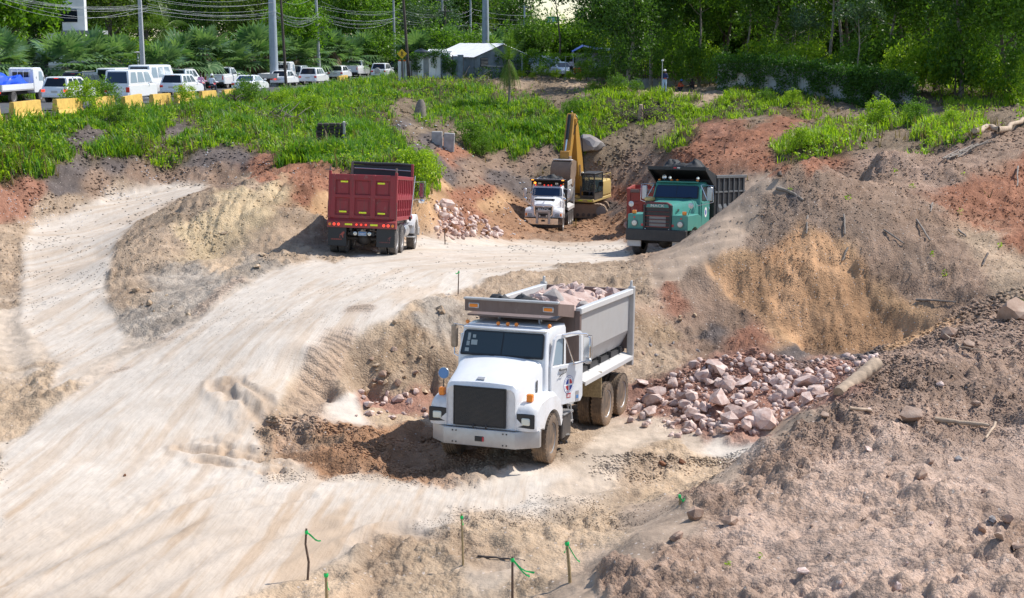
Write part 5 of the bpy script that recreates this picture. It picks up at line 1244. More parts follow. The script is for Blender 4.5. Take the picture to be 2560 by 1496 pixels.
 for s in (-1, 1):
  arc = [(1.10, 2.85), (1.14, 2.5), (1.12, 2.1), (1.0, 1.75), (.8, 1.5), (.74, 1.5), (.95, 1.77), (1.06, 2.1), (1.08, 2.5), (1.04, 2.85)]
  o = MB().prism([(s * y, z) for y, z in arc], x0 + .1, x1, 'x').build('box_side', M['silver_body'], T, 40)
  MB().prism([(x0, 2.82), (x0, 3.16), (x1 - .8, 3.04), (x1, 2.9), (x1, 2.62), (x1 - .8, 2.76)], s * 1.10, s * 1.17, 'y').build('top_rail', M['shelf_silver'], o)
  MB().prism([(s * .86, 1.46), (s * 1.22, 1.32), (s * 1.22, 1.12), (s * .86, 1.36)], x0 + .1, x1 - .5, 'x').build('fender_shelf', M['shelf_silver'], o)
  MB().box((x0 + .06, s * 1.16, 2.05), (.12, .1, 2.0), .01).build('rear_post', M['silver_body'], o)
  MB().box((x1 + .02, s * 1.12, 2.2), (.1, .12, 1.9), .01).build('front_post', M['black_steel'], o)
 MB().box((x1, 0, 2.3), (.06, 2.2, 1.5)).build('box_front', M['black_steel'], T)
 MB().box(((x0 + x1) / 2, 0, 1.5), (x1 - x0, 1.6, .08)).build('box_floor', M['silver_body'], T)
 MB().box((x0, 0, 2.25), (.07, 2.2, 1.5)).build('tailgate', M['silver_body'], T)
 sp = MB().box((-1.65, 0, 3.10), (1.2, 2.2, .05), rot=(0, -.1, 0)).build('cab_shield', M['black_steel'], T)
 MB().box((-1.05, 0, 3.17), (.05, 2.3, .10), .01).build('shield_lip', M['black_steel'], sp)
 MB().box((-1.05, 0, 3.235), (.06, 2.32, .03)).build('shield_edge', M['shelf_silver'], sp)
 for s in (-1, 1): MB().box((-1.02, s * .98, 3.17), (.03, .17, .06), .01).build('clearance_lamp', M['amber_lit'], sp)
 for s in (-1, 1): wheel(T, 0, s * 1.03, .53, .31, 'rubber', 'rim_bright')
 duals(T, (-3.4, -4.7, -6.0), .53, .28, 1.07, 'rubber', 'rim_bright')
 pose(T, *POSE_MACK); return T
mack_truck = make_mack()
mk_ = pose_mat(POSE_MACK)
tp = cloth_heap('tarpaulin', (-1.75, .15, 3.16), .40, .80, .34, M['tarp_black'], 8); tp.matrix_world = mk_
tag(tp, 'black tarpaulin bundled on the cab shield of the truck being loaded', 'tarpaulin')

# ---------------------------------------------------------------- red truck hidden behind the green one
def make_back_truck():
 T = empty('dump_truck'); tag(T, 'dull red dump truck parked far behind the green truck, mostly hidden', 'dump truck')
 chassis(T, -2.0, 5.2, (-.67, .67, 4.6))
 ribbed_box(T, -1.3, 3.1, 1.2, 2.9, 'red_dull', 'red_dull', 6)
 tg = MB().box((-1.34, 0, 2.05), (.06, 2.34, 1.7)).build('tailgate', M['red_dull'], T)
 for y in (-1.1, -.38, .38, 1.1): MB().box((-1.40, y, 2.05), (.09, .2, 1.7), .02).build('tailgate_bar', M['red_dull'], tg)
 for z in (1.3, 2.05, 2.75): MB().box((-1.395, 0, z), (.08, 2.34, .18), .02).build('tailgate_rail', M['red_dull'] if z < 2.5 else M['brown_steel'], tg)
 for y in (-.74, 0, .74): MB().box((-1.40, y, 1.0), (.05, .5, .16), .01).build('tail_lamp', M['lamp_red'], T)
 MB().box((-1.47, -1.16, 1.75), (.03, .10, .55), .01).build('reflector', M['reflect_yellow'], T)
 MB().prism([(3.3, 1.0), (3.3, 2.7), (4.4, 2.7), (4.6, 2.1), (5.7, 1.8), (5.75, .8)], -1.0, 1.0, 'y').build('cab', M['white_paint'], T)
 for s in (-1, 1): wheel(T, 4.6, s * 1.03, .53, .31)
 duals(T, (-.67, .67))
 p = atd(1597, 590, 80); z = gz(p.x, p.y)
 pose(T, (8.05, 83.0, gz(8.05, 83.0) - .1), R_(80), R_(3), R_(0)); return T
back_truck = make_back_truck()
bpy.context.view_layer.update()
# ---------------------------------------------------------------- figures
def person(name, mats, pts, loc, rz, label, scale=1.0, hat=None, extra=None):
 """one continuous skinned body. pts: joint dict -> (x,y,z); faces +x"""
 order = ['pelvis', 'waist', 'chest', 'neck', 'head', 'top']
 J = list(pts); idx = {k: i for i, k in enumerate(J)}
 E_ = [('pelvis', 'waist'), ('waist', 'chest'), ('chest', 'neck'), ('neck', 'head'), ('head', 'top')]
 for s in 'lr': E_ += [('chest', s + 'sh'), (s + 'sh', s + 'el'), (s + 'el', s + 'wr'), (s + 'wr', s + 'ha'), ('pelvis', s + 'hip'), (s + 'hip', s + 'kn'), (s + 'kn', s + 'an'), (s + 'an', s + 'to')]
 rad = {'pelvis': .15, 'waist': .135, 'chest': .155, 'neck': .06, 'head': .095, 'top': .085, 'sh': .075, 'el': .05, 'wr': .035, 'ha': .04, 'hip': .10, 'kn': .065, 'an': .045, 'to': .04}
 me = bpy.data.meshes.new('body'); me.from_pydata([tuple(c * scale for c in pts[k]) for k in J], [(idx[a], idx[b_]) for a, b_ in E_], [])
 o = bpy.data.objects.new(name, me); COL.objects.link(o)
 md = o.modifiers.new('skin', 'SKIN'); md.use_smooth_shade = True
 for k, sv in zip(J, me.skin_vertices[0].data):
  r_ = rad.get(k, rad.get(k[1:], .06)) * scale
  sv.radius = (r_, r_ * (.8 if k in ('chest', 'waist', 'pelvis') else 1)); sv.use_root = k == 'pelvis'
 o.modifiers.new('sub', 'SUBSURF').levels = 1; o.modifiers['sub'].render_levels = 2
 m, nt, b = nodes_of(name + '_clothes')
 tc = nd(nt, 'ShaderNodeTexCoord'); sp = nd(nt, 'ShaderNodeSeparateXYZ'); nt.links.new(tc.outputs['Object'], sp.inputs[0])
 w, n_, top, legs, skin = pts['waist'][2] * scale, pts['neck'][2] * scale, mats[0], mats[1], mats[2]
 c = mix(nt, math_(nt, 'GREATER_THAN', sp.outputs[2], w - .04 * scale), legs, top)
 c = mix(nt, math_(nt, 'GREATER_THAN', sp.outputs[2], n_ - .02 * scale), c, skin)
 nt.links.new(c, b.inputs['Base Color']); b.inputs['Roughness'].default_value = .85
 me.materials.append(m)
 o.location = loc; o.rotation_euler = (0, 0, rz)
 hx, hy, hz = [c_ * scale for c_ in pts['top']]
 if hat == 'hair': MB().sphere((hx - .015, hy, hz - .0), (.10 * scale, .10 * scale, .085 * scale), 12, 7).build('hair', M['hair'], o, 60)
 elif hat:
  h_ = MB().sphere((hx, hy, hz + .01), (.125 * scale, .115 * scale, .10 * scale), 14, 8).build('helmet', M[hat], o, 60)
  MB().box((hx + .09 * scale, hy, hz - .015 * scale), (.14 * scale, .2 * scale, .02)).build('brim', M[hat], h_)
 f = MB().sphere((hx + .09 * scale, hy, hz - .10 * scale), (.02 * scale, .016 * scale, .026 * scale), 8, 5).build('nose', M['skin'], o, 60)
 for s in (-1, 1):
  MB().sphere((hx + .083 * scale, hy + s * .035 * scale, hz - .07 * scale), .012 * scale, 6, 4).build('eye', M['hair'], o)
  wr, ha = Vector(pts[('l' if s > 0 else 'r') + 'wr']) * scale, Vector(pts[('l' if s > 0 else 'r') + 'ha']) * scale
  d = (ha - wr).normalized(); sd = d.orthogonal().normalized(); hnd = MB()
  for k in range(4): hnd.tube([ha - d * .02 + sd * (.027 - .018 * k) * scale, ha + d * .05 * scale + sd * (.03 - .02 * k) * scale, ha + d * (.085 - .01 * abs(k - 1.4)) * scale + sd * (.026 - .018 * k) * scale + d.cross(sd) * .02], [.010 * scale, .009 * scale, .007 * scale], 5)
  hnd.tube([wr + d * .03, ha + sd * .06 * scale, ha + d * .03 + sd * .07 * scale], [.012 * scale, .010 * scale, .008 * scale], 5)
  hnd.build('hand', M['skin'], o, 60)
 if extra: extra(o)
 tag(o, label, 'person')
 return o
STAND = dict(pelvis=(0, 0, .92), waist=(.01, 0, 1.08), chest=(.01, 0, 1.32), neck=(.02, 0, 1.48), head=(.035, 0, 1.58), top=(.04, 0, 1.67), lsh=(0, .17, 1.41), lel=(.0, .24, 1.14), lwr=(.16, .16, 1.05), lha=(.24, .12, 1.07), rsh=(0, -.17, 1.41), rel=(.0, -.24, 1.14), rwr=(.16, -.16, 1.05), rha=(.24, -.12, 1.07), lhip=(0, .09, .86), lkn=(.02, .10, .48), lan=(0, .11, .08), lto=(.14, .12, .03), rhip=(0, -.09, .86), rkn=(.02, -.10, .48), ran=(0, -.11, .08), rto=(.14, -.12, .03))
SIT = dict(STAND, pelvis=(0, 0, .50), waist=(.0, 0, .66), chest=(.03, 0, .90), neck=(.06, 0, 1.06), head=(.08, 0, 1.16), top=(.085, 0, 1.25), lsh=(.03, .17, .99), lel=(.12, .24, .74), lwr=(.34, .18, .74), lha=(.42, .16, .76), rsh=(.03, -.17, .99), rel=(.12, -.24, .74), rwr=(.34, -.18, .74), rha=(.42, -.16, .76), lhip=(.05, .10, .48), lkn=(.44, .15, .50), lan=(.42, .14, .10), lto=(.56, .15, .04), rhip=(.05, -.10, .48), rkn=(.44, -.15, .50), ran=(.42, -.14, .10), rto=(.56, -.15, .04))
SQUAT = dict(STAND, pelvis=(-.12, 0, .30), waist=(-.05, 0, .44), chest=(.06, 0, .66), neck=(.14, 0, .80), head=(.18, 0, .90), top=(.20, 0, .98), lsh=(.06, .17, .74), lel=(.24, .24, .54), lwr=(.44, .14, .50), lha=(.52, .10, .50), rsh=(.06, -.17, .74), rel=(.24, -.24, .54), rwr=(.44, -.14, .50), rha=(.52, -.10, .50), lhip=(-.06, .10, .28), lkn=(.28, .18, .46), lan=(.06, .14, .08), lto=(.2, .15, .03), rhip=(-.06, -.10, .28), rkn=(.28, -.18, .46), ran=(.06, -.14, .08), rto=(.2, -.15, .03))

# ---------------------------------------------------------------- the excavator (x = boom direction)
def make_excavator():
 T = empty('excavator'); tag(T, 'yellow tracked excavator tipping its bucket over the white truck', 'excavator')
 Y, Cr = 'dig_yellow', 'dig_cream'
 for s in (-1, 1):
  path = [(-1.75, .42), (-1.55, .12), (-1.2, .02), (1.2, .02), (1.55, .12), (1.8, .45), (1.62, .8), (1.3, .92), (-1.3, .92), (-1.6, .78)]
  inner = [(x * .9, .46 + (z - .46) * .72) for x, z in path]
  t = MB().loft([[(x, s * .85, z) for x, z in path], [(x, s * 1.45, z) for x, z in path]]).build('track', M['bucket_steel'], T, 40)
  n = 40
  per = path + [path[0]]; seg = [math.dist(a, b_) for a, b_ in zip(per[:-1], per[1:])]; tot = sum(seg)
  pads = MB()
  for k in range(n):
   L = tot * k / n; i = 0
   while L > seg[i]: L -= seg[i]; i += 1
   a, b_ = per[i], per[i + 1]; u = L / seg[i]; x, z = a[0] + (b_[0] - a[0]) * u, a[1] + (b_[1] - a[1]) * u
   an = math.atan2(b_[1] - a[1], b_[0] - a[0]); pads.box((x + .02 * math.sin(an), s * 1.15, z - .02 * math.cos(an)), (.17, .66, .045), rot=(0, -an, 0))
  tag(pads.build('track_pad', M['bucket_steel'], t), kind='stuff')
  for x in (-1.4, 1.42): MB().lathe([(.001, .02), (.30, .02), (.34, .0), (.34, -.1), (.001, -.1)], 18, 'y', (x, s * 1.47, .47)).build('idler', M['rim'], t, 40)
  for k in range(6): MB().lathe([(.001, .015), (.11, .015), (.11, -.05), (.001, -.05)], 12, 'y', (-.95 + k * .38, s * 1.47, .2)).build('roller', M['dark_metal'], t, 40)
 MB().box((0, 0, .62), (2.2, 1.7, .4), .03).build('undercarriage', M['bucket_steel'], T)
 MB().lathe([(.001, 0), (.7, 0), (.72, .1), (.72, .22), (.001, .22)], 28, 'z', (0, 0, .86)).build('slew_ring', M['dark_metal'], T, 40)
 H_ = empty('house'); H_.parent = T; H_.location = (0, 0, 1.08); H_.rotation_euler = (0, 0, 0)
 dk = MB().box((-.5, 0, .1), (4.0, 2.6, .22), .03).build('deck', M[Cr], H_)
 for y, x in ((1.05, 1.46), (.35, 1.46), (-.7, 1.46)): MB().box((x + .045, y, .12), (.012, .34, .07)).build('reflector', M['reflect_yellow'], H_)
 MB().box((1.3, .9, .12), (.012, .34, .07)).build('reflector', M['reflect_yellow'], H_)
 eh = MB().box((-1.5, 0, .78), (1.9, 2.6, 1.15), .10).build('engine_housing', M[Cr], H_); bevel(eh, .05)
 MB().box((-2.45, 0, .65), (.5, 2.5, 1.1), .15).build('counterweight', M[Cr], H_)
 MB().box((.1, -.85, .65), (1.2, .9, .9), .05).build('side_box', M[Cr], H_)
 q = MB(); 
 for x in (-.6, -1.5, -2.4): q.tube([(x, 1.27, 1.3), (x, 1.27, 1.75)], .02, 6)
 q.tube([(-.6, 1.27, 1.75), (-2.4, 1.27, 1.75)], .02, 6); q.build('handrail', M[Cr], H_)
 # cab: frame, panes and seat
 cb = MB()
 x0, x1, y0, y1, z0, z1 = -.5, 1.25, .30, 1.28, .20, 1.95
 for x in (x0, x1):
  for y in (y0, y1): cb.box((x, y, (z0 + z1) / 2), (.08, .08, z1 - z0), .01)
 cb.box(((x0 + x1) / 2, (y0 + y1) / 2, z1), (x1 - x0 + .1, y1 - y0 + .1, .1), .03)
 for y in (y0, y1): cb.box(((x0 + x1) / 2, y, .62), (x1 - x0, .05, .06))
 cb.box((x1, (y0 + y1) / 2, .75), (.05, y1 - y0, .06)); cb.box((x0, (y0 + y1) / 2, .8), (.06, y1 - y0, 1.2))
 cb.box(((x0 + x1) / 2, y0, .4), (x1 - x0, .05, .5)); cb.box(((x0 + x1) / 2, y1, .4), (x1 - x0, .05, .5)); cb.box((x1, (y0 + y1) / 2, .32), (.05, y1 - y0, .25))
 cab_ = cb.build('cab', M['dark_metal'], H_)
 MB().sphere((x1 + .0, y0 + .12, z1 + .08), (.08, .09, .06), 10, 6).build('work_lamp', M['lamp_clear'], cab_, 60)
 gl = glass_mat('cab_glass', (.05, .08, .09), .04, .42)
 MB().box((x1 + .0, (y0 + y1) / 2, 1.35), (.012, y1 - y0 - .08, 1.12)).build('pane', gl, cab_)
 MB().box(((x0 + x1) / 2, y1, 1.28), (x1 - x0 - .1, .012, 1.22)).build('pane', gl, cab_)
 MB().box(((x0 + x1) / 2, y0, 1.28), (x1 - x0 - .1, .012, 1.22)).build('pane', gl, cab_)
 se = MB(); se.box((.15, .8, .50), (.5, .5, .14), .04); se.box((-.12, .8, .9), (.14, .5, .75), .04, rot=(0, -.12, 0)); se.build('seat', M['cloth_dark'], cab_)
 MB().box((.3, 1.46, 1.2), (.02, .3, .3)).build('mirror', M['black_plastic'], cab_)
 # boom: bent plate, from its foot (x=.6,z=.55) up to the tip
 def plate(pts, hw, name, mat, par):
  return bevel(MB().prism(pts, -hw, hw, 'y').build(name, M[mat], par), .02)
 bo = empty('boom'); bo.parent = H_; bo.location = (.55, -.12, .5)
 low = [(0, -.12), (.55, .5), (1.0, 1.3), (1.32, 2.5), (1.62, 4.2), (1.70, 5.28), (1.45, 5.36), (1.16, 4.9), (.72, 3.7), (.22, 2.5), (-.12, 1.1), (-.3, .05)]
 plate(low, .36, 'boom_beam', Y, bo)
 MB().lathe([(.001, -.42), (.12, -.42), (.12, .42), (.001, .42)], 14, 'y', (.0, 0, .02)).build('foot_pin', M['dark_metal'], bo, 40)
 for s in (-1, 1):
  MB().tube([(.5, s * .42, -.15), (.78, s * .42, 1.3)], .095, 10).build('lift_ram', M[Y], bo, 50)
  MB().tube([(.78, s * .42, 1.3), (.95, s * .42, 2.1)], .05, 10).build('lift_rod', M['chrome'], bo, 50)
 MB().tube([(.2, .34, 3.0), (.05, .38, 2.2), (-.2, .36, 1.2), (-.4, .3, .3)], .04, 6).build('hose', M['hose'], bo, 50)
 MB().tube([(.75, .34, 4.2), (.5, .4, 3.7), (.3, .36, 3.2), (.15, .36, 2.6)], .04, 6).build('hose', M['hose'], bo, 50)
 MB().tube([(.35, .0, 3.0), (.95, .0, 4.9)], .10, 10).build('stick_ram', M['black_plastic'], bo, 50)
 MB().tube([(.95, 0, 4.9), (1.45, 0, 5.75)], .055, 10).build('stick_rod', M['chrome'], bo, 50)
 # stick hanging down from the boom tip in front
 sk = empty('stick'); sk.parent = H_; sk.location = (2.15, -.12, 5.7)
 plate([(-.25, .32), (.0, .42), (.22, .2), (.75, -1.4), (1.12, -2.75), (.98, -2.95), (.78, -2.9), (.35, -1.7), (-.16, -.2)], .27, 'stick_beam', Y, sk)
 MB().tube([(.30, 0, .35), (.86, 0, -1.3)], .115, 12).build('bucket_ram', M['hose'], sk, 50)
 MB().tube([(.86, 0, -1.3), (1.14, 0, -2.05)], .06, 10).build('bucket_rod', M['chrome'], sk, 50)
 for s in (-1, 1):
  MB().prism([(1.08, -2.0), (1.28, -2.05), (1.36, -2.75), (1.2, -2.8)], s * .30 - .03, s * .30 + .03, 'y').build('link_arm', M[Y], sk)
 MB().box((1.22, 0, -2.42), (.28, .62, .75), .04).build('link_plate', M[Y], sk)
 MB().tube([(-.2, .28, .3), (-.05, .5, .0), (.1, .34, -.5), (.3, .30, -1.0)], .03, 6).build('hose', M['hose'], sk, 50)
 # bucket, tipped
 bk = empty('bucket'); bk.parent = H_; bk.location = (3.22, -.12, 2.84); bk.scale = (1.15, 1.12, 1.1)
 sec = [(-.15, .1), (.25, .22), (.62, .1), (.86, -.25), (.90, -.75), (.70, -1.15), (.40, -1.42)]
 isec = [(x * .93 - .02, z * .95 - .02) for x, z in sec]
 MB().loft([[(x, -.62, z) for x, z in sec + isec[::-1]], [(x, .62, z) for x, z in sec + isec[::-1]]]).build('bucket_shell', M['bucket_steel'], bk, 35)
 for s in (-1, 1): MB().prism(sec + [(-.1, -.6)], s * .62 - .025, s * .62 + .025, 'y').build('bucket_side', M['bucket_steel'], bk)
 for k in range(5): MB().box((.36, -.5 + k * .25, -1.52), (.08, .1, .26), .01, rot=(0, .5, 0), taper=(.4, .7)).build('tooth', M['rim'], bk)
 MB().box((.45, 0, .22), (.3, 1.2, .08), .02).build('wear_plate', M['shelf_silver'], bk)
 for s in (-1, 1): MB().box((.1, s * .33, .25), (.4, .06, .35), .02).build('bucket_ear', M['bucket_steel'], bk)
 return T
EXC_AT = Vector((4.95, 99.4, 0)); EXC_AT.z = gz(EXC_AT.x, EXC_AT.y) - .05
excavator = make_excavator()
excavator.location = EXC_AT
for ch in excavator.children:
 if ch.name.startswith('house'): ch.rotation_euler = (0, 0, R_(-104))
excavator.rotation_euler = (0, 0, R_(-8))
bpy.context.view_layer.update()
hm = [c for c in excavator.children if c.name.startswith('house')][0].matrix_world
drv = person('person', ((.5, .35, .05), (.03, .04, .07), (.10, .05, .035)), SIT, hm @ Vector((.12, .8, .12)), 0, 'operator in a yellow shirt sitting inside the excavator cab', .95, 'hair')
drv.rotation_euler = hm.to_euler()
# ---------------------------------------------------------------- street surface
V, F_ = [], []
yy_ = np.arange(60, 232, 2.0)
for y in yy_:
 for o_ in (-5.2, -2.6, 0, 2.6, 4.9): V.append((street_x(y) + o_, y, float(street_z(y)) + .02))
for k in range(len(yy_) - 1):
 for j in range(4): F_.append((k * 5 + j, k * 5 + j + 1, k * 5 + j + 6, k * 5 + j + 5))
st = MB().add(V, F_).build('road', M['asphalt']); tag(st, 'asphalt street behind the yellow barriers', kind='structure')
ln = MB()
for k in range(28):
 y = 64 + k * 5.0; a, b_ = street_x(y), street_x(y + 2.4)
 z0, z1 = float(street_z(y)) + .025, float(street_z(y + 2.4)) + .025
 ln.add([(a - .06 - .3, y, z0), (a + .06 - .3, y, z0), (b_ + .06 - .3, y + 2.4, z1), (b_ - .06 - .3, y + 2.4, z1)], [(0, 1, 2, 3)])
tag(ln.build('lane_marking', M['sign_white'], st), kind='stuff')

# ---------------------------------------------------------------- cars
YAW = math.atan2(1, .135)
def car(name, label, cat, kind, paint_, L, W, H, px, d, glass='glass_dark', group='vehicles queuing along the street', yaw=YAW, at=None, tail='lamp_red', roofrack=False, spare=False):
 T = empty(name); tag(T, label, cat, group)
 w = W / 2; zb = {'suv': .60, 'sedan': .66, 'hatch': .62, 'van': .55, 'pickup': .62}[kind] * H
 zl = .30
 P_ = M[paint_]
 if kind == 'van': prof = [(-L / 2, zl), (-L / 2, zb), (L / 2 - .5, zb), (L / 2 - .12, zb - .15), (L / 2, zb - .45), (L / 2, zl)]
 elif kind == 'pickup': prof = [(-L / 2, zl + .12), (-L / 2, zb - .02), (-.3, zb - .02), (-.3, zb), (L / 2 - 1.35, zb), (L / 2 - .3, zb - .12), (L / 2 - .02, zb - .28), (L / 2, zl)]
 elif kind == 'sedan': prof = [(-L / 2, zl + .05), (-L / 2 + .02, zb - .12), (-L / 2 + .12, zb), (L / 2 - 1.4, zb), (L / 2 - .35, zb - .16), (L / 2 - .03, zb - .36), (L / 2, zl)]
 else: prof = [(-L / 2, zl + .05), (-L / 2 + .02, zb - .25), (-L / 2 + .08, zb), (L / 2 - 1.35, zb), (L / 2 - .35, zb - .14), (L / 2 - .03, zb - .36), (L / 2, zl)]
 rings = [[(x * .985, y, z) for x, z in prof] if abs(y) > w * .95 else [(x, y, z) for x, z in prof] for y in (-w, -w * .9, w * .9, w)]
 rings[0] = [(x * .97, -w, z - (.06 if z > zb - .1 else -.0)) for x, z in prof]; rings[3] = [(x * .97, w, z - (.06 if z > zb - .1 else 0)) for x, z in prof]
 body = bevel(MB().loft(rings).build('body', P_, T), .04)
 # greenhouse
 b0, b1, r0, r1 = {'suv': (-L / 2 + .10, L / 2 - 1.2, -L / 2 + .42, L / 2 - 2.0), 'hatch': (-L / 2 + .10, L / 2 - 1.05, -L / 2 + .55, L / 2 - 1.8), 'sedan': (-L / 2 + .65, L / 2 - 1.25, -L / 2 + 1.35, L / 2 - 2.1), 'van': (-L / 2 + .02, L / 2 - .3, -L / 2 + .18, L / 2 - .95), 'pickup': (-.42, L / 2 - 1.2, -.25, L / 2 - 1.95)}[kind]
 if kind == 'pickup': b0, r0 = -.62, -.42
 wi = w * .80 if kind != 'van' else w * .88
 wb = w * .95
 base = [(b0, -wb, zb - .02), (b1, -wb, zb - .02), (b1, wb, zb - .02), (b0, wb, zb - .02)]
 topz = H - .05
 roof = [(r0, -wi, topz), (r1, -wi, topz - .03), (r1, wi, topz - .03), (r0, wi, topz)]
 crown = [(r0 + .25, -wi * .8, H), (r1 - .3, -wi * .8, H - .02), (r1 - .3, wi * .8, H - .02), (r0 + .25, wi * .8, H)]
 gh = bevel(MB().loft([base, roof, crown]).build('greenhouse', P_, T), .03, 2, 20)
 def pane(nm, A, B, C, D_, u0, u1, v0, v1, par, mat=glass, out=.012):
  A, B, C, D_ = [Vector(q) for q in (A, B, C, D_)]
  def bl(u, v): return (A * (1 - u) + B * u) * (1 - v) + (D_ * (1 - u) + C * u) * v
  q = [bl(u0, v0), bl(u1, v0), bl(u1 - .03, v1), bl(u0 + .03, v1)]
  n_ = (B - A).cross(D_ - A).normalized() * out
  return MB().loft([[tuple(p - n_ * .5) for p in q], [tuple(p + n_) for p in q]]).build(nm, M[mat], par)
 pane('rear_window', base[3], base[0], roof[0], roof[3], .07, .93, .10, .90, gh)
 pane('windshield', base[1], base[2], roof[2], roof[1], .05, .95, .05, .92, gh)
 ns = 3 if kind in ('suv', 'van') else 2
 side_mat = 'glass_pale' if glass != 'glass_dark' or kind == 'van' else 'glass'
 for s, (a, b_, c_, d_) in ((-1, (base[0], base[1], roof[1], roof[0])), (1, (base[2], base[3], roof[3], roof[2]))):
  for k in range(ns):
   lo, hi = .06 + .86 * k / ns, .06 + .86 * (k + 1) / ns - .03
   pane('side_window', a, b_, c_, d_, lo, hi, .12, .88, gh, side_mat)
  MB().box((L / 2 - 1.45, s * (w + .10), zb + .08), (.12, .2, .14), .03).build('mirror', P_ if paint_ != 'car_white' else M['car_white'], T)
  tl = MB().box((-L / 2 + .02, s * (w - .16), zb - .22 if kind != 'van' else zb - .35), (.08, .24 if kind != 'pickup' else .12, .16 if kind not in ('van', 'pickup') else .34), .02).build('tail_lamp', M[tail], T)
  for x in (-L / 2 + .85, L / 2 - .85): 
   e = wheel(T, x, s * (w - .12), .33 if kind in ('sedan', 'hatch') else .37, .22, 'rubber', 'rim_bright')
 MB().box((-L / 2 - .03, 0, zl + .16), (.10, W * .94, .22), .04).build('bumper', M['black_plastic'] if kind in ('pickup',) else P_, T)
 MB().box((-L / 2 - .005, 0, zb - .28), (.02, .42, .13), .005).build('licence_plate', M['shelf_silver'], T)
 if kind in ('suv', 'hatch'): MB().box((r0 + .02, 0, H - .07), (.22, wi * 1.5, .03), .01).build('spoiler', P_, gh); MB().box((r0 - .04, 0, H - .11), (.02, .3, .03)).build('brake_lamp', M['red_lit' if tail == 'red_lit' else 'lamp_red'], gh)
 if kind == 'pickup':
  MB().box((-L / 4 - .25, 0, zb + .0), (L / 2 - .5, W * .8, .02)).build('bed_floor', M['black_plastic'], T)
  for s in (-1, 1): MB().box((-L / 4 - .25, s * w * .9, zb + .06), (L / 2 - .3, .1, .14), .03).build('bed_rail', P_, T)
  MB().box((-L / 2 + .03, 0, zb + .03), (.06, W * .86, .16), .02).build('tailgate', P_, T)
 if roofrack:
  for s in (-1, 1): MB().box(((r0 + r1) / 2, s * wi * .85, H + .04), (r1 - r0 - .2, .04, .04), .01).build('roof_rail', M['bumper_silver'], gh)
 if spare: MB().lathe([(.001, -.12), (.26, -.12), (.33, -.08), (.34, 0), (.001, 0)], 22, 'x', (-L / 2 - .0, .1, zb - .15)).build('spare_wheel', M['shelf_silver'], T, 40)
 if at is None:
  t = (px - 1280) / FPX / _cp; x = t * d * 1.0; y = d
  x, y = x + math.cos(yaw) * L / 2, y + math.sin(yaw) * L / 2
 else: x, y = at
 z = float(street_z(y)) + .02 if at is None else gz(x, y)
 T.location = (x, y, z); T.rotation_euler = (0, 0, yaw)
 return T
car('parked_car', 'white SUV with brake lights lit beside the blue-tarp flatbed truck', 'car', 'suv', 'car_white', 4.6, 1.85, 1.68, 165, 93, tail='red_lit')
car('parked_car', 'black SUV with silver roof rails, partly behind the braking white SUV', 'car', 'suv', 'car_dark', 4.8, 1.9, 1.85, 207, 104, roofrack=True)
car('parked_van', 'white van mostly hidden behind the nearest white van', 'van', 'van', 'car_white', 4.9, 1.75, 2.1, 291, 111)
car('parked_van', 'white passenger van with stickers on its wide rear window, nearest van', 'van', 'van', 'car_white', 4.9, 1.8, 2.1, 318, 95, 'glass_blue')
car('parked_van', 'high-roofed white minibus ahead of the nearest white van', 'van', 'van', 'car_white', 5.4, 1.9, 2.35, 372, 108)
car('parked_car', 'white SUV with dark rear window and red tail lamps beside the barriers', 'car', 'suv', 'car_white', 4.6, 1.85, 1.68, 450, 107)
car('parked_car', 'white SUV with luggage on its roof ahead of the minibus', 'car', 'suv', 'car_white', 4.7, 1.85, 1.85, 462, 121, roofrack=True)
car('pickup_truck', 'white pickup truck with black tailgate and tinted rear window by the motorcyclists', 'pickup', 'pickup', 'car_white', 5.2, 1.9, 1.85, 556, 128)
car('parked_car', 'white sedan behind the last yellow barrier', 'car', 'sedan', 'car_white', 4.6, 1.78, 1.45, 622, 116, 'glass_blue')
car('parked_car', 'small white hatchback half hidden by grass, left of the white crossover', 'car', 'hatch', 'car_white', 3.9, 1.7, 1.5, 712, 133)
car('parked_car', 'pale SUV with large rear window next to the far flatbed truck', 'car', 'suv', 'car_silver', 4.6, 1.85, 1.8, 748, 142)
car('parked_car', 'white crossover between the small hatchback and the white pickup', 'car', 'suv', 'car_white', 4.6, 1.85, 1.66, 783, 138)
car('parked_car', 'white hatchback with black rear window in front of the large white pickup', 'car', 'hatch', 'car_white', 4.1, 1.75, 1.55, 850, 156)
car('pickup_truck', 'large white crew cab pickup truck standing clear of the grass', 'pickup', 'pickup', 'car_white', 5.8, 2.05, 1.95, 886, 168)
car('parked_car', 'white SUV carrying a spare wheel on its back door', 'car', 'suv', 'car_white', 4.5, 1.8, 1.72, 955, 162, spare=True)
car('pickup_truck', 'black pickup truck beside the pedestrian sign', 'pickup', 'pickup', 'car_dark', 5.2, 1.9, 1.85, 985, 178)

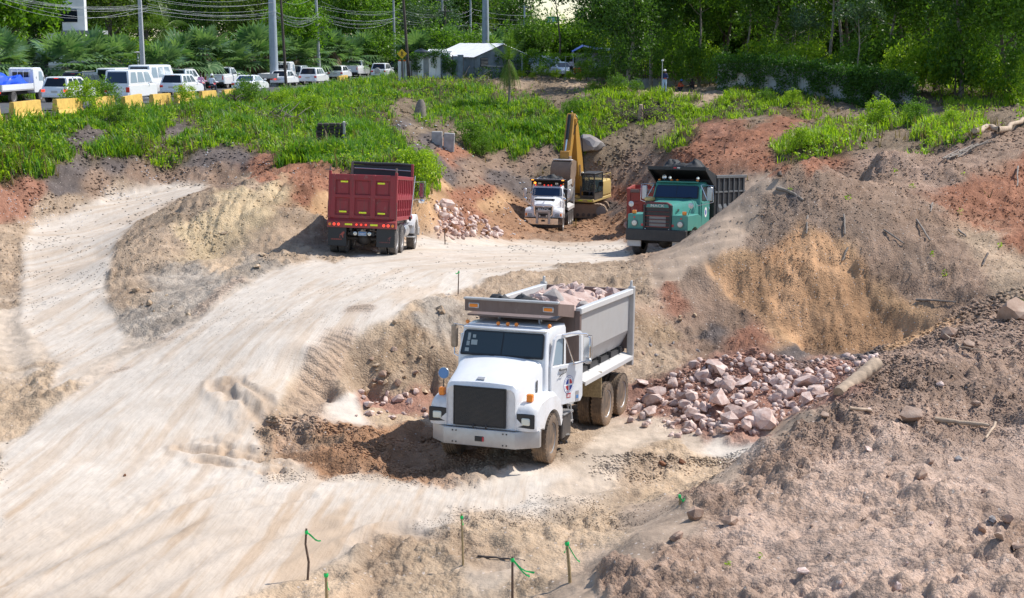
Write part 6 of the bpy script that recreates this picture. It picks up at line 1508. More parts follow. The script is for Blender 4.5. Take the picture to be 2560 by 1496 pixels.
def flatbed(label, px, d, load=False, cage=False):
 T = empty('flatbed_truck'); tag(T, label, 'truck', 'vehicles queuing along the street')
 P_ = M['car_white']
 cab = bevel(MB().prism([(1.0, .55), (1.0, 2.12), (1.2, 2.22), (2.1, 2.2), (2.45, 1.9), (2.72, 1.25), (2.75, .5)], -.88, .88, 'y').build('cab', P_, T), .06)
 for s in (-1, 1):
  MB().prism([(1.75, 1.35), (1.75, 1.95), (2.1, 1.95), (2.45, 1.35)], s * .885, s * .895, 'y').build('side_window', M['glass_pale'], cab)
  MB().box((1.35, s * .90, 1.55), (.02, .02, .14), .005).build('door_handle', M['black_plastic'], cab)
  MB().box((2.5, s * 1.02, 1.55), (.1, .18, .32), .03).build('mirror', M['black_plastic'], cab)
  MB().box((-1.35, s * .93, 1.02), (4.3, .05, .36), .01).build('side_board', P_, T)
  MB().box((-3.5, s * .7, .72), (.06, .22, .14), .02).build('tail_lamp', M['red_lit'], T)
  for x in (1.9, -1.9): wheel(T, x, s * .78, .38, .24, 'rubber', 'rim_bright')
 MB().box((.99, 0, 1.75), (.02, 1.2, .34), .01).build('rear_window', M['glass_dark'], cab)
 MB().box((-1.35, 0, .82), (4.4, 1.86, .12), .02).build('bed', M['shelf_silver'], T)
 MB().box((-3.53, 0, 1.02), (.05, 1.86, .36), .01).build('tailgate', M['shelf_silver'], T)
 MB().box((-.2, 0, .6), (5.0, .8, .2)).build('frame', M['dark_metal'], T)
 for y in (-.6, -.2, .2, .6): MB().tube([(.92, y, 1.0), (.92, y, 2.12)], .02, 6).build('rack_bar', M['black_plastic'] if cage else P_, T)
 MB().tube([(.92, -.8, 2.12), (.92, .8, 2.12)], .025, 6).build('rack_bar', M['black_plastic'] if cage else P_, T)
 yaw = YAW; x = (px - 1280) / FPX / _cp * d
 x, y = x + math.cos(yaw) * 3.5, d + math.sin(yaw) * 3.5
 T.location = (x, y, float(street_z(y)) + .02); T.rotation_euler = (0, 0, yaw)
 bpy.context.view_layer.update()
 if load:
  o = cloth_heap('tarpaulin', (-1.1, 0, 1.1), 1.9, .86, .75, M['tarp_blue'], 5); o.matrix_world = T.matrix_world
  tag(o, 'bright blue tarpaulin covering the load of the white flatbed truck', 'tarpaulin')
 return T
flatbed('white flatbed truck carrying a load under a blue tarpaulin', 5, 91, load=True)
flatbed('white flatbed truck with a black rack behind its cab', 686, 133, cage=True)

# motorcyclists between the cars
def motorcycle(px, d, label_m, label_p, top, hat):
 x = (px - 1280) / FPX / _cp * d; z = float(street_z(d)) + .02
 T = empty('motorcycle', (x, d, z), (0, 0, YAW)); tag(T, label_m, 'motorcycle')
 for xx in (-.6, .65):
  MB().lathe([(.20, -.05), (.28, -.055), (.30, 0), (.28, .055), (.20, .05)], 22, 'y', (xx, 0, .30)).build('wheel', M['rubber'], T, 40)
 MB().box((0, 0, .45), (.5, .26, .3), .06).build('engine', M['dark_metal'], T)
 MB().box((-.3, 0, .78), (.75, .26, .1), .04, rot=(0, .06, 0)).build('seat', M['cloth_dark'], T)
 MB().sphere((.18, 0, .82), (.26, .15, .15), 12, 7).build('fuel_tank', M['lamp_red'], T, 60)
 for s in (-1, 1): MB().tube([(.65, s * .08, .3), (.42, s * .08, .95)], .025, 6).build('fork', M['chrome'], T)
 MB().tube([(.30, -.36, 1.04), (.42, -.15, 1.0), (.42, .15, 1.0), (.30, .36, 1.04)], .015, 6).build('handlebar', M['chrome'], T)
 MB().box((-.75, 0, .72), (.06, .14, .08), .02).build('tail_lamp', M['lamp_red'], T)
 pts = {k: (v[0] - .25, v[1], v[2] + .33) for k, v in SIT.items()}
 for s, y in (('l', 1), ('r', -1)):
  pts[s + 'wr'] = (.24, y * .32, 1.06); pts[s + 'ha'] = (.30, y * .35, 1.05); pts[s + 'an'] = (.08, y * .2, .42); pts[s + 'to'] = (.2, y * .22, .38)
 person('person', (top, (.03, .04, .08), (.10, .05, .035)), pts, (x, d, z), YAW, label_p, 1.0, hat)
motorcycle(525, 112, 'motorcycle ridden by the person in the pink vest', 'motorcyclist in a pink and dark vest beside the white SUV', (.55, .28, .45), 'hair')
motorcycle(552, 108, 'motorcycle ridden by the person in the white shirt', 'motorcyclist in a white shirt seen from behind', (.72, .76, .85), 'helmet_white')

# ---------------------------------------------------------------- yellow barriers
bsec = [(-.30, 0), (.30, 0), (.30, .08), (.17, .30), (.11, .86), (-.11, .86), (-.17, .30), (-.30, .08)]
bar_me = MB().prism(bsec, -1.45, 1.45, 'x').mesh('barrier', M['barrier'])
names = ['leftmost yellow concrete barrier, cut by the left edge of the picture', 'yellow concrete barrier below the cab of the blue-tarp truck', 'yellow concrete barrier below the braking white SUV, hidden by a bush', 'yellow concrete barrier between the braking SUV and the nearest van', 'yellow concrete barrier below the side windows of the nearest van', 'pale yellow concrete barrier with flared foot left of the white SUV tail lamps', 'yellow concrete barrier below the right end of the white SUV', 'yellow concrete barrier in front of the motorcyclists', 'yellow concrete barrier in front of the white sedan', 'farthest yellow block peeping out of the grass by the spare-wheel SUV']
for k, px in enumerate((-10, 92, 195, 284, 353, 422, 482, 538, 590, 868)):
 # barrier line runs along the street edge, 5.3 m right of its middle
 t = (px - 1280) / FPX / _cp; y = (-27.6 - 94 * .135 + 5.3) / (t - .135)
 o = link('barrier', bar_me); o.location = (street_x(y) + 5.3, y, float(street_z(y)) - (.26 if k < 9 else -.05))
 o.rotation_euler = (random.uniform(-.03, .03), random.uniform(-.03, .03), YAW + random.uniform(-.05, .05))
 tag(o, names[k], 'barrier', 'yellow barriers along the street')

# ---------------------------------------------------------------- poles, signs and wires
def pole(name, label, px, d, r, h, mat, base_z=None, arm=True, lean=0.0, square=False):
 x = (px - 1280) / FPX / _cp * d; z = gz(x, d) if base_z is None else base_z
 T = empty(name, (x, d, z)); tag(T, label, 'pole', 'poles along the street')
 if square: MB().box((lean * .5, 0, h / 2 - .3), (r * 2, r * 2, h + .6), .03, taper=(.6, .6)).build('shaft', M[mat], T)
 else: MB().tube([(0, 0, -.5), (lean * .5, 0, h / 2), (lean, 0, h)], [r, r * .85, r * .7], 12).build('shaft', M[mat], T, 60)
 if arm:
  MB().box((lean, 0, h - .7), (1.8, .1, .12), .02).build('crossarm', M['wood_grey'], T)
  for s in (-.8, -.4, .4, .8): MB().lathe([(.001, 0), (.05, 0), (.06, .06), (.03, .14), (.001, .14)], 8, 'z', (lean + s, 0, h - .62)).build('insulator', M['concrete'], T, 50)
 return Vector((x, d, z))
PL = [(25, 104, .20, 9.0, 'pole_concrete', 'square grey concrete pole at the left edge of the street', -.35), (388, 117, .20, 9.5, 'pole_concrete', 'grey concrete pole behind the white vans carrying the wire bundle', -.3),
      (702, 134, .42, 12, 'pole_steel', 'thick blue-grey steel pole behind the far flatbed truck', 0), (731, 132, .14, 9.5, 'wood_dark', 'dark wooden pole just right of the thick steel pole', -.35), (812, 152, .20, 9.5, 'pole_concrete', 'slim pale pole beside the bright green tree', -.2),
      (996, 182, .17, 10, 'pole_concrete', 'slim grey pole above the pedestrian sign', -.1), (1030, 138, .16, 9, 'wood_dark', 'leaning dark wooden pole beside the pedestrian sign', -.55), (1112, 196, .2, 10, 'pole_concrete', 'grey pole left of the thin dark pole behind the shed', 0), (1119, 186, .13, 8.4, 'wood_dark', 'thin dark pole behind the white shed', 0),
      (1180, 205, .18, 10.5, 'pole_concrete', 'slim grey pole above the corrugated roof', 0), (1216, 176, .48, 12, 'pole_steel', 'thick blue-grey steel pole behind the corrugated roof', 0), (1310, 215, .16, 9.5, 'pole_steel', 'thin steel pole right of the small palm', 0)]
tops = []
for px, d, r, h, mt, lb, ln_ in PL:
 b = pole('utility_pole', lb, px, d, r, h, mt, None if d < 150 else 7.9, arm=(r < .3), lean=ln_, square=(px == 25 or px == 388))
 tops.append((b, h, r))
def wire(a, b_, sag, r=.011):
 pts = []
 for k in range(13):
  t = k / 12; p = a.lerp(b_, t); p.z -= sag * 4 * t * (1 - t); pts.append(p)
 return MB().tube(pts, r, 4).build('overhead_wire', M['wire'])
M['wire'] = plain('wire', (.30, .32, .34), .5)
chain = [Vector((-47, 92, 15.0)), tops[0][0] + Vector((0, 0, 7.0)), tops[1][0] + Vector((0, 0, 6.9)), tops[2][0] + Vector((0, 0, 6.9)), tops[4][0] + Vector((0, 0, 6.7)), tops[5][0] + Vector((0, 0, 6.6)), tops[7][0] + Vector((0, 0, 6.4)), tops[9][0] + Vector((0, 0, 6.3)), Vector((8, 250, 15))]
spans = ['left edge of the picture and the square concrete pole', 'square concrete pole and the pole behind the vans', 'pole behind the vans and the thick steel pole', 'thick steel pole and the slim pale pole', 'slim pale pole and the pole above the pedestrian sign', 'pole above the pedestrian sign and the pole behind the shed', 'pole behind the shed and the pole above the corrugated roof', 'pole above the corrugated roof and the far trees']
rw = random.Random(11)
for k, (a, b_) in enumerate(zip(chain[:-1], chain[1:])):
 for j in range(9 if k < 5 else 6):
  dz = rw.choice([0, 0, .15, .3, -.2, -.4, .9, 1.4, 1.9]) + rw.uniform(-.15, .15); off = Vector((rw.uniform(-.5, .5), 0, dz))
  w = wire(a + off, b_ + off + Vector((0, 0, rw.uniform(-.25, .25))), rw.uniform(.35, 1.1))
  tag(w, 'overhead wire strung between the ' + spans[k], 'wire', 'overhead wires')
# street lamp with a round head among the palms, pedestrian sign, sign backs, road sign
p = (373, 128); x = (p[0] - 1280) / FPX / _cp * p[1]
T = empty('street_lamp', (x, p[1], gz(x, p[1]))); tag(T, 'short white lamp post with flat round head beside the concrete pole', 'lamp post')
MB().tube([(0, 0, 0), (0, 0, 3.0)], .07, 8).build('post', M['wall_white'], T); MB().lathe([(.1, 0), (.35, .05), (.36, .1), (.05, .16)], 16, 'z', (0, 0, 3.0)).build('lamp_head', M['shelf_silver'], T, 50)
def diamond(px, py, d, size, face, label, man=False):
 c = atd(px, py, d); g_ = gz(c.x, c.y)
 T = empty('road_sign', (c.x, c.y, g_)); tag(T, label, 'sign')
 hz = c.z - g_
 MB().box((0, .05, hz / 2), (.09, .06, hz), .01).build('post', M['wood_dark'], T)
 s = size / math.sqrt(2)
 pl = MB().box((0, 0, hz), (s, .03, s), .0, rot=(0, math.pi / 4, 0)).build('sign_panel', M[face], T)
 if man:
  MB().sphere((.0, -.03, hz + size * .24), size * .055, 10, 6).build('figure_head', M['black_plastic'], pl)
  q = MB(); k = size
  for a, b_, w in (((0, .17), (-.01, -.02), .10), ((-.01, -.02), (-.12, -.26), .06), ((-.01, -.02), (.06, -.13), .06), ((.06, -.13), (.12, -.26), .055), ((0, .15), (.14, .02), .045), ((0, .15), (-.13, .06), .045)):
   q.tube([(a[0] * k, -.03, hz + a[1] * k), (b_[0] * k, -.03, hz + b_[1] * k)], w * k * .5, 6)
  q.build('figure', M['black_plastic'], pl)
  for ss in (-1, 1): MB().box((ss * .22, -.02, hz - .62), (.2, .02, .12)).build('warning_tab', M['orange'], T)
diamond(1005, 135, 134, .92, 'sign_yellow', 'yellow diamond pedestrian crossing sign on a dark post', True)
diamond(835, 122, 165, .78, 'sign_back', 'grey back of a diamond road sign above the far palms', False)
diamond(914, 118, 190, .70, 'sign_back', 'smaller grey back of a diamond road sign, farther along the street', False)
c = atd(1382, 50, 230); T = empty('highway_sign', (c.x, c.y, 8.5)); tag(T, 'green highway sign far behind the hanging branch', 'sign')
bd = MB().box((0, 0, c.z - 8.5), (2.1, .1, 1.0), .03).build('sign_panel', M['sign_green'], T)
for z in (.22, -.02, -.24): MB().box((0, -.06, c.z - 8.5 + z), (1.5, .02, .10)).build('lettering', M['sign_white'], bd)
for s in (-.8, .8): MB().box((s, .1, (c.z - 8.5) / 2), (.12, .12, c.z - 8.5)).build('post', M['pole_steel'], T)
# ---------------------------------------------------------------- leaves: clouds of leaf-sized faces
def leaf_cloud(centres, radii, per, size, seed, flat=.0, droop=0.0, aspect=.55):
 """leaf quads scattered in little clumps round the given centres -> verts, faces"""
 r = np.random.default_rng(seed); C = np.repeat(np.asarray(centres, float), per, 0); Rr = np.repeat(np.asarray(radii, float), per, 0)
 n = len(C); d = r.normal(size=(n, 3)); d /= np.linalg.norm(d, axis=1)[:, None]
 P = C + d * (Rr * r.uniform(.25, 1, n) ** .6)[:, None] if Rr.ndim == 1 else C + d * Rr * (r.uniform(.25, 1, n) ** .6)[:, None]
 u = r.normal(size=(n, 3)); u[:, 2] = u[:, 2] * (1 - flat) - droop; u /= np.linalg.norm(u, axis=1)[:, None]
 w = r.normal(size=(n, 3)); w -= (w * u).sum(1)[:, None] * u; w /= np.linalg.norm(w, axis=1)[:, None]
 s = size * r.uniform(.6, 1.4, n)[:, None]
 V = np.stack([P - u * s * .5, P + w * s * aspect * .5, P + u * s * .5, P - w * s * aspect * .5], 1).reshape(-1, 3)
 return V, np.arange(4 * n).reshape(n, 4)
def surf_points(n, rad, seed, lo=-.5, lump=.25):
 r = np.random.default_rng(seed); d = r.normal(size=(n * 3, 3)); d /= np.linalg.norm(d, axis=1)[:, None]; d = d[d[:, 2] > lo][:n]
 k = 1 + lump * np.sin(d[:, 0] * 5 + seed) * np.cos(d[:, 1] * 4 + seed * 2) + r.uniform(-.35, .08, len(d))
 return d * np.asarray(rad) * k[:, None]
def vine_mass(name, label, boxes, n, size, mat, seed, cat='vine', group=None, parent=None):
 """leafy creeper covering some boxes (centre, half size)"""
 r = np.random.default_rng(seed); C = []
 vol = np.array([b_[1][0] * b_[1][2] + .01 for b_ in boxes]); vol /= vol.sum()
 for (c, h), q in zip(boxes, vol):
  k = max(3, int(n * q)); p = r.uniform(-1, 1, (k, 3)) * np.array(h); C.append(p + np.array(c))
 C = np.concatenate(C); V, F = leaf_cloud(C, np.full(len(C), size * 1.6), 5, size, seed + 1)
 o = link(name, np_mesh(name, V, F, M[mat]), parent)
 if parent is None: tag(o, label, cat, group)
 return o
def gx(px, d): return (px - 1280) / FPX / _cp * d

# ---------------------------------------------------------------- tin-roofed house, fence, tank, shed
d0 = 140.0; hx = gx(1256, d0); hz0 = gz(hx, d0)
T = empty('house', (hx, d0, hz0), (0, 0, math.atan2(.5, .87))); tag(T, 'low grey-blue house with a corrugated metal gable roof', 'house')
W_, L_, we, wr = 6.0, 8.6, 2.15, 3.3      # local: gable faces -y, ridge along +y
MB().prism([(-W_ / 2, -.3), (W_ / 2, -.3), (W_ / 2, we), (0, wr - .12), (-W_ / 2, we)], 0, .12, 'y').build('wall', M['wall_blue'], T)
MB().prism([(-W_ / 2, -.3), (W_ / 2, -.3), (W_ / 2, we), (0, wr - .12), (-W_ / 2, we)], L_ - .12, L_, 'y').build('wall', M['wall_blue'], T)
for s in (-1, 1): MB().box((s * (W_ / 2 - .06), L_ / 2, (we - .3) / 2), (.12, L_ - .26, we + .3)).build('wall', M['wall_blue'], T)
for s in (-1, 1):                          # corrugated sheets, each its own
 for k in range(10):
  y0 = -.25 + k * (L_ + .4) / 10; V, F = [], []; n = 13
  for i in range(n + 1):
   y = y0 + (L_ + .4) / 10 * i / n; c_ = .03 * (1 if i % 2 else -1) + .012 * (k % 2)
   V += [(0, y, wr + c_), (s * (W_ / 2 + .3), y, we - .12 + c_)]
  for i in range(n): F.append((2 * i, 2 * i + 1, 2 * i + 3, 2 * i + 2))
  MB().add(V, F).build('roof_sheet', M['sheet_metal'], T)
lv = MB().box((-2.0, -.03, 1.55), (.8, .05, .85)).build('window', M['dark_gap'], T)
for k in range(6): MB().box((-2.0, -.07, 1.2 + k * .14), (.76, .02, .07), rot=(.5, 0, 0)).build('louvre', M['wall_grey'], lv)
MB().box((2.9, -.04, .75), (.55, .06, 1.3)).build('door', M['dark_gap'], T)
MB().box((-.9, -.1, 1.15), (2.2, .04, .1), rot=(0, .06, 0)).build('wall_band', M['wall_grey'], T)
vine_mass('creeper', 'dark creeper climbing the gable wall of the tin-roofed house', [((hx + .5, d0 - .25, hz0 + 1.9), (1.4, .1, .6)), ((hx - 1.6, d0 - 1.2, hz0 + .5), (1.2, .3, .5)), ((hx + 1.0, d0 - .2, hz0 + .5), (1.4, .3, .45)), ((hx + 2.4, d0 + .3, hz0 + 1.6), (.9, .4, 1.0)), ((hx + 3.6, d0 + 1.2, hz0 + 2.0), (.7, .5, .5))], 520, .16, 'vine', 51)
fd = 137.0
T = empty('sheet_fence', (gx(1095, fd), fd, gz(gx(1095, fd), fd))); tag(T, 'patched corrugated sheet fence left of the tin-roofed house', 'fence')
for k in range(9):
 x = -2.25 + k * .54; V, F = [], []
 for i in range(9): V += [(x + .53 * i / 8, .02 * (i % 2) + .03 * (k % 2), -.2), (x + .53 * i / 8, .02 * (i % 2) + .03 * (k % 2), 2.05 + .12 * ((k * 7) % 3 - 1))]
 for i in range(8): F.append((2 * i, 2 * i + 2, 2 * i + 3, 2 * i + 1))
 o = MB().add(V, F).build('fence_sheet', M[['wall_grey', 'sheet_metal', 'wall_grey', 'sheet_metal', 'wall_white', 'wall_blue', 'wall_grey', 'wall_blue', 'wall_blue'][k]], T)
for x in (-2.3, -1.0, .3, 1.6, 2.6): MB().box((x, .08, .95), (.08, .08, 2.4)).build('fence_post', M['wood_dark'], T)
fx = gx(1095, fd); fz = gz(fx, fd)
vine_mass('creeper', 'green creeper hanging over the top of the sheet fence', [((fx - .8, fd - .1, fz + 2.15), (1.5, .25, .18)), ((fx + .3, fd - .1, fz + 2.45), (.7, .25, .28)), ((fx - 1.9, fd - .1, fz + 1.5), (.4, .2, .8)), ((fx + 1.0, fd - .12, fz + 1.4), (.35, .15, .9)), ((fx - .15, fd - .12, fz + 1.6), (.15, .1, .6)), ((fx + 1.7, fd - .1, fz + 1.0), (.25, .1, .7))], 620, .14, 'vine', 53)
# white gate boards left of the fence
T = empty('board_gate', (gx(1026, 138), 138, gz(gx(1026, 138), 138))); tag(T, 'whitewashed board gate beside the leaning wooden pole', 'gate')
for k in range(5): MB().box((-.75 + k * .34, 0, .95), (.30, .04, 1.9), .01).build('board', M['wall_white' if k % 2 == 0 else 'wall_grey'], T)
c = atd(1053, 143, 141)
T = empty('water_tank', (c.x, 141, c.z - .1)); tag(T, 'round black plastic water tank above the fence', 'tank')
MB().lathe([(.001, 0), (.70, 0), (.72, .1), (.73, .35), (.70, .38), (.73, .42), (.70, .62), (.45, .78), (.22, .82), (.001, .82)], 26, 'z').build('shell', M['tank_black'], T, 30)
MB().lathe([(.001, .8), (.2, .8), (.2, .9), (.001, .92)], 16, 'z').build('lid', M['tank_black'], T, 30)
MB().box((0, 0, -1.0), (1.5, 1.5, 2.0)).build('stand', M['concrete'], T)
c = atd(1101, 145, 143)
T = empty('shed', (c.x, 143, fz)); tag(T, 'small white shed with a flat roof and green band behind the fence', 'shed')
hs = c.z - fz
MB().box((0, 0, hs / 2), (2.0, 1.6, hs)).build('wall', M['wall_white'], T)
MB().box((0, -.82, hs + .25), (2.0, .04, .55)).build('tarp_wall', M['tarp_white'], T)
for x in (-.98, .98): MB().box((x, 0, hs + .3), (.06, 1.6, .65)).build('side_panel', M['tarp_white'], T)
MB().box((.2, -.85, hs + .08), (1.5, .03, .22)).build('green_band', M['sign_green'], T)
MB().box((0, 0, hs + .72), (2.4, 2.0, .08), rot=(.08, 0, 0)).build('roof', M['sheet_metal'], T)

# ---------------------------------------------------------------- yard on the right of the house: wire fence, tent, van, people
yd = 140.0
T = empty('wire_fence', (gx(1410, yd - 1), yd - 1, gz(gx(1410, yd - 1), yd - 1))); tag(T, 'creeper-topped wire fence in front of the yard', 'fence')
for x in (-4.2, -2.3, .0, 2.2, 4.3): MB().tube([(x, 0, -.2), (x, 0, 2.35)], .04, 6).build('fence_post', M['pole_steel'], T)
for z in (.8, 1.5, 2.2): MB().tube([(-4.2, 0, z), (4.3, 0, z)], .012, 4).build('fence_wire', M['wire'], T)
bx = gx(1410, yd - 1); bz = gz(bx, yd - 1)
vine_mass('creeper', 'yellow-green creeper trailing along the yard fence', [((bx - 2.6, yd - 1, bz + 2.3), (1.7, .3, .16)), ((bx - 3.2, yd - 1, bz + 2.6), (.5, .3, .25)), ((bx + .5, yd - 1, bz + 2.25), (1.8, .3, .16)), ((bx - 2.0, yd - 1, bz + 1.6), (.5, .2, .5)), ((bx - 3.9, yd - 1, bz + 1.5), (.25, .2, .7)), ((bx - 1.0, yd - 1, bz + 1.8), (.4, .2, .4))], 560, .15, 'leaf_bright', 57)
car('parked_van', 'white van parked in the yard behind the creeper fence', 'van', 'van', 'car_white', 4.9, 1.8, 1.95, 0, 0, at=(gx(1352, 145), 145.0), yaw=0.1, group='vehicles in the yard')
car('parked_car', 'white car nosing down behind the orange cart in the yard', 'car', 'sedan', 'car_white', 4.3, 1.75, 1.45, 0, 0, at=(gx(1400, 143.5), 143.0), yaw=-1.2, group='vehicles in the yard')
tx_ = gx(1478, 146); tz = gz(tx_, 146)
T = empty('canopy', (tx_, 146, tz)); tag(T, 'blue and white tarpaulin canopy in the yard', 'canopy')
V = [(-2.2, -1.5, 2.45), (-1.1, -1.3, 3.0), (.4, -1.5, 2.62), (2.4, -1.5, 2.5), (-2.2, 1.5, 2.5), (-1.1, 1.3, 3.15), (.4, 1.5, 2.85), (2.4, 1.5, 2.7)]
cp = MB().add(V, [(0, 1, 5, 4), (1, 2, 6, 5)]).build('blue_sheet', M['tarp_blue'], T); cp.modifiers.new('t', 'SOLIDIFY').thickness = .02
cp = MB().add(V, [(2, 3, 7, 6)]).build('white_sheet', M['tarp_white'], T); cp.modifiers.new('t', 'SOLIDIFY').thickness = .02
MB().tube([(-1.1, -1.32, 3.03), (.4, -1.52, 2.66), (2.4, -1.52, 2.54)], .05, 6).build('hem', M['tarp_white'], T)
for x, y in ((-2.1, -1.4), (2.3, -1.4), (-2.1, 1.4), (2.3, 1.4)): MB().tube([(x, y, -.2), (x, y, 2.5)], .04, 6).build('canopy_pole', M['pole_steel'], T)
MB().box((.1, 1.4, 1.35), (3.8, .04, 1.9)).build('canvas_wall', M['wall_grey'], T)
T = empty('cart', (gx(1438, 141.5), 141.5, gz(gx(1438, 141.5), 141.5))); tag(T, 'orange handcart standing in the yard', 'cart')
MB().box((0, 0, .75), (.75, .7, .5), .03).build('bin', M['orange'], T)
for s in (-1, 1): MB().lathe([(.16, -.03), (.28, -.03), (.28, .03), (.16, .03)], 18, 'y', (0, s * .4, .3)).build('wheel', M['rubber'], T, 40)
for s in (-1, 1): MB().tube([(.35, s * .3, .7), (.95, s * .3, .95)], .02, 6).build('handle', M['wood_dark'], T)
person('person', ((.72, .66, .76), (.03, .03, .05), (.10, .05, .035)), STAND, (gx(1424, 140.6), 140.6, gz(gx(1424, 140.6), 140.6)), -1.2, 'person in a pale pink shirt and dark trousers beside the orange cart', 1.03, 'hair')
person('person', ((.70, .74, .80), (.03, .035, .06), (.10, .05, .035)), STAND, (gx(1484, 141), 141, gz(gx(1484, 141), 141)), 3.4, 'person in a white shirt under the right end of the canopy', 1.05, 'hair')
person('person', ((.10, .08, .08), (.75, .76, .78), (.10, .05, .035)), STAND, (gx(617, 139), 139, float(street_z(139)) + .1), 1.2, 'person in white trousers standing among the palms by the street', 1.03, 'hair')
# surveyors on the far edge of the pit
def vest(o, z0, z1, mat='vest_orange'):
 MB().lathe([(.155, z0), (.165, (z0 + z1) / 2), (.16, z1)], 16, 'z', (.01, 0, 0)).build('belt', M[mat], o, 60)
p = hit(1661, 231, 110); sv = person('person', ((.02, .035, .12), (.45, .60, .80), (.10, .05, .035)), STAND, p, -1.5, 'surveyor in a white helmet and blue top holding a tall pole', 1.04, 'helmet_white', lambda o: vest(o, 1.06, 1.12))
q = empty('survey_pole', p + Vector((-.22, -.15, 0))); tag(q, 'tall white survey pole held by the helmeted surveyor', 'pole')
MB().tube([(0, 0, 0), (0, 0, 2.5)], .022, 8).build('staff', M['wall_white'], q); MB().lathe([(.001, 2.5), (.10, 2.5), (.10, 2.6), (.001, 2.62)], 12, 'z').build('receiver', M['wall_white'], q)
p = hit(1698, 229, 110); person('person', ((.70, .13, .05), (.03, .04, .09), (.10, .05, .035)), SQUAT, p, -.6, 'crouching surveyor in an orange vest and blue helmet', 1.0, 'helmet_blue')
p = hit(1732, 226, 110); person('person', ((.05, .03, .03), (.04, .04, .05), (.08, .04, .03)), SQUAT, p, -2.2, 'crouching worker in dark clothes right of the orange-vested surveyor', .95, 'hair')

# ---------------------------------------------------------------- slat fence, low walls and the creeper-covered wall on the right
sd = 134.0
T = empty('slat_fence', (gx(1660, sd), sd, gz(gx(1660, sd), sd))); tag(T, 'dark slatted wooden fence on a low wall under the trees', 'fence')
rr = random.Random(5); L = (1795 - 1530) / FPX * sd
for k in range(56): MB().box((-L / 2 + k * L / 56, rr.uniform(-.02, .02), 1.5 + rr.uniform(-.1, .1)), (.06, .03, 1.6), rot=(0, rr.uniform(-.08, .08), 0)).build('slat', M['wood_dark'], T)
for z in (1.0, 2.0): MB().box((0, .04, z), (L, .05, .08)).build('rail', M['wood_dark'], T)
MB().box((0, .1, .25), (L, .2, 1.0)).build('base_wall', M['wall_grey'], T)
T = empty('bench_stack', (gx(1700, 139), 139, gz(gx(1700, 139), 139))); tag(T, 'pale timber boards stacked behind the slat fence', 'boards')
for k in range(7): MB().box((0, 0, .35 + k * .2), (3.2, .5, .10), .01).build('board', M['wall_white' if k % 2 else 'wood_pale'], T)
wall_pts = [(1795, 232, 121), (1900, 236, 117), (2010, 246, 112), (2120, 262, 108), (2180, 268, 106), (2280, 275, 103)]
wall_top = [148, 150, 158, 180, 182, 200]
T = empty('garden_wall', (0, 0, 0)); tag(T, 'long broken concrete wall under the creeper at the edge of the wood', 'wall')
prev = None
for (px, py, d), ty in zip(wall_pts, wall_top):
 c = atd(px, py, d); c.z = gz(c.x, c.y); top = atd(px, ty, d).z
 if prev:
  a, zt0 = prev; v = c - a; an = math.atan2(v.y, v.x); l_ = math.hypot(v.x, v.y); n = max(2, int(l_ / 1.1))
  for k in range(n):
   m_ = a.lerp(c, (k + .5) / n); h_ = (zt0 + (top - zt0) * (k + .5) / n) - m_.z - .35 + rr.uniform(-.15, .1)
   MB().box((m_.x, m_.y, m_.z + h_ / 2 - .2), (l_ / n - .02, .16 + rr.uniform(0, .03), h_ + .4), rot=(0, 0, an)).build('panel', M['wall_grey' if rr.random() < .8 else 'concrete'], T)
 prev = (c, top)
boxes, boxes2 = [], []
for k in range(64):
 f = k / 63 * (len(wall_pts) - 1); i = min(int(f), len(wall_pts) - 2); u = f - i
 px, py, d = [wall_pts[i][j] * (1 - u) + wall_pts[i + 1][j] * u for j in range(3)]; ty = wall_top[i] * (1 - u) + wall_top[i + 1] * u
 b_ = atd(px, py, d - .35); t_ = atd(px, ty, d - .35); g0 = gz(b_.x, b_.y); hgt = t_.z - g0
 low_ = .25 if (k % 9) < 6 else .55
 boxes.append(((b_.x, b_.y, g0 + hgt * (low_ + .5 + (1 - low_) * .0) * .0 + hgt * (1 + low_) / 2), (.35, .28, hgt * (1 - low_) / 2)))
 boxes2.append(((b_.x, b_.y + .25, g0 + hgt + .12 + .18 * math.sin(k * .9)), (.4, .4, .2)))
 if (k * 5) % 7 < 4: boxes2.append(((b_.x, b_.y - .3, g0 + .15), (.5, .4, .2)))
vine_mass('creeper', 'thick dark creeper draped over the long wall by the wood', boxes + boxes2, 5200, .17, 'vine', 61)
car('parked_car', 'pale SUV roof showing above the creeper-covered wall', 'car', 'suv', 'car_silver', 4.7, 1.9, 1.85, 0, 0, at=(gx(1846, 126), 126.0), yaw=.15, roofrack=True, group='vehicles in the yard')
bpy.data.objects['garden_wall']
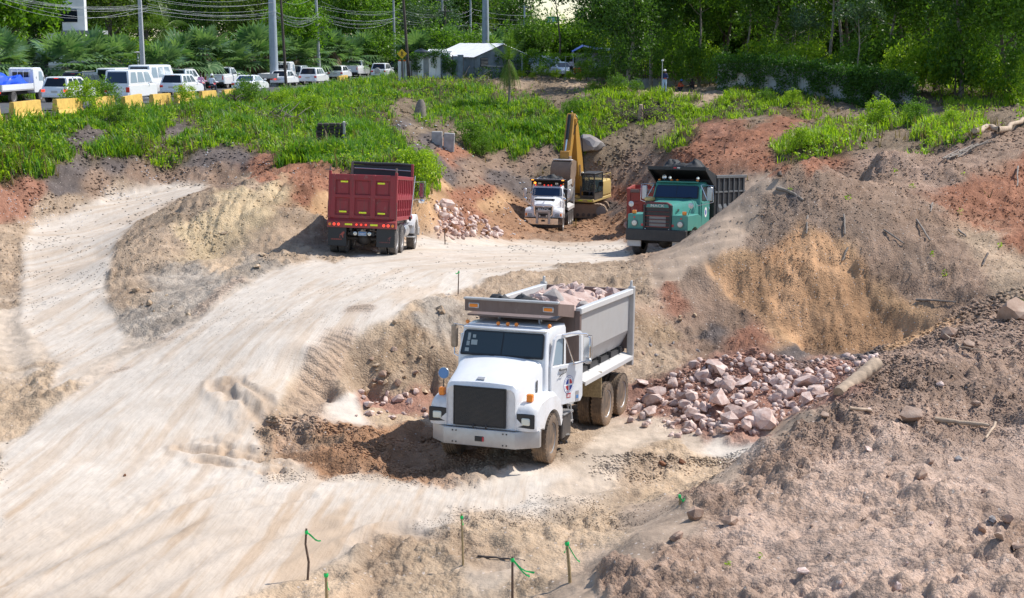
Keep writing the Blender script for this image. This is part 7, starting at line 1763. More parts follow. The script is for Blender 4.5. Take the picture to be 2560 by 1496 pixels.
# leaning stick at the pit edge and debris by the house
def stick(name, label, cat, a, b_, r, mat, wob=.0, seed=1, group=None, n=6):
 a, b_ = Vector(a), Vector(b_); rs = random.Random(seed); pts = []
 for k in range(n):
  t = k / (n - 1); p = a.lerp(b_, t); p += Vector((rs.uniform(-1, 1), rs.uniform(-1, 1), rs.uniform(-1, 1))) * wob * (1 if 0 < k < n - 1 else 0); pts.append(p)
 o = MB().tube(pts, [r * (1 - .35 * k / (n - 1)) for k in range(n)], 7).build(name, M[mat], None, 50)
 tag(o, label, cat, group); return o
a = hit(1592, 214, 110); stick('stick', 'tall bare stick leaning at the pit edge left of the surveyors', 'stick', a, atd(1577, 168, a.y), .06, 'wood_pale', .05, 3)
for k, (x0, y0, x1, y1) in enumerate(((1180, 205, 1230, 175), (1195, 204, 1215, 190), (1150, 205, 1175, 165), (1165, 160, 1190, 150), (1210, 205, 1245, 195), (1218, 202, 1228, 186), (1140, 203, 1160, 198), (1190, 195, 1192, 150))):
 a = hit(x0, y0, 115); stick('branch', 'cut branch lying in the brushwood before the tin-roofed house', 'branch', a, atd(x1, y1, a.y + .5), .035, 'wood_grey', .08, k, 'cut branches by the house')
# ---------------------------------------------------------------- trees
def limb_tree(h, r, seed, spread, nlimb, fork=.45, lean=0.0):
 """trunk with limbs -> MB and the limb tips"""
 rs = random.Random(seed); mb = MB(); tips = []
 pts = []; p = Vector((0, 0, -.4)); d = Vector((lean, rs.uniform(-.06, .06), 1)).normalized(); n = 9
 for k in range(n):
  pts.append(p.copy()); p = p + d * (h + .4) / (n - 1); d = (d + Vector((rs.uniform(-.13, .13), rs.uniform(-.13, .13), 0))).normalized()
 rad = [r * (1.25 if k == 0 else 1) * (1 - .72 * k / (n - 1)) for k in range(n)]
 mb.tube(pts, rad, 9)
 for k in range(nlimb):
  t = fork + (1 - fork) * (k + rs.random()) / nlimb; i = min(int(t * (n - 1)), n - 2); a = pts[i].lerp(pts[i + 1], t * (n - 1) - i)
  an = 2.4 * k + rs.uniform(-.4, .4); el = rs.uniform(.35, .9); L = spread * rs.uniform(.6, 1.05) * (1.15 - .5 * t)
  q = [a]; dd = Vector((math.cos(an) * math.cos(el), math.sin(an) * math.cos(el), math.sin(el)))
  for j in range(4): q.append(q[-1] + dd * L / 4); dd = (dd + Vector((rs.uniform(-.25, .25), rs.uniform(-.25, .25), rs.uniform(-.1, .25)))).normalized()
  r0 = rad[i] * .5; mb.tube(q, [r0, r0 * .8, r0 * .6, r0 * .42, r0 * .25], 6); tips += q[2:]
 tips.append(pts[-1])
 return mb, tips
def tree_meshes(key, h, r, spread, nlimb, rad, zc, nclump, per, leaf, cr, mat, bark, seed, fork=.45, lo=-.6, droop=0.0, lean=0.0):
 mb, tips = limb_tree(h, r, seed, spread, nlimb, fork, lean)
 tm = mb.mesh(key + '_trunk', M[bark], 60)
 C = surf_points(nclump, rad, seed, lo) + np.array((lean * zc, 0, zc))
 tp = np.array([tuple(t) for t in tips]); k = max(1, len(C) // 3)
 pick = np.random.default_rng(seed).integers(0, len(tp), k); C[:k] = C[:k] * .35 + tp[pick] * .65 
 V, F = leaf_cloud(C, np.full(len(C), cr), per, leaf, seed + 5, droop=droop)
 return tm, np_mesh(key + '_crown', V, F, M[mat])
SPEC = {
 'wood_a': tree_meshes('wood_a', 9.5, .20, 3.0, 9, (3.2, 3.0, 4.2), 8.0, 300, 22, .30, .60, 'leaf_dark', 'bark_pale', 3, .5),
 'wood_b': tree_meshes('wood_b', 8.5, .17, 2.8, 10, (3.0, 2.8, 4.6), 6.6, 340, 22, .26, .52, 'leaf_mid', 'bark', 8, .35),
 'wood_c': tree_meshes('wood_c', 10, .15, 2.2, 8, (2.4, 2.4, 3.6), 9.0, 200, 20, .30, .55, 'leaf_mid', 'bark_pale', 12, .6),
 'vined': tree_meshes('vined', 8, .22, 2.6, 8, (2.7, 2.5, 4.6), 5.0, 420, 24, .20, .5, 'leaf_dark', 'bark_pale', 17, .4, -.9, .5),
 'light': tree_meshes('light', 6.5, .10, 2.0, 7, (2.0, 1.8, 1.6), 6.3, 90, 20, .24, .42, 'leaf_haze', 'bark_pale', 21, .6, -.2),
 'broad': tree_meshes('broad', 7.5, .24, 3.4, 10, (4.2, 3.8, 3.8), 7.2, 420, 22, .34, .62, 'leaf_bright', 'bark', 25, .3, -.75),
 'olive': tree_meshes('olive', 9.5, .30, 4.2, 11, (5.2, 4.6, 5.0), 8.6, 520, 22, .32, .7, 'leaf_olive', 'bark', 31, .3, -.8),
 'dark': tree_meshes('dark', 10, .30, 4.2, 11, (5.4, 5.0, 5.4), 8.8, 560, 22, .34, .75, 'leaf_dark', 'bark', 37, .3, -.85),
 'mid': tree_meshes('mid', 9.5, .28, 4.0, 10, (5.0, 4.6, 5.0), 8.2, 520, 22, .34, .72, 'leaf_mid', 'bark', 41, .3, -.85),
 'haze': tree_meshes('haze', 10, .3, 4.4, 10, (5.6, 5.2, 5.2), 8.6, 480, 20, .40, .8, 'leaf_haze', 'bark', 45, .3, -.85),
 'bush': tree_meshes('bush', 2.0, .06, 1.3, 8, (1.9, 1.7, 1.5), 1.5, 170, 20, .17, .35, 'leaf_mid', 'bark', 49, .15, -.7),
 'bush_lit': tree_meshes('bush_lit', 1.6, .05, 1.1, 7, (1.5, 1.4, 1.2), 1.2, 130, 20, .15, .30, 'weed', 'bark', 53, .15, -.7),
 'umbrella': tree_meshes('umbrella', 8.5, .14, 3.2, 8, (4.6, 3.0, 1.5), 9.0, 110, 12, .42, .55, 'leaf_dark', 'bark', 57, .8, -.3),
}
def tree(spec, px, d, label, s=1.0, sz=1.0, group=None, base=None, name='tree', rot=None, cat='tree', lm=False):
 if lm: label = label + ', ' + where(px, s)
 x = gx(px, d); z = gz(x, d) if base is None else base
 T = empty(name, (x, d, z), (0, 0, random.uniform(0, 6.28) if rot is None else rot)); T.scale = (s, s, s * sz)
 link('trunk', SPEC[spec][0], T); link('crown', SPEC[spec][1], T)
 tag(T, label, cat, group); return T
LM = [(100, 'the flatbed truck with the blue load'), (230, 'the braking white SUV'), (340, 'the nearest white van'), (430, 'the concrete pole by the vans'), (520, 'the SUV with red tail lamps'), (600, 'the motorcyclists'), (680, 'the white sedan'), (740, 'the thick steel pole'), (830, 'the slim pale pole'), (920, 'the large white pickup'), (1010, 'the pedestrian sign'), (1080, 'the water tank'), (1140, 'the white shed'), (1240, 'the corrugated roof'), (1320, 'the small palm'), (1400, 'the yard van'), (1470, 'the orange cart'), (1540, 'the canopy'), (1600, 'the leaning stick'), (1680, 'the standing surveyor'), (1760, 'the slat fence'), (1830, 'the pale SUV roof'), (1920, 'the left third of the creeper wall'), (2040, 'the middle of the creeper wall'), (2150, 'the straight pale trunks'), (2280, 'the right end of the creeper wall'), (2380, 'the long curved trunk'), (2480, 'the upper right driftwood'), (9999, 'the right edge of the picture')]
_seen = {}
def where(px, s):
 t = next(b_ for a, b_ in LM if px < a); k = _seen.get(t, 0); _seen[t] = k + 1
 return ('taller' if s > 1.25 else 'lower') + ' one above ' + t
# the wood on the right
G = 'trees of the wood on the right'
for sp, px, d, s, lb in (
  ('vined', 1560, 128, 1.15, 'creeper-hung tree at the left end of the wood, right of the canopy'), ('wood_a', 1618, 133, 1.0, 'tree with a pale forked trunk rising behind the surveyors'), ('vined', 1675, 141, 1.1, 'creeper-hung tree behind the slat fence'),
  ('wood_c', 1735, 132, 1.05, 'slim pale-trunked tree rising in front of the slat fence'), ('wood_b', 1790, 142, 1.2, 'bushy tree behind the pale SUV roof'), ('wood_c', 1850, 131, 1.0, 'slim tree rising just left of the pale SUV roof'),
  ('wood_a', 1905, 127, .95, 'slender leaning tree right of the pale SUV roof'), ('vined', 1960, 133, 1.2, 'dark creeper-hung tree above the middle of the creeper wall'), ('light', 2120, 113, .95, 'small tree with pale blue-green leaf layers above the creeper wall'), ('light', 1990, 119, .8, 'smaller pale blue-green leaved tree left of its twin'),
  ('wood_c', 2052, 122, 1.1, 'first of the straight pale trunks in the middle of the wood'), ('wood_c', 2078, 124, 1.15, 'second of the straight pale trunks in the middle of the wood'), ('wood_b', 2110, 130, 1.25, 'bushy dark tree behind the straight pale trunks'), ('wood_a', 2190, 118, 1.0, 'tree with slanting trunk right of the pale blue-green leaves'),
  ('wood_b', 2240, 124, 1.2, 'bushy tree behind the right end of the creeper wall'), ('wood_b', 2310, 116, 1.1, 'bushy tree with hanging lit creepers right of the creeper wall'), ('wood_a', 2375, 109, 1.0, 'tree with long bare curved trunk near the right end of the wood'), ('vined', 2430, 114, 1.1, 'creeper-hung tree near the right end of the wood'),
  ('wood_b', 2490, 106, 1.1, 'lit bushy tree second from the right edge of the picture'), ('wood_b', 2550, 102, 1.15, 'lit bushy tree at the right edge of the picture')):
 tree(sp, px, d, lb, s, group=G)
rw = random.Random(3)
for k in range(22):
 px = 1540 + k * 50; tree(rw.choice(['wood_b', 'dark', 'mid', 'wood_b', 'olive']), px, rw.uniform(146, 170), 'dark tree deep in the wood', rw.uniform(1.0, 1.4), lm=True, group='trees deep in the wood')
for k in range(30):
 tree('bush', 1540 + k * 37, rw.uniform(172, 182), 'thicket shrub behind the wood', rw.uniform(2.2, 2.8), 1.3, lm=True, group='thicket at the back of the wood', name='shrub', cat='shrub')
for k in range(26):
 px = 1560 + k * 40; d = np.interp(px, [1540, 1800, 2100, 2300, 2600], [138, 125, 114, 108, 98]) + rw.uniform(.5, 5)
 tree(rw.choice(['bush', 'bush', 'bush_lit']) if px < 2250 else rw.choice(['bush', 'bush_lit', 'bush_lit']), px, d, 'undergrowth shrub', rw.uniform(.9, 1.5), rw.uniform(1.0, 1.6), lm=True, group='undergrowth of the wood', name='shrub', cat='shrub')
# shrubs along the yard
for k, (px, d, s, sp) in enumerate(((1302, 138.6, .35, 'bush_lit'), (1350, 138, .45, 'bush'), (1385, 138, .4, 'bush_lit'), (1418, 138, .4, 'bush_lit'), (1462, 138.5, .75, 'bush'), (1500, 138, .45, 'bush'), (1530, 137, .7, 'bush'), (1330, 138, .3, 'bush_lit'), (1445, 137.6, .35, 'bush_lit'))):
 tree(sp, px, d, 'weedy shrub growing along the yard fence', s, group='shrubs along the yard fence', name='shrub', cat='shrub')
# trees behind the street, left to right
for sp, px, d, s, sz, lb, bz in (
  ('broad', 70, 128, 1.15, 1.0, 'bright leafy tree in the upper left corner over the flatbed truck', 7.9), ('broad', -30, 122, 1.1, 1.0, 'bright leafy tree cut by the left edge of the picture', 7.9), ('olive', 300, 160, 1.15, 1.0, 'large olive-green tree left of the royal palm', 7.9), ('dark', 545, 175, 1.2, 1.0, 'large dark tree between the royal palm and the thick steel pole', 7.9), ('olive', 640, 168, .85, 1.1, 'yellowish tree just left of the thick steel pole', 7.9),
  ('broad', 762, 152, .82, .9, 'bright green tree right of the thick steel pole', 7.9), ('olive', 800, 205, 1.0, 1.0, 'olive tree behind the beige house', 8), ('mid', 900, 185, 1.12, .92, 'rounded green tree between the slim pale pole and the pedestrian sign', 8), ('mid', 1010, 205, 1.1, 1.0, 'green tree behind the leaning wooden pole', 8), ('haze', 1085, 195, .9, .75, 'low pale green tree behind the shed', 8),
  ('dark', 1160, 225, 1.25, 1.05, 'dark hazy tree above the corrugated roof', 8), ('haze', 1070, 260, 1.5, 1.0, 'far hazy tree behind the grey poles', 8), ('dark', 400, 215, 1.5, 1.0, 'far dark tree behind the royal palm', 8), ('mid', 180, 230, 1.3, .8, 'far green tree behind the white building', 8), ('dark', 700, 235, 1.6, 1.0, 'far dark tree behind the thick steel pole', 8), ('haze', 940, 262, 1.5, 1.0, 'far hazy tree above the round green tree', 8),
  ('dark', 1325, 165, .44, .9, 'dense dark bushy tree right of the small palm', 8.4), ('haze', 1275, 240, .8, .8, 'far hazy tree behind the small palm', 8.5), ('umbrella', 1392, 160, 1.0, 1.0, 'thin-trunked tree with flat spreading leafy top above the yard', 8.4), ('umbrella', 1330, 172, .9, 1.12, 'spreading leafy treetop hanging into the bright sky', 8.4), ('haze', 1480, 205, .75, .85, 'thin hazy tree in front of the bright sky', 8.6), ('wood_c', 1535, 170, 1.0, 1.0, 'slim tree between the bright sky and the wood', 8.5)):
 tree(sp, px, d, lb, s, sz, base=bz, group='trees behind the street')
for k in range(16):
 tree(rw.choice(['dark', 'mid', 'olive', 'dark']), -60 + k * 88, rw.uniform(215, 250), 'far tree behind the street', rw.uniform(1.0, 1.4), .9, lm=True, group='far tree belt', base=8)
for k in range(20):
 px = 1330 + k * 13 + rw.uniform(-5, 5); tree(rw.choice(['bush', 'bush', 'bush_lit']), px, rw.uniform(165, 178), 'brushwood shrub', rw.uniform(1.2, 1.8), rw.uniform(1.0, 1.5), lm=True, group='brushwood behind the yard', base=8.6, name='shrub', cat='shrub')
for k in range(34):
 px = -20 + k * 39; tree(rw.choice(['bush', 'bush', 'bush_lit']), px, rw.uniform(175, 205), 'hedge shrub', rw.uniform(1.4, 2.0), 1.0, lm=True, group='hedge beyond the street', base=7.9, name='shrub', cat='shrub')

# ---------------------------------------------------------------- palms
def fan_palm_meshes(seed, h=1.1, R=1.55, n=30, mat='palm_fan'):
 rs = random.Random(seed); V, F = [], []
 def quad(a, b_, c_, d_): i = len(V); V.extend([tuple(a), tuple(b_), tuple(c_), tuple(d_)]); F.append((i, i + 1, i + 2, i + 3))
 for k in range(n):
  an = k * 2.399 + rs.uniform(-.2, .2); el = math.radians(rs.choice([75, 60, 45, 30, 10, -10, -30])) + rs.uniform(-.15, .15)
  d = Vector((math.cos(an) * math.cos(el), math.sin(an) * math.cos(el), math.sin(el))); st = rs.uniform(.55, .95) * R * .55
  c = Vector((0, 0, h)) + d * st; side = d.cross(Vector((0, 0, 1))).normalized(); up = side.cross(d).normalized()
  quad(Vector((0, 0, h)) + side * .015, Vector((0, 0, h)) - side * .015, c - side * .012, c + side * .012)
  m = 15
  for j in range(m):
   t = (j / (m - 1) - .5) * math.radians(210); L = R * .62 * (1 - .25 * abs(t) / 1.8) * rs.uniform(.85, 1.1)
   dd = (d * math.cos(t) + side * math.sin(t)).normalized(); tip = c + dd * L * .92 + Vector((0, 0, -.22 * L * (1 - .4 * math.sin(el)))) + up * .05; mid = c + dd * L * .55
   w = dd.cross(up).normalized() * .06
   i = len(V); V.extend([tuple(c), tuple(mid + w), tuple(tip), tuple(mid - w)]); F.append((i, i + 1, i + 2, i + 3))
 crown = np_mesh('fan_crown', np.array(V), np.array(F), M[mat])
 tr = MB().tube([(0, 0, -.3), (.02, 0, h * .5), (0, 0, h)], [.17, .15, .13], 9).mesh('palm_trunk', M['bark'], 60)
 V, F = [], []
 for k in range(40):                                         # dry skirt
  an = k * 2.399; L = rs.uniform(.5, .9); a = Vector((math.cos(an) * .14, math.sin(an) * .14, h * .95)); b_ = a + Vector((math.cos(an) * .4, math.sin(an) * .4, -L)); s_ = Vector((-math.sin(an), math.cos(an), 0)) * .06
  i = len(V); V += [tuple(a - s_), tuple(a + s_), tuple(b_ + s_), tuple(b_ - s_)]; F.append((i, i + 1, i + 2, i + 3))
 return tr, crown, np_mesh('palm_skirt', np.array(V), np.array(F), M['palm_dry'])
FAN = [fan_palm_meshes(s, h, R) for s, h, R in ((1, 1.2, 1.7), (2, 1.5, 1.6), (3, 1.0, 1.8))]
fp = [(30, 103, 1.25, 'fan palm above the load of the blue-tarp truck'), (85, 112, 1.0, 'fan palm right of the leftmost palm'), (195, 112, 1.3, 'large fan palm above the braking white SUV'), (255, 116, 1.25, 'large fan palm behind the black SUV'), (325, 122, 1.1, 'fan palm above the nearest white van'), (430, 122, 1.15, 'fan palm right of the concrete pole behind the vans'), (475, 128, 1.25, 'fan palm above the white SUV with roof luggage'), (535, 130, 1.35, 'large fan palm above the motorcyclists'), (590, 134, 1.25, 'fan palm behind the pickup with black tailgate'), (650, 138, 1.5, 'tall fan palm left of the thick steel pole'), (690, 143, 1.35, 'fan palm hiding the foot of the thick steel pole'), (755, 150, 1.3, 'fan palm right of the dark wooden pole'), (800, 156, 1.25, 'fan palm at the foot of the slim pale pole'), (845, 162, 1.25, 'fan palm below the larger sign back'), (885, 172, 1.25, 'fan palm behind the large white pickup'), (925, 180, 1.3, 'fan palm left of the spare-wheel SUV'), (960, 188, 1.3, 'fan palm behind the spare-wheel SUV'), (1050, 176, 1.4, 'fan palm behind the black water tank'), (1090, 180, 1.35, 'fan palm behind the white shed'), (1130, 186, 1.4, 'fan palm left of the corrugated roof'), (1175, 188, 1.4, 'fan palm above the corrugated roof'), (1230, 186, 1.4, 'fan palm at the foot of the right thick steel pole'), (1290, 182, 1.2, 'fan palm behind the small palm tree')]
for k, (px, d, s, lb) in enumerate(fp):
 x = gx(px, d); T = empty('fan_palm', (x, d, gz(x, d) if d < 150 else 8.0), (0, 0, k * 1.7)); s *= 1.5; T.scale = (s, s, s); tag(T, lb, 'palm', 'fan palms behind the street')
 a, b_, c_ = FAN[k % 3]; link('trunk', a, T); link('crown', b_, T); link('dry_skirt', c_, T)
def feather_palm(label, loc, h, r, n, L, droop, mat, seed, el0=70, dry=0):
 rs = random.Random(seed); T = empty('palm_tree', loc); tag(T, label, 'palm')
 MB().tube([(0, 0, -.4), (.06, .02, h * .4), (.02, 0, h)], [r * 1.2, r, r * .75], 9).build('trunk', M['bark_pale'], T, 60)
 for k in range(n):
  an = k * 2.399 + rs.uniform(-.3, .3); el = math.radians(el0 - 12 * k if k < n // 3 else droop + 45 * (1 - k / n)) + rs.uniform(-.1, .1)
  V, F = [], []; p = Vector((.02, 0, h)); d = Vector((math.cos(an) * math.cos(el), math.sin(an) * math.cos(el), math.sin(el))); pts = []; m = 12
  for j in range(m + 1): pts.append(p.copy()); p = p + d * L / m; d = (d + Vector((0, 0, -.02 if k < n // 3 and n < 18 else -.11 - .05 * (k / n)))).normalized()
  for j in range(1, m + 1):
   t = j / m; a = pts[j]; dd = (pts[j] - pts[j - 1]).normalized(); s_ = dd.cross(Vector((0, 0, 1)))
   s_ = s_.normalized() if s_.length > 1e-3 else Vector((1, 0, 0))
   w = L * .23 * math.sin(math.pi * min(.95, .15 + t * .85)) + .08
   for sd in (-1, 1):
    for q in (0, .5):
     b0 = pts[j - 1].lerp(a, q); tip = b0 + s_ * sd * w + dd * w * .55 + Vector((0, 0, -w * .55)); i = len(V)
     V += [tuple(b0 - dd * .03), tuple(b0 + dd * .035), tuple(tip)]; F.append((i, i + 1, i + 2))
  fr = MB().add(V, F).build('frond', M[mat if k < n - dry else 'palm_dry'], T)
  MB().tube(pts, [.03 * (1 - .8 * j / m) + .004 for j in range(m + 1)], 4).build('rib', M['palm_green' if k < n - dry else 'palm_dry'], fr)
 return T
p = hit(1272, 268, 105)
feather_palm('small palm tree with drooping fronds standing alone before the tin-roofed house', p, 3.9, .10, 15, 2.6, -75, 'palm_green', 5, 88, 3)
feather_palm('tall feathery palm rising behind the concrete pole', (gx(440, 150), 150, 7.9), 5.2, .22, 20, 4.6, -50, 'palm_green', 9, 80)

# ---------------------------------------------------------------- buildings glimpsed behind the trees
c = (gx(140, 138), 138)
T = empty('building', (c[0], c[1], 7.8)); tag(T, 'white building with a pale column and dark opening behind the palms', 'building')
MB().box((1.3, .5, 2.4), (1.4, 1.0, 4.8)).build('column', M['wall_white'], T); MB().box((-.6, 1.4, 2.2), (2.4, .3, 4.4)).build('opening', M['dark_gap'], T)
MB().box((2.3, 3.4, 5.5), (2.2, .8, 11)).build('wall', M['wall_white'], T); MB().box((3.8, 1.5, 4.9), (3.6, 3, .35)).build('canopy', M['wall_grey'], T); MB().box((2.0, -.5, .9), (2.6, .3, 1.8)).build('low_wall', M['concrete'], T)
for z in (6.5, 9.0):
 for x in (1.9,): MB().box((x, 2.96, z), (1.6, .06, 1.2)).build('window', M['glass_dark'], T)
c = (gx(812, 190), 190)
T = empty('house', (c[0], c[1], 8.2)); tag(T, 'beige house half hidden behind the bright green tree', 'house')
MB().box((0, 4, 2.6), (7, 8, 5.2)).build('wall', M['wall_beige'], T); MB().box((.8, -.05, 1.3), (2.6, .12, 1.2)).build('window', M['glass_pale'], T); MB().box((0, 3.9, 5.35), (7.6, 8.6, .3)).build('roof', M['concrete'], T); MB().box((.8, -.3, .5), (3.4, .1, .6)).build('balcony', M['dark_gap'], T)
c = (gx(1245, 250), 250)
T = empty('building', (c[0], c[1], 8.5)); tag(T, 'distant pale tower building right of the thick steel pole', 'building')
MB().box((0, 3, 5), (5, 6, 11)).build('wall', M['wall_white'], T)
for z in (2, 4.4, 6.8, 9.2):
 for x in (-1.5, 0, 1.5): MB().box((x, -.03, z), (.8, .08, 1.1)).build('window', M['glass_dark'], T)

# ---------------------------------------------------------------- grass and weeds on the banks
def cell_weights(mask, lo=0, hi=1e9):
 ax_, ay_ = PX2[1:, :-1] - PX2[:-1, :-1], PY2[1:, :-1] - PY2[:-1, :-1]; bx_, by_ = PX2[:-1, 1:] - PX2[:-1, :-1], PY2[:-1, 1:] - PY2[:-1, :-1]
 area = np.clip(ax_ * by_ * -1 + ay_ * bx_, -1e9, 1e9); area = np.abs(np.where((ax_ * by_ - ay_ * bx_) > 0, (ax_ * by_ - ay_ * bx_), 0.0))
 inv = np.abs(ax_ * by_ - ay_ * bx_); area = np.where(FACING, inv, 0)
 w = area * mask[:-1, :-1]; w[(GY[:-1, :-1] < lo) | (GY[:-1, :-1] > hi)] = 0
 inframe = (PX2[:-1, :-1] > -120) & (PX2[:-1, :-1] < 2680) & (PY2[:-1, :-1] < 1600); return w * inframe
PX2, PY2 = to_px(GX, GY, GZ)
FACING = (PY2[1:, :-1] - PY2[:-1, :-1]) < 0
def scatter(w, n, seed):
 r = np.random.default_rng(seed); c = np.cumsum(w.ravel()); k = np.searchsorted(c, r.uniform(0, c[-1], n)); j, i = np.unravel_index(k, w.shape)
 fu, fy = r.uniform(0, 1, n), r.uniform(0, 1, n)
 y = ys[j] + (ys[j + 1] - ys[j]) * fy; u = us[i] + (us[i + 1] - us[i]) * fu; x = u * y
 return x, y, ground_z(x, y), j, i
def grass_mesh(name, w, n, blades, hmin, hmax, width, mat, seed):
 r = np.random.default_rng(seed); x, y, z, j, i = scatter(w, n, seed)
 k = blades; x, y, z = np.repeat(x, k), np.repeat(y, k), np.repeat(z, k); m = len(x)
 patch = np.clip(1 + .9 * fbm(x * .35, y * .35, 3, 5), .35, 1.6)
 x = x + r.normal(0, .10, m); y = y + r.normal(0, .10, m)
 h = r.uniform(hmin, hmax, m) * patch; a = r.uniform(0, 2 * np.pi, m); ln = r.uniform(.15, .9, m) * h; wd = width * r.uniform(.6, 1.3, m)
 dx, dy = np.cos(a), np.sin(a); b0 = np.stack([x, y, z - .04], 1); s = np.stack([-dy * wd, dx * wd, 0 * wd], 1)
 mid = b0 + np.stack([dx * ln * .35, dy * ln * .35, h * .62], 1); tip = b0 + np.stack([dx * ln, dy * ln, h * (1 - .25 * ln / h)], 1)
 V = np.stack([b0 - s, b0 + s, mid + s * .8, mid - s * .8, tip], 1).reshape(-1, 3); q = np.arange(m)[:, None] * 5
 F = np.concatenate([q + [0, 1, 2], q + [0, 2, 3], q + [3, 2, 4]], 1).reshape(-1, 3)
 return np_mesh(name, V, F, M[mat])
thin = np.clip(.5 + 1.5 * fbm(GX * .30, GY * .30, 4, 77), 0, 1.2)
gm = np.clip(GG * 1.25 - .22, 0, 1) * (.12 + thin ** 1.3) * (GY > 45)
o = link('grass', grass_mesh('grass', cell_weights(gm), 26000, 6, .22, .62, .030, 'grass', 1)); tag(o, 'bright tall grass covering the embankment', 'grass', kind='stuff')
o = link('grass', grass_mesh('grass', cell_weights(gm * (GX < 6)), 9000, 6, .3, .8, .028, 'grass_blue', 2)); tag(o, 'darker tall grass tufts on the embankment', 'grass', kind='stuff')
o = link('grass', grass_mesh('dry_grass', cell_weights(np.clip(GG * 1.5, 0, 1) * np.clip(1.2 - thin, .1, 1) * (GY > 45)), 3200, 5, .25, .8, .022, 'palm_dry', 3)); tag(o, 'dead straw-coloured stalks among the grass', 'grass', kind='stuff')
x, y, z, j, i = scatter(cell_weights(np.clip(GG * 1.3 - .1, 0, 1) * np.clip(1.1 - thin, .15, 1) * (GY > 45)), 5200, 4)
V, F = leaf_cloud(np.stack([x, y, z + rng.uniform(.05, .45, len(x))], 1), np.full(len(x), .26), 8, .15, 9, flat=.4)
o = link('weeds', np_mesh('weeds', V, F, M['weed'])); tag(o, 'broad-leaved weeds and creepers on the banks', 'weeds', kind='stuff')
# single bushes and weeds one can tell apart
for k, (px, py, s, sp, lb) in enumerate(((205, 275, .75, 'bush_lit', 'feathery bush in front of the braking white SUV'), (262, 268, .55, 'bush', 'small bush right of the feathery bush by the barriers'), (465, 262, .55, 'bush_lit', 'low bush in front of the barriers below the white SUV'), (300, 310, .4, 'bush', 'upright dark bush alone on the left grass slope'), (775, 300, .75, 'bush_lit', 'yellow-green bush right of the brushwood pile'), (700, 275, .6, 'bush_lit', 'leafy bush above the brushwood pile'), (620, 262, .6, 'bush', 'green bush behind the brushwood pile'), (1045, 470, .8, 'bush_lit', 'bush overhanging the bank corner right of the red truck'), (1062, 430, .5, 'bush_lit', 'yellow-green sapling on the bank corner right of the red truck'),
      (1480, 228, .38, 'bush_lit', 'bright bush on top of the mound above the boulder'), (1545, 225, .42, 'bush', 'dark bush on top of the mound left of the root ball'), (1590, 235, .38, 'bush', 'bush right of the mound top near the surveyors'), (1430, 290, .42, 'bush', 'bush left of the excavator boom tip'), (2000, 380, .6, 'bush_lit', 'yellow-green bush on the crest of the cut hill'), (1980, 262, .45, 'bush_lit', 'bright low bush in front of the creeper wall'), (1915, 262, .4, 'bush', 'low bush in front of the creeper wall, left of its bright neighbour'), (2290, 315, .5, 'bush', 'dark bush in the hollow beyond the cut hill'), (2380, 320, .45, 'bush_lit', 'lit bush in the hollow beyond the cut hill'), (2200, 315, .7, 'bush_lit', 'small lit bush left of the dark bush in the hollow'), (2450, 225, .6, 'bush_lit', 'bright bush at the foot of the wood near the right edge'), (2520, 235, .6, 'bush_lit', 'bright bush at the right edge of the picture'), (1180, 370, .7, 'bush', 'dark bush below the concrete slabs'), (1210, 395, .5, 'bush', 'small dark bush on the pit back wall'))):
 p = hit(px, py, 45); T = empty('bush', p, (0, 0, k * 1.3)); T.scale = (s, s, s); link('stem', SPEC[sp][0], T); link('foliage', SPEC[sp][1], T); tag(T, lb, 'bush')
# tiny seedlings on the bare hill
for k, (px, py) in enumerate(((1975, 480), (2280, 470), (2400, 540), (2120, 500), (2360, 690), (2560, 760), (2410, 440), (2240, 430), (2500, 620), (2330, 640), (1900, 1400), (1820, 1420))):
 p = hit(px, py, 14); V, F = leaf_cloud(np.array([[0, 0, .06]]), np.array([.12 if py < 1000 else .05]), 14, .09 if py < 1000 else .05, k, flat=.5)
 o = link('seedling', np_mesh('seedling', V, F, M['weed'])); o.location = p; tag(o, 'tiny green seedling sprouting from the bare earth', 'plant', 'seedlings on the bare earth')
# ---------------------------------------------------------------- rocks
def rock_mesh(key, seed, mat, sub=2, flat=.8, facet=.55):
 bm = bmesh.new(); bmesh.ops.create_icosphere(bm, subdivisions=sub, radius=.5); rs = random.Random(seed)
 planes = [(Vector((rs.gauss(0, 1), rs.gauss(0, 1), rs.gauss(0, 1))).normalized(), rs.uniform(.22, .40)) for _ in range(13)]
 for v in bm.verts:
  for n_, d in planes:
   q = v.co.dot(n_) - d
   if q > 0: v.co -= n_ * q * (facet + .4)
  v.co *= 1 + .16 * mnoise.noise(v.co * 3.2 + Vector((seed, 0, 0)))
  v.co.z *= flat
 me = bpy.data.meshes.new(key); bm.to_mesh(me); bm.free(); me.materials.append(M[mat])
 me.shade_smooth(); me.set_sharp_from_angle(angle=math.radians(18)); return me
ROCKS = {m_: [rock_mesh('rock', 10 * i + k, m_, 2 if k % 2 else 1, random.Random(k + i).uniform(.55, .95)) for k in range(7)] for i, m_ in enumerate(('limestone', 'soil_rock', 'tan_rock', 'mud_rock', 'grey_rock'))}
def rock(p, s, mat, label, group=None, sc=None, k=None, rs=random, sink=.22, rot=None):
 o = link('rock', ROCKS[mat][rs.randrange(7) if k is None else k]); sc = sc or (rs.uniform(.8, 1.3), rs.uniform(.75, 1.2), rs.uniform(.75, 1.1))
 o.scale = [s * c_ for c_ in sc]; o.location = (p[0], p[1], p[2] + s * sc[2] * (.5 - sink) * .7)
 o.rotation_euler = rot or (rs.uniform(-.5, .5), rs.uniform(-.5, .5), rs.uniform(0, 6.28)); tag(o, label, 'rock', group); return o
rr = random.Random(21)
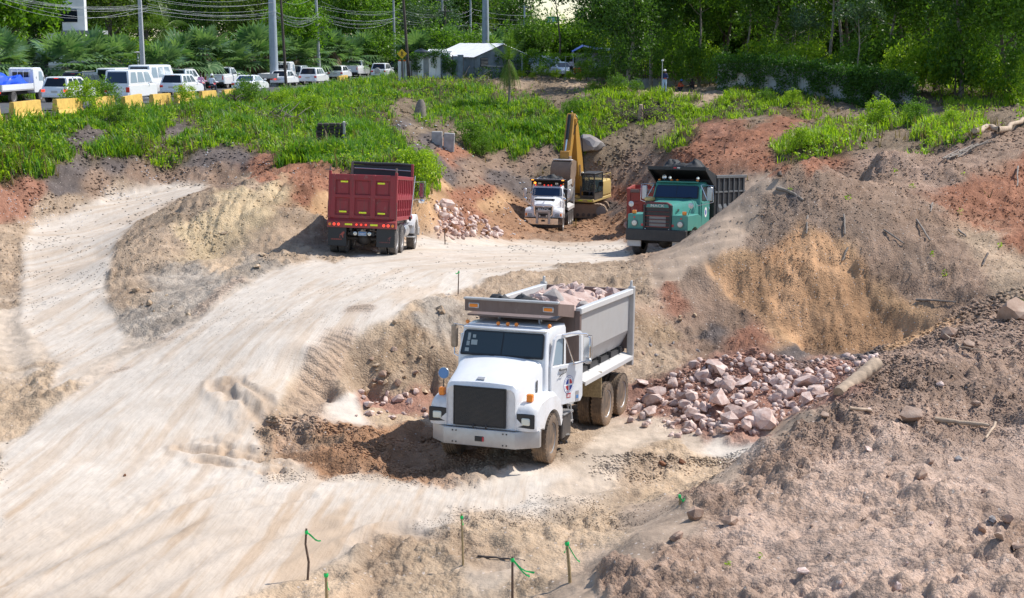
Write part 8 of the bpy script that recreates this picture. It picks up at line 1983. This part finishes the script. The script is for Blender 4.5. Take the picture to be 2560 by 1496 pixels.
# notable rocks of the heap: pixel, size in pixels
for px, py, w, sc, lb in ((1905, 1062, 84, (1.2, .9, .75), 'large white rock at the right foot of the pinkish heap'), (1795, 925, 85, (1.25, .8, .45), 'long flat pinkish slab near the top left of the heap'), (1733, 925, 42, (.7, .7, 1.4), 'upright pale rock at the left shoulder of the heap'), (1800, 1015, 60, (1.1, .9, .9), 'white angular rock in the middle of the heap'), (1757, 950, 50, (1, .9, 1), 'pinkish block under the upright pale rock'), (1822, 972, 46, (1, 1, .8), 'grey rounded rock below the flat slab'), (1860, 962, 55, (1.2, .8, .5), 'pale flat rock right of the grey rounded rock'), (2005, 965, 64, (1.5, .6, .6), 'long slanting pinkish slab on the right of the heap'), (1960, 1000, 48, (.9, .9, 1.2), 'reddish-brown block right of the middle of the heap'), (1985, 990, 34, (.8, .8, 1.1), 'pale block leaning on the reddish-brown one'), (1836, 1045, 58, (1, .9, 1), 'pink rounded rock at the foot of the heap'), (1625, 1040, 48, (1, .9, .9), 'pinkish rock at the left foot of the heap near the truck wheel'), (1592, 1028, 42, (1.1, .9, .8), 'brownish rock closest to the rear truck wheel'), (1708, 1005, 46, (1, .9, .9), 'pinkish rock on the left slope of the heap'), (1735, 1045, 40, (1, 1, .9), 'pale rock at the front left of the heap'), (1610, 962, 36, (1.2, .9, .7), 'small pinkish slab behind the rear truck wheel'), (2075, 950, 34, (1, .9, .8), 'pale rock at the right end of the heap'), (2060, 1000, 40, (1.1, .9, .7), 'pinkish rock half buried beside the pale log')):
 p = hit(px, py, 31); s = 1.25 * w / FPX * (p.y * _cp + 1.5); rock(p, s, 'limestone', lb, 'rocks of the pinkish heap', sc, rs=rr, sink=.25)
n = 0
while n < 100:
 px, py = rr.uniform(1570, 2180), rr.uniform(895, 1085)
 if py < 900 + abs(px - 1890) * .32 - (30 if px > 1890 else 0) or py > 1085 - max(0, px - 1880) * .5: continue
 p = hit(px, py, 31)
 if p.y > 39: continue
 w = rr.choice([18, 24, 30, 36, 44, 52]) * (1.15 if py > 980 else .85); s = w / FPX * p.y
 rock(p, s, 'limestone', 'pinkish limestone rock in the heap behind the nearest truck', 'rocks of the pinkish heap', rs=rr); n += 1
# boulders tumbled below the bank beside the nearest truck
for px, py, w, mt, lb in ((910, 985, 40, 'tan_rock', 'large tan boulder at the foot of the bank left of the nearest truck'), (920, 1020, 46, 'limestone', 'white boulder right below the large tan boulder'), (925, 1040, 50, 'limestone', 'flat white boulder in front of the white boulder'), (995, 1002, 38, 'limestone', 'pink and white boulder left of the truck headlight'), (1015, 990, 26, 'limestone', 'pinkish boulder behind the pink and white boulder'), (1040, 985, 30, 'limestone', 'pink boulder next to the truck fender'), (965, 1005, 26, 'limestone', 'small pink boulder between the white boulder and the pink one'), (1025, 1010, 30, 'limestone', 'pink boulder in front of the truck fender'), (950, 1035, 26, 'limestone', 'pale boulder on the floor left of the truck'), (935, 970, 22, 'tan_rock', 'small tan stone on the bank foot'), (962, 968, 22, 'tan_rock', 'tan stone on the bank foot beside its twin')):
 p = hit(px, py, 28); s = w / FPX * p.y; rock(p, s, mt, lb, 'boulders at the foot of the bank', rs=rr, sink=.3)
for k in range(20):
 px, py = rr.uniform(890, 1075), rr.uniform(985, 1050); p = hit(px, py, 28); rock(p, rr.uniform(10, 22) / FPX * p.y, 'limestone', 'small pinkish rubble stone at the foot of the bank', 'rubble at the foot of the bank', rs=rr)
for k in range(26):
 px = rr.uniform(900, 1140); py = rr.uniform(770, 990)
 if py < 770 + (1140 - px) * .75 - 90: continue
 p = hit(px, py, 28); 
 if p.y < 33 or p.y > 42: continue
 rock(p, rr.uniform(10, 30) / FPX * p.y, rr.choice(['tan_rock', 'tan_rock', 'soil_rock']), 'tan stone stuck in the bank left of the nearest truck', 'stones in the bank', rs=rr, sink=.45)
for k in range(15):
 px = rr.uniform(1590, 1800); py = rr.uniform(770, 930); p = hit(px, py, 34)
 if p.y < 38 or p.y > 47: continue
 rock(p, rr.uniform(8, 20) / FPX * p.y, rr.choice(['tan_rock', 'soil_rock', 'grey_rock']), 'stone stuck in the dark slope behind the nearest truck', 'stones in the dark slope', rs=rr, sink=.4)
for k in range(6):
 px = rr.uniform(310, 520); py = rr.uniform(720, 800); p = hit(px, py, 34); rock(p, rr.uniform(10, 24) / FPX * p.y, 'tan_rock', 'stone on the flank of the yellow mound by the haul road', 'stones of the yellow mound', rs=rr, sink=.35)
for px, py, w in ((640, 668, 26), (655, 640, 22), (560, 585, 20), (372, 762, 24), (430, 770, 16)): 
 p = hit(px, py, 34); rock(p, w / FPX * p.y, 'tan_rock', 'stone on the flank of the yellow mound by the haul road', 'stones of the yellow mound', rs=rr, sink=.3)
# rocks spilled down beside the loading truck
for px, py, w, lb in ((1118, 520, 56, 'long pale boulder at the top of the rock spill right of the red truck'), (1108, 548, 46, 'pale boulder on the left of the rock spill'), (1135, 565, 44, 'boulder at the foot of the rock spill'), (1180, 570, 32, 'pale boulder in the middle of the rock spill'), (1240, 578, 30, 'pale boulder at the right end of the rock spill'), (1575, 570, 44, 'white boulder left of the green truck bumper')):
 p = hit(px, py, 60); rock(p, w / FPX * p.y, 'limestone', lb, 'rock spill in the pit', rs=rr, sink=.3)
for k in range(42):
 t = rr.random(); px = 1085 + t * 170 + rr.uniform(-10, 10); lo = 505 + t * 75; py = rr.uniform(lo, 594); p = hit(px, py, 60)
 if p.y > 90: continue
 rock(p, rr.uniform(8, 26) / FPX * p.y, rr.choice(['limestone', 'limestone', 'mud_rock']), 'pinkish rock in the spill between the red truck and the loading truck', 'rock spill in the pit', rs=rr, sink=.3)
# near mound: single clods and stones
for px, py, w, mt, lb in ((2275, 1055, 84, 'soil_rock', 'large brown clod on the near mound'), (2172, 1130, 38, 'limestone', 'pale block on the near mound below the log'), (2302, 1198, 42, 'soil_rock', 'brown clod in the middle of the near mound'), (2158, 1302, 22, 'soil_rock', 'small clod on the bare near mound'), (2005, 1432, 36, 'limestone', 'pale stone near the bottom edge of the picture'), (2245, 1478, 36, 'limestone', 'pale stone at the bottom edge of the picture'), (1740, 1300, 80, 'soil_rock', 'largest earth clod on the lip of the near mound'), (1830, 1310, 62, 'soil_rock', 'grey wedge of earth beside the largest lip clod'), (1690, 1350, 50, 'soil_rock', 'smaller clod on the lip of the near mound below the largest one'), (2325, 1160, 30, 'soil_rock', 'clod right of the middle of the near mound'), (2440, 1015, 40, 'soil_rock', 'clod under the branch on the near mound'), (2455, 1330, 40, 'soil_rock', 'clod at the left of the clod heap by the right edge'), (2500, 1350, 46, 'soil_rock', 'round clod in the heap by the right edge'), (2545, 1370, 40, 'soil_rock', 'clod in the heap cut by the right edge'), (2480, 1310, 34, 'grey_rock', 'greyish clod on the heap by the right edge'), (2520, 1310, 44, 'soil_rock', 'upper clod on the heap by the right edge'), (2540, 800, 120, 'soil_rock', 'huge earth lump at the right edge below the hill'), (2370, 845, 60, 'soil_rock', 'earth lump on the crest of the near mound'), (2420, 870, 50, 'soil_rock', 'earth lump right of the crest lump'), (2460, 1230, 22, 'soil_rock', 'small stone on the right of the near mound'), (2060, 1045, 36, 'soil_rock', 'clod on the lip of the near mound by the log'), (2350, 965, 26, 'limestone', 'white chip of rock on the near mound'), (2395, 1150, 20, 'grey_rock', 'grey pebble on the near mound'), (1655, 1165, 28, 'mud_rock', 'brown clod on the floor right of the truck'), (1705, 1160, 26, 'mud_rock', 'pointed brown clod on the floor near the mound'), (312, 1192, 14, 'mud_rock', 'lone brown clod on the white road')):
 p = hit(px, py, 13); rock(p, w / FPX * (p.y + 1.5), mt, lb, 'single clods and stones', rs=rr, sink=.3)
for k in range(24):
 px = rr.uniform(1620, 2560); py = rr.uniform(980, 1490); p = hit(px, py, 13)
 if p.z < 3.9: continue
 rock(p, rr.uniform(8, 22) / FPX * p.y, rr.choice(['soil_rock', 'soil_rock', 'limestone']), 'small clod or stone lying on the near mound', 'small stones on the near mound', rs=rr, sink=.3)
p = hit(1478, 372, 60); o = rock(p, 84 / FPX * p.y, 'grey_rock', 'big grey boulder on the pit wall right of the excavator boom', sc=(1.15, 1.0, .95), rs=rr, sink=.35, k=3, rot=(.1, .1, .6))

# ---------------------------------------------------------------- earth clods and rubble nobody could count
ico = bmesh.new(); bmesh.ops.create_icosphere(ico, subdivisions=1, radius=.5); IV = np.array([tuple(v.co) for v in ico.verts]); IF = np.array([[v.index for v in f.verts] for f in ico.faces]); ico.free()
SV = IV[:0]
base_v = np.array([(0, 0, .5), (.45, 0, .1), (.1, .45, .08), (-.42, .2, .12), (-.3, -.38, .1), (.2, -.42, .1), (.3, .1, -.3), (-.25, 0, -.3)]); base_f = np.array([(0, 1, 2), (0, 2, 3), (0, 3, 4), (0, 4, 5), (0, 5, 1), (1, 6, 2), (2, 6, 7), (2, 7, 3), (3, 7, 4), (4, 7, 6), (4, 6, 5), (5, 6, 1)])
def clods(name, label, w, n, smin, smax, seed, mat, bright=1.0, power=3.2):
 r = np.random.default_rng(seed); x, y, z, j, i = scatter(w, n, seed); col = GC[j, i]
 s = smin + (smax - smin) * r.uniform(0, 1, n) ** power; s *= np.clip(y / 30, .7, 2.2)
 a = r.uniform(0, 6.28, n); ca, sa = np.cos(a), np.sin(a)
 B = base_v[None] * (1 + r.uniform(-.3, .3, (n, 8, 3))); B = B * s[:, None, None] * r.uniform(.7, 1.2, (n, 1, 3)) * np.array((1.2, 1.2, .62))
 X = B[..., 0] * ca[:, None] - B[..., 1] * sa[:, None] + x[:, None]; Y = B[..., 0] * sa[:, None] + B[..., 1] * ca[:, None] + y[:, None]; Z_ = B[..., 2] + z[:, None] + s[:, None] * .02
 V = np.stack([X, Y, Z_], -1).reshape(-1, 3); F = (base_f[None] + (np.arange(n) * 8)[:, None, None]).reshape(-1, 3)
 me = np_mesh(name, V, F, M[mat], smooth=True)
 c = np.clip(col * r.uniform(.72, 1.28, (n, 1)) * bright, .01, .8); add_attr(me, 'albedo', np.repeat(c, 8, 0)); add_attr(me, 'lumps', np.full(n * 8, .12))
 o = link(name, me); tag(o, label, 'clods', kind='stuff'); return o
m, nt, b = nodes_of('clod'); at = nd(nt, 'ShaderNodeAttribute', attribute_name='albedo'); nt.links.new(mix(nt, 1.0, at.outputs['Color'], ramp(nt, noise_node(nt, 20, 4), [(.3, .75), (.7, 1.2)]), 'MULTIPLY'), b.inputs['Base Color']); b.inputs['Roughness'].default_value = .95; b.inputs['Specular IOR Level'].default_value = .1; M['clod'] = m
bare = np.clip(1 - GG * 1.5, 0, 1) * (1 - soft) * padmask
rough_w = bare * np.clip(GR / .12, .15, 1.4)
patchy = np.clip(.55 + 1.2 * fbm(GX * .5, GY * .5, 4, 133), .03, 1.5)
clods('earth_clods', 'loose earth clods strewn over the banks and mounds', cell_weights(rough_w * patchy), 24000, .012, .12, 31, 'clod')
clods('earth_clods', 'loose clods on the near mound', cell_weights(rough_w * patchy * (GY < 41) * (GX > -1) * (GZ > 3.7)), 26000, .010, .11, 32, 'clod')
sand_w = (1 - soft) * padmask * (GY < 30) * (GZ < 3.9) * np.clip(.2 + 2 * fbm(GX * .9, GY * .9, 4, 137), 0, 1.5)
clods('earth_clods', 'crumbled clods on the sandy floor in front', cell_weights(sand_w), 16000, .008, .075, 33, 'clod', 1.0)
clods('mud_clods', 'wet mud lumps thrown up beside the nearest truck', cell_weights(gl * padmask), 1600, .02, .13, 34, 'clod')
heap_w = inpoly(PX2, PY2, [(1560, 1030), (1640, 960), (1760, 905), (1900, 880), (2010, 910), (2150, 885), (2200, 900), (2050, 1010), (1900, 1090), (1680, 1095)]).astype(float) * (GY > 30) * (GY < 39)
clods('rubble', 'fine pinkish rubble between the rocks of the heap', cell_weights(heap_w), 7000, .02, .15, 35, 'clod', 1.2)
RV = [np.array([tuple(v.co) for v in m_.vertices]) for m_ in ROCKS['limestone']]; RF = [np.array([list(p.vertices) for p in m_.polygons]) for m_ in ROCKS['limestone']]
def joined_rocks(label, w, n, smin, smax, seed):
 r = np.random.default_rng(seed); x, y, z, j, i = scatter(w, n, seed); Vs, Fs, o_ = [], [], 0
 for k in range(n):
  q = (0, 2, 4, 6)[r.integers(0, 4)]; s = smin + (smax - smin) * r.random() ** 2; R3 = np.array(Euler((r.uniform(-3, 3), r.uniform(-3, 3), r.uniform(0, 6))).to_matrix())
  Vs.append((RV[q] * r.uniform(.75, 1.25, 3)) @ R3.T * s + [x[k], y[k], z[k] + s * .12]); Fs.append(RF[q] + o_); o_ += len(RV[q])
 me = np_mesh('rubble', np.concatenate(Vs), np.concatenate(Fs), M['limestone']); tag(link('rubble', me), label, 'rubble', kind='stuff')
joined_rocks('broken stones filling the gaps in the pinkish heap', cell_weights(heap_w), 520, .07, .34, 51)
sp_w = inpoly(PX2, PY2, [(1085, 500), (1130, 510), (1260, 585), (1250, 598), (1090, 598)]).astype(float) * (GY > 62) * (GY < 90)
joined_rocks('broken stones filling the rock spill in the pit', cell_weights(sp_w), 160, .15, .6, 52)
clods('road_stones', 'small loose stones scattered over the haul road', cell_weights(soft * padmask * np.clip(.2 + 2 * fbm(GX * .5, GY * .5, 3, 171), .05, 1.5)), 3500, .008, .06, 37, 'clod', .8)
chips = np.clip(2 * fbm(GX * .6, GY * .6, 3, 141) - .1, 0, 1) * (GY > 62) * (GY < 110) * (GX < 1) * np.clip(1 - GG, 0, 1)
M['litter'] = plain('litter', (.62, .63, .66), .6)
clods('litter', 'pale scraps of litter and stone on the dark bank', cell_weights(chips), 500, .03, .10, 36, 'litter')

# ---------------------------------------------------------------- the load of the nearest truck
mw = pose_mat(POSE_WHITE)
V, F = [], []; n, m_ = 30, 16
for j in range(m_ + 1):
 for i in range(n + 1):
  u, v = i / n, j / m_; x = -1.9 - u * 4.35; y = -1.05 + 2.1 * v; e = math.sin(math.pi * min(1, max(0, v))) ** .5 * math.sin(math.pi * min(.97, .10 + u * .86)) ** .5
  V.append((x, y, 2.62 + .58 * e + .10 * mnoise.noise(Vector((x * 2, y * 2, 1))) + .05 * mnoise.noise(Vector((x * 6, y * 6, 3)))))
for j in range(m_):
 for i in range(n): F.append((j * (n + 1) + i, j * (n + 1) + i + 1, (j + 1) * (n + 1) + i + 1, (j + 1) * (n + 1) + i))
o = MB().add(V, F).build('earth_load', M['limestone'], None, 60); o.matrix_world = mw; tag(o, 'heaped load of pinkish broken rock in the nearest truck', 'load')
rl = random.Random(4)
def load_rock(x, y, s, mt='limestone', lb='pinkish rock lying on the load of the nearest truck', grp='rocks on the truck load', sc=None):
 z = 2.6 + .58 * max(0, 1 - (y / 1.05) ** 2) ** .5 * .9; o = rock((0, 0, 0), s, mt, lb, grp, sc, rs=rl); p = mw @ Vector((x, y, z + s * .12)); o.location = p
for k in range(55): load_rock(rl.uniform(-6.1, -2.2), rl.uniform(-.95, .95), rl.uniform(.14, .38))
load_rock(-3.1, .88, .52, 'grey_rock', 'large greyish boulder against the side rail of the truck load', sc=(1, .9, 1.1)); load_rock(-5.9, .8, .50, 'limestone', 'large pale boulder at the rear corner of the truck load', sc=(1.4, .8, .8)); load_rock(-3.0, .15, .62, 'grey_rock', 'broad pale grey rock in the middle of the truck load', sc=(1, 1.3, .7)); load_rock(-4.6, -.35, .42, 'limestone', 'pinkish boulder near the rear of the truck load'); load_rock(-4.2, -.6, .40, 'limestone', 'pinkish boulder on the far side of the truck load')
o = cloth_heap('tarpaulin', (-1.75, -.35, 3.12), .42, .62, .22, M['tarp_black'], 12); o.matrix_world = mw; tag(o, 'crumpled black tarpaulin at the front of the rock load', 'tarpaulin')
# the load of the truck under the excavator
V = [(x, y, 2.5 + .3 * max(0, 1 - y * y) + .1 * mnoise.noise(Vector((x * 2, y * 2, 0)))) for x in np.linspace(-6.9, -2.3, 20) for y in np.linspace(-1.03, 1.03, 10)]
F = [(i * 10 + j, i * 10 + j + 1, i * 10 + j + 11, i * 10 + j + 10) for i in range(19) for j in range(9)]
o = MB().add(V, F).build('earth_load', M['mud_rock'], None, 60); o.matrix_world = pose_mat(POSE_MACK); tag(o, 'brown earth load in the truck under the excavator bucket', 'load')

# ---------------------------------------------------------------- stakes with green ribbons
def stake(label, bx_, by_, tx_, ty_, r, mat, ribbon=None, bend=.0, far=13):
 b = hit(bx_, by_, far); t = atd(tx_, ty_, b.y); T = empty('survey_stake', b); tag(T, label, 'stake', 'survey stakes')
 v = t - b; pts = [Vector((0, 0, -.12)), v * .35 + Vector((bend, 0, 0)), v * .7 - Vector((bend * .6, 0, 0)), v]
 MB().tube(pts, [r, r * .95, r * .85, r * .8], 7).build('stick', M[mat], T, 50)
 if ribbon:
  kn = MB().lathe([(r * 1.1, -.03), (r * 1.4, 0), (r * 1.1, .03)], 8, 'z', tuple(v * .93)).build('knot', M['ribbon'], T)
  for (dx, dz, tw) in ribbon:
   a = v * .93; e = a + Vector((dx, -.05, dz)); q = []
   for k in range(6):
    f_ = k / 5; c_ = a.lerp(e, f_) + Vector((0, .03 * math.sin(f_ * 6 + tw), -.04 * math.sin(f_ * 3.1))); q += [tuple(c_ + Vector((0, .004, .014 + .008 * math.sin(f_ * 5 + tw)))), tuple(c_ - Vector((0, .004, .014)))]
   o = MB().add(q, [(2 * k, 2 * k + 2, 2 * k + 3, 2 * k + 1) for k in range(5)]).build('ribbon', M['ribbon'], T); o.modifiers.new('t', 'SOLIDIFY').thickness = .003
stake('crooked dark stake with a long green ribbon at the front left', 768, 1450, 766, 1322, .022, 'stake_dark', [(.24, -.12, 0)], .03)
stake('pale stake with a short green ribbon at the bottom edge', 818, 1520, 815, 1432, .028, 'stake', [(.05, -.22, 1)])
stake('straight pale stake with a small green tie in the middle foreground', 1158, 1413, 1154, 1285, .02, 'stake', [(.03, -.10, 1)])
stake('knobbly dark stake with two green ribbons at the bottom edge', 1281, 1510, 1281, 1392, .022, 'stake_dark', [(.27, -.24, 0), (.34, -.20, 2)])
stake('pale stake with green ribbon close to the near mound', 1426, 1457, 1417, 1352, .028, 'stake', [(-.05, -.12, 1), (.2, -.27, 0)])
stake('stake with green ribbon showing over the lip of the near mound', 1700, 1262, 1699, 1240, .02, 'stake', [(.10, -.08, 0), (.09, -.03, 1)])
stake('thin stake with a faded ribbon on the edge of the haul road', 1145, 738, 1147, 677, .018, 'stake_dark', [(-.10, .0, 0)], far=30)
stake('thin stake beside the pit floor near the red truck', 1113, 612, 1111, 575, .025, 'stake_dark', None, far=50)
stake('thin dark stake on the left grass slope', 86, 392, 85, 362, .03, 'stake_dark', None, far=55)
stake('thin stake on the red trail beyond the green truck', 1811, 385, 1811, 362, .03, 'stake_dark', None, far=70)
def lay(label, cat, pts, r, mat, lift=.0, far=13, wob=.02, seed=1, name='branch'):
 rs = random.Random(seed); P = [hit(a, b, far) + Vector((0, 0, lift)) for a, b in pts]; q = []
 for a, b in zip(P[:-1], P[1:]):
  for k in range(4): q.append(a.lerp(b, k / 4) + Vector((rs.uniform(-1, 1), 0, rs.uniform(0, 1))) * wob)
 q.append(P[-1]); n = len(q)
 o = MB().tube(q, [r * (1 - .4 * k / n) * rs.uniform(.88, 1.12) for k in range(n)], 8).build(name, M[mat], None, 50); tag(o, label, cat); return o
lay('thin stick lying on the sand beside the knobbly stake', 'stick', [(1196, 1394), (1254, 1399), (1312, 1404)], .022, 'wood_dark', .005, name='stick')
# thick pale log on the lip of the near mound
a = hit(2105, 985, 13); b_ = atd(2195, 905, a.y + .9); b_.z = max(b_.z, gz(b_.x, b_.y) + .18)
r0 = 18 / FPX * a.y; d_ = (b_ - a); lm = MB().tube([a + d_ * (k / 22 * 1.08 - .08) for k in range(23)], [r0 * (1 if k < 22 else .93) * (1 + .06 * math.sin(k * 1.9)) for k in range(23)], 18); lm.v = [tuple(Vector(v) + Vector((1, 1, 1)) * .045 * mnoise.noise(Vector(v) * 5)) for v in lm.v]; o = lm.build('log', M['wood_pale'], None, 50); tag(o, 'thick pale barkless log jutting over the lip of the near mound', 'log')
lay('bent pale branch lying on the near mound', 'branch', [(2338, 1058), (2400, 1065), (2472, 1076)], .055, 'wood_pale', .06)
lay('short pale stick leaning at the end of the bent branch', 'stick', [(2490, 1066), (2464, 1106)], .03, 'wood_pale', .05, name='stick')
lay('short pale stick near the lip of the near mound', 'stick', [(2125, 1030), (2178, 1038)], .04, 'wood_pale', .03, name='stick')
lay('thin pale twig arching over the right part of the near mound', 'twig', [(2360, 848), (2400, 880), (2460, 888), (2540, 882)], .02, 'wood_pale', .08, name='twig')
lay('curved grey branch on the shoulder of the cut hill', 'branch', [(1942, 478), (1975, 484), (2008, 506)], .07, 'wood_grey', .05, far=40)
lay('short upright stump on the crest of the cut hill', 'stump', [(1947, 447), (1950, 452)], .10, 'wood_dark', .15, far=40, name='stump')
for k, (pts, lb) in enumerate((([(2018, 545), (2016, 590)], 'standing root stub on the cut hill above the orange face'), ([(2110, 545), (2112, 590)], 'second root stub on the cut hill, right of the first'), ([(2330, 515), (2326, 535)], 'upright white twig on the cut hill'), ([(2292, 555), (2325, 605)], 'thin branch lying on the right flank of the cut hill'), ([(2470, 640), (2455, 670)], 'dark stick poking from the right flank of the cut hill'), ([(2290, 758), (2390, 760)], 'pale root trailing across the lower right of the cut hill'), ([(2395, 580), (2415, 596)], 'short branch on the far right flank of the cut hill'), ([(2210, 580), (2260, 615)], 'grey branch among the litter on the cut hill'), ([(2120, 628), (2105, 660)], 'root hanging over the orange face'), ([(2545, 420), (2543, 470)], 'pale stick standing at the right edge of the picture'))):
 lay(lb, 'stick', pts, .035, 'wood_grey' if k != 4 else 'wood_dark', .05, far=38, seed=k, name='stick')
# driftwood at the upper right
lay('large twisted driftwood trunk at the upper right', 'log', [(2440, 345), (2470, 330), (2500, 342), (2560, 312), (2600, 295)], .15, 'wood_pale', .2, far=50, wob=.12, name='log')
for k in range(16):
 x0, y0 = 2355 + k * 5.5, 412 - k * 2.2; lay('grey dry palm frond stalk in the heap on the hill crest', 'branch', [(x0, y0), (x0 + rr.uniform(20, 45), y0 - rr.uniform(10, 24))], .03, 'wood_grey', rr.uniform(.05, .25), far=48, seed=k)['group'] = 'dry frond stalks'
# brushwood pile and root ball
def brush(label, px, py, far, n, spread, h, mat, seed, L=1.2, name='brush_pile'):
 p = hit(px, py, far); rs = random.Random(seed); T = empty(name, p); tag(T, label, 'brushwood')
 for k in range(n):
  a = Vector((rs.gauss(0, spread), rs.gauss(0, spread * .5), rs.uniform(0, h))); an = rs.uniform(0, 6.28); el = rs.uniform(-.35, .7); d = Vector((math.cos(an) * math.cos(el), math.sin(an) * math.cos(el), math.sin(el))) * L * rs.uniform(.4, 1.2)
  m_ = a + d * .5 + Vector((rs.uniform(-.1, .1), rs.uniform(-.1, .1), rs.uniform(0, .15)))
  MB().tube([a, m_, a + d], [.035, .025, .012], 5).build('twig', M[mat], T)
 return T
brush('tangled heap of dead brushwood on the embankment below the sedan', 690, 305, 50, 60, 1.4, .5, 'twig', 3, 1.5)
brush('smaller dark heap of dead brushwood next to the last barrier', 575, 262, 50, 36, .9, .45, 'wood_dark', 4, 1.2)
T = brush('upturned root ball with tangled roots on the mound', 1600, 300, 60, 46, .8, .7, 'wood_dark', 6, .9, 'root_ball')
MB().tube([(0, 0, -.2), (.02, -.1, .5), (.05, -.2, 1.15)], [.28, .2, .13], 9).build('stump', M['wood_pale'], T, 50)
p = hit(1050, 290, 70); T = empty('tree_stump', p); tag(T, 'weathered tree stump on the embankment above the concrete slabs', 'stump')
MB().tube([(0, 0, -.3), (.02, 0, .4), (.08, 0, .9), (.1, 0, 1.25)], [.62, .45, .36, .16], 10).build('trunk', M['wood_grey'], T, 40)
for k in range(4): MB().tube([(0, 0, .1), (math.cos(k * 1.6) * .5, math.sin(k * 1.6) * .5, -.05), (math.cos(k * 1.6) * 1.0, math.sin(k * 1.6) * 1.0, -.35)], [.18, .12, .05], 6).build('root', M['wood_grey'], T, 40)
# broken stone wall and concrete slabs sticking out of the embankment
p = hit(828, 368, 60); T = empty('stone_wall', p, (0, 0, .10)); tag(T, 'stub of a dark stone wall with a pale end post on the embankment', 'wall')
rw2 = random.Random(9)
for r_ in range(7):
 x = -.85 + rw2.uniform(0, .15)
 while x < .62:
  w = rw2.uniform(.22, .48); MB().box((x + w / 2, rw2.uniform(-.03, .03), .05 + r_ * .19), (w - .03, .5, .165), .03, rot=(0, rw2.uniform(-.05, .05), 0)).build('stone', M['dark_stone'], T); x += w
MB().box((.72, 0, .6), (.13, .54, 1.5), .02).build('end_post', M['concrete'], T)
p = hit(1108, 368, 70); T = empty('concrete_slab', p, (0, 0, -.2)); tag(T, 'pair of upright concrete slabs exposed at the pit edge', 'slab')
for k, x in enumerate((-.42, .42)): MB().box((x, 0, .30), (.74, .22, 1.5 - .2 * k), .03, rot=(.05, .06 * k, .08 * k)).build('slab', M['concrete'], T)
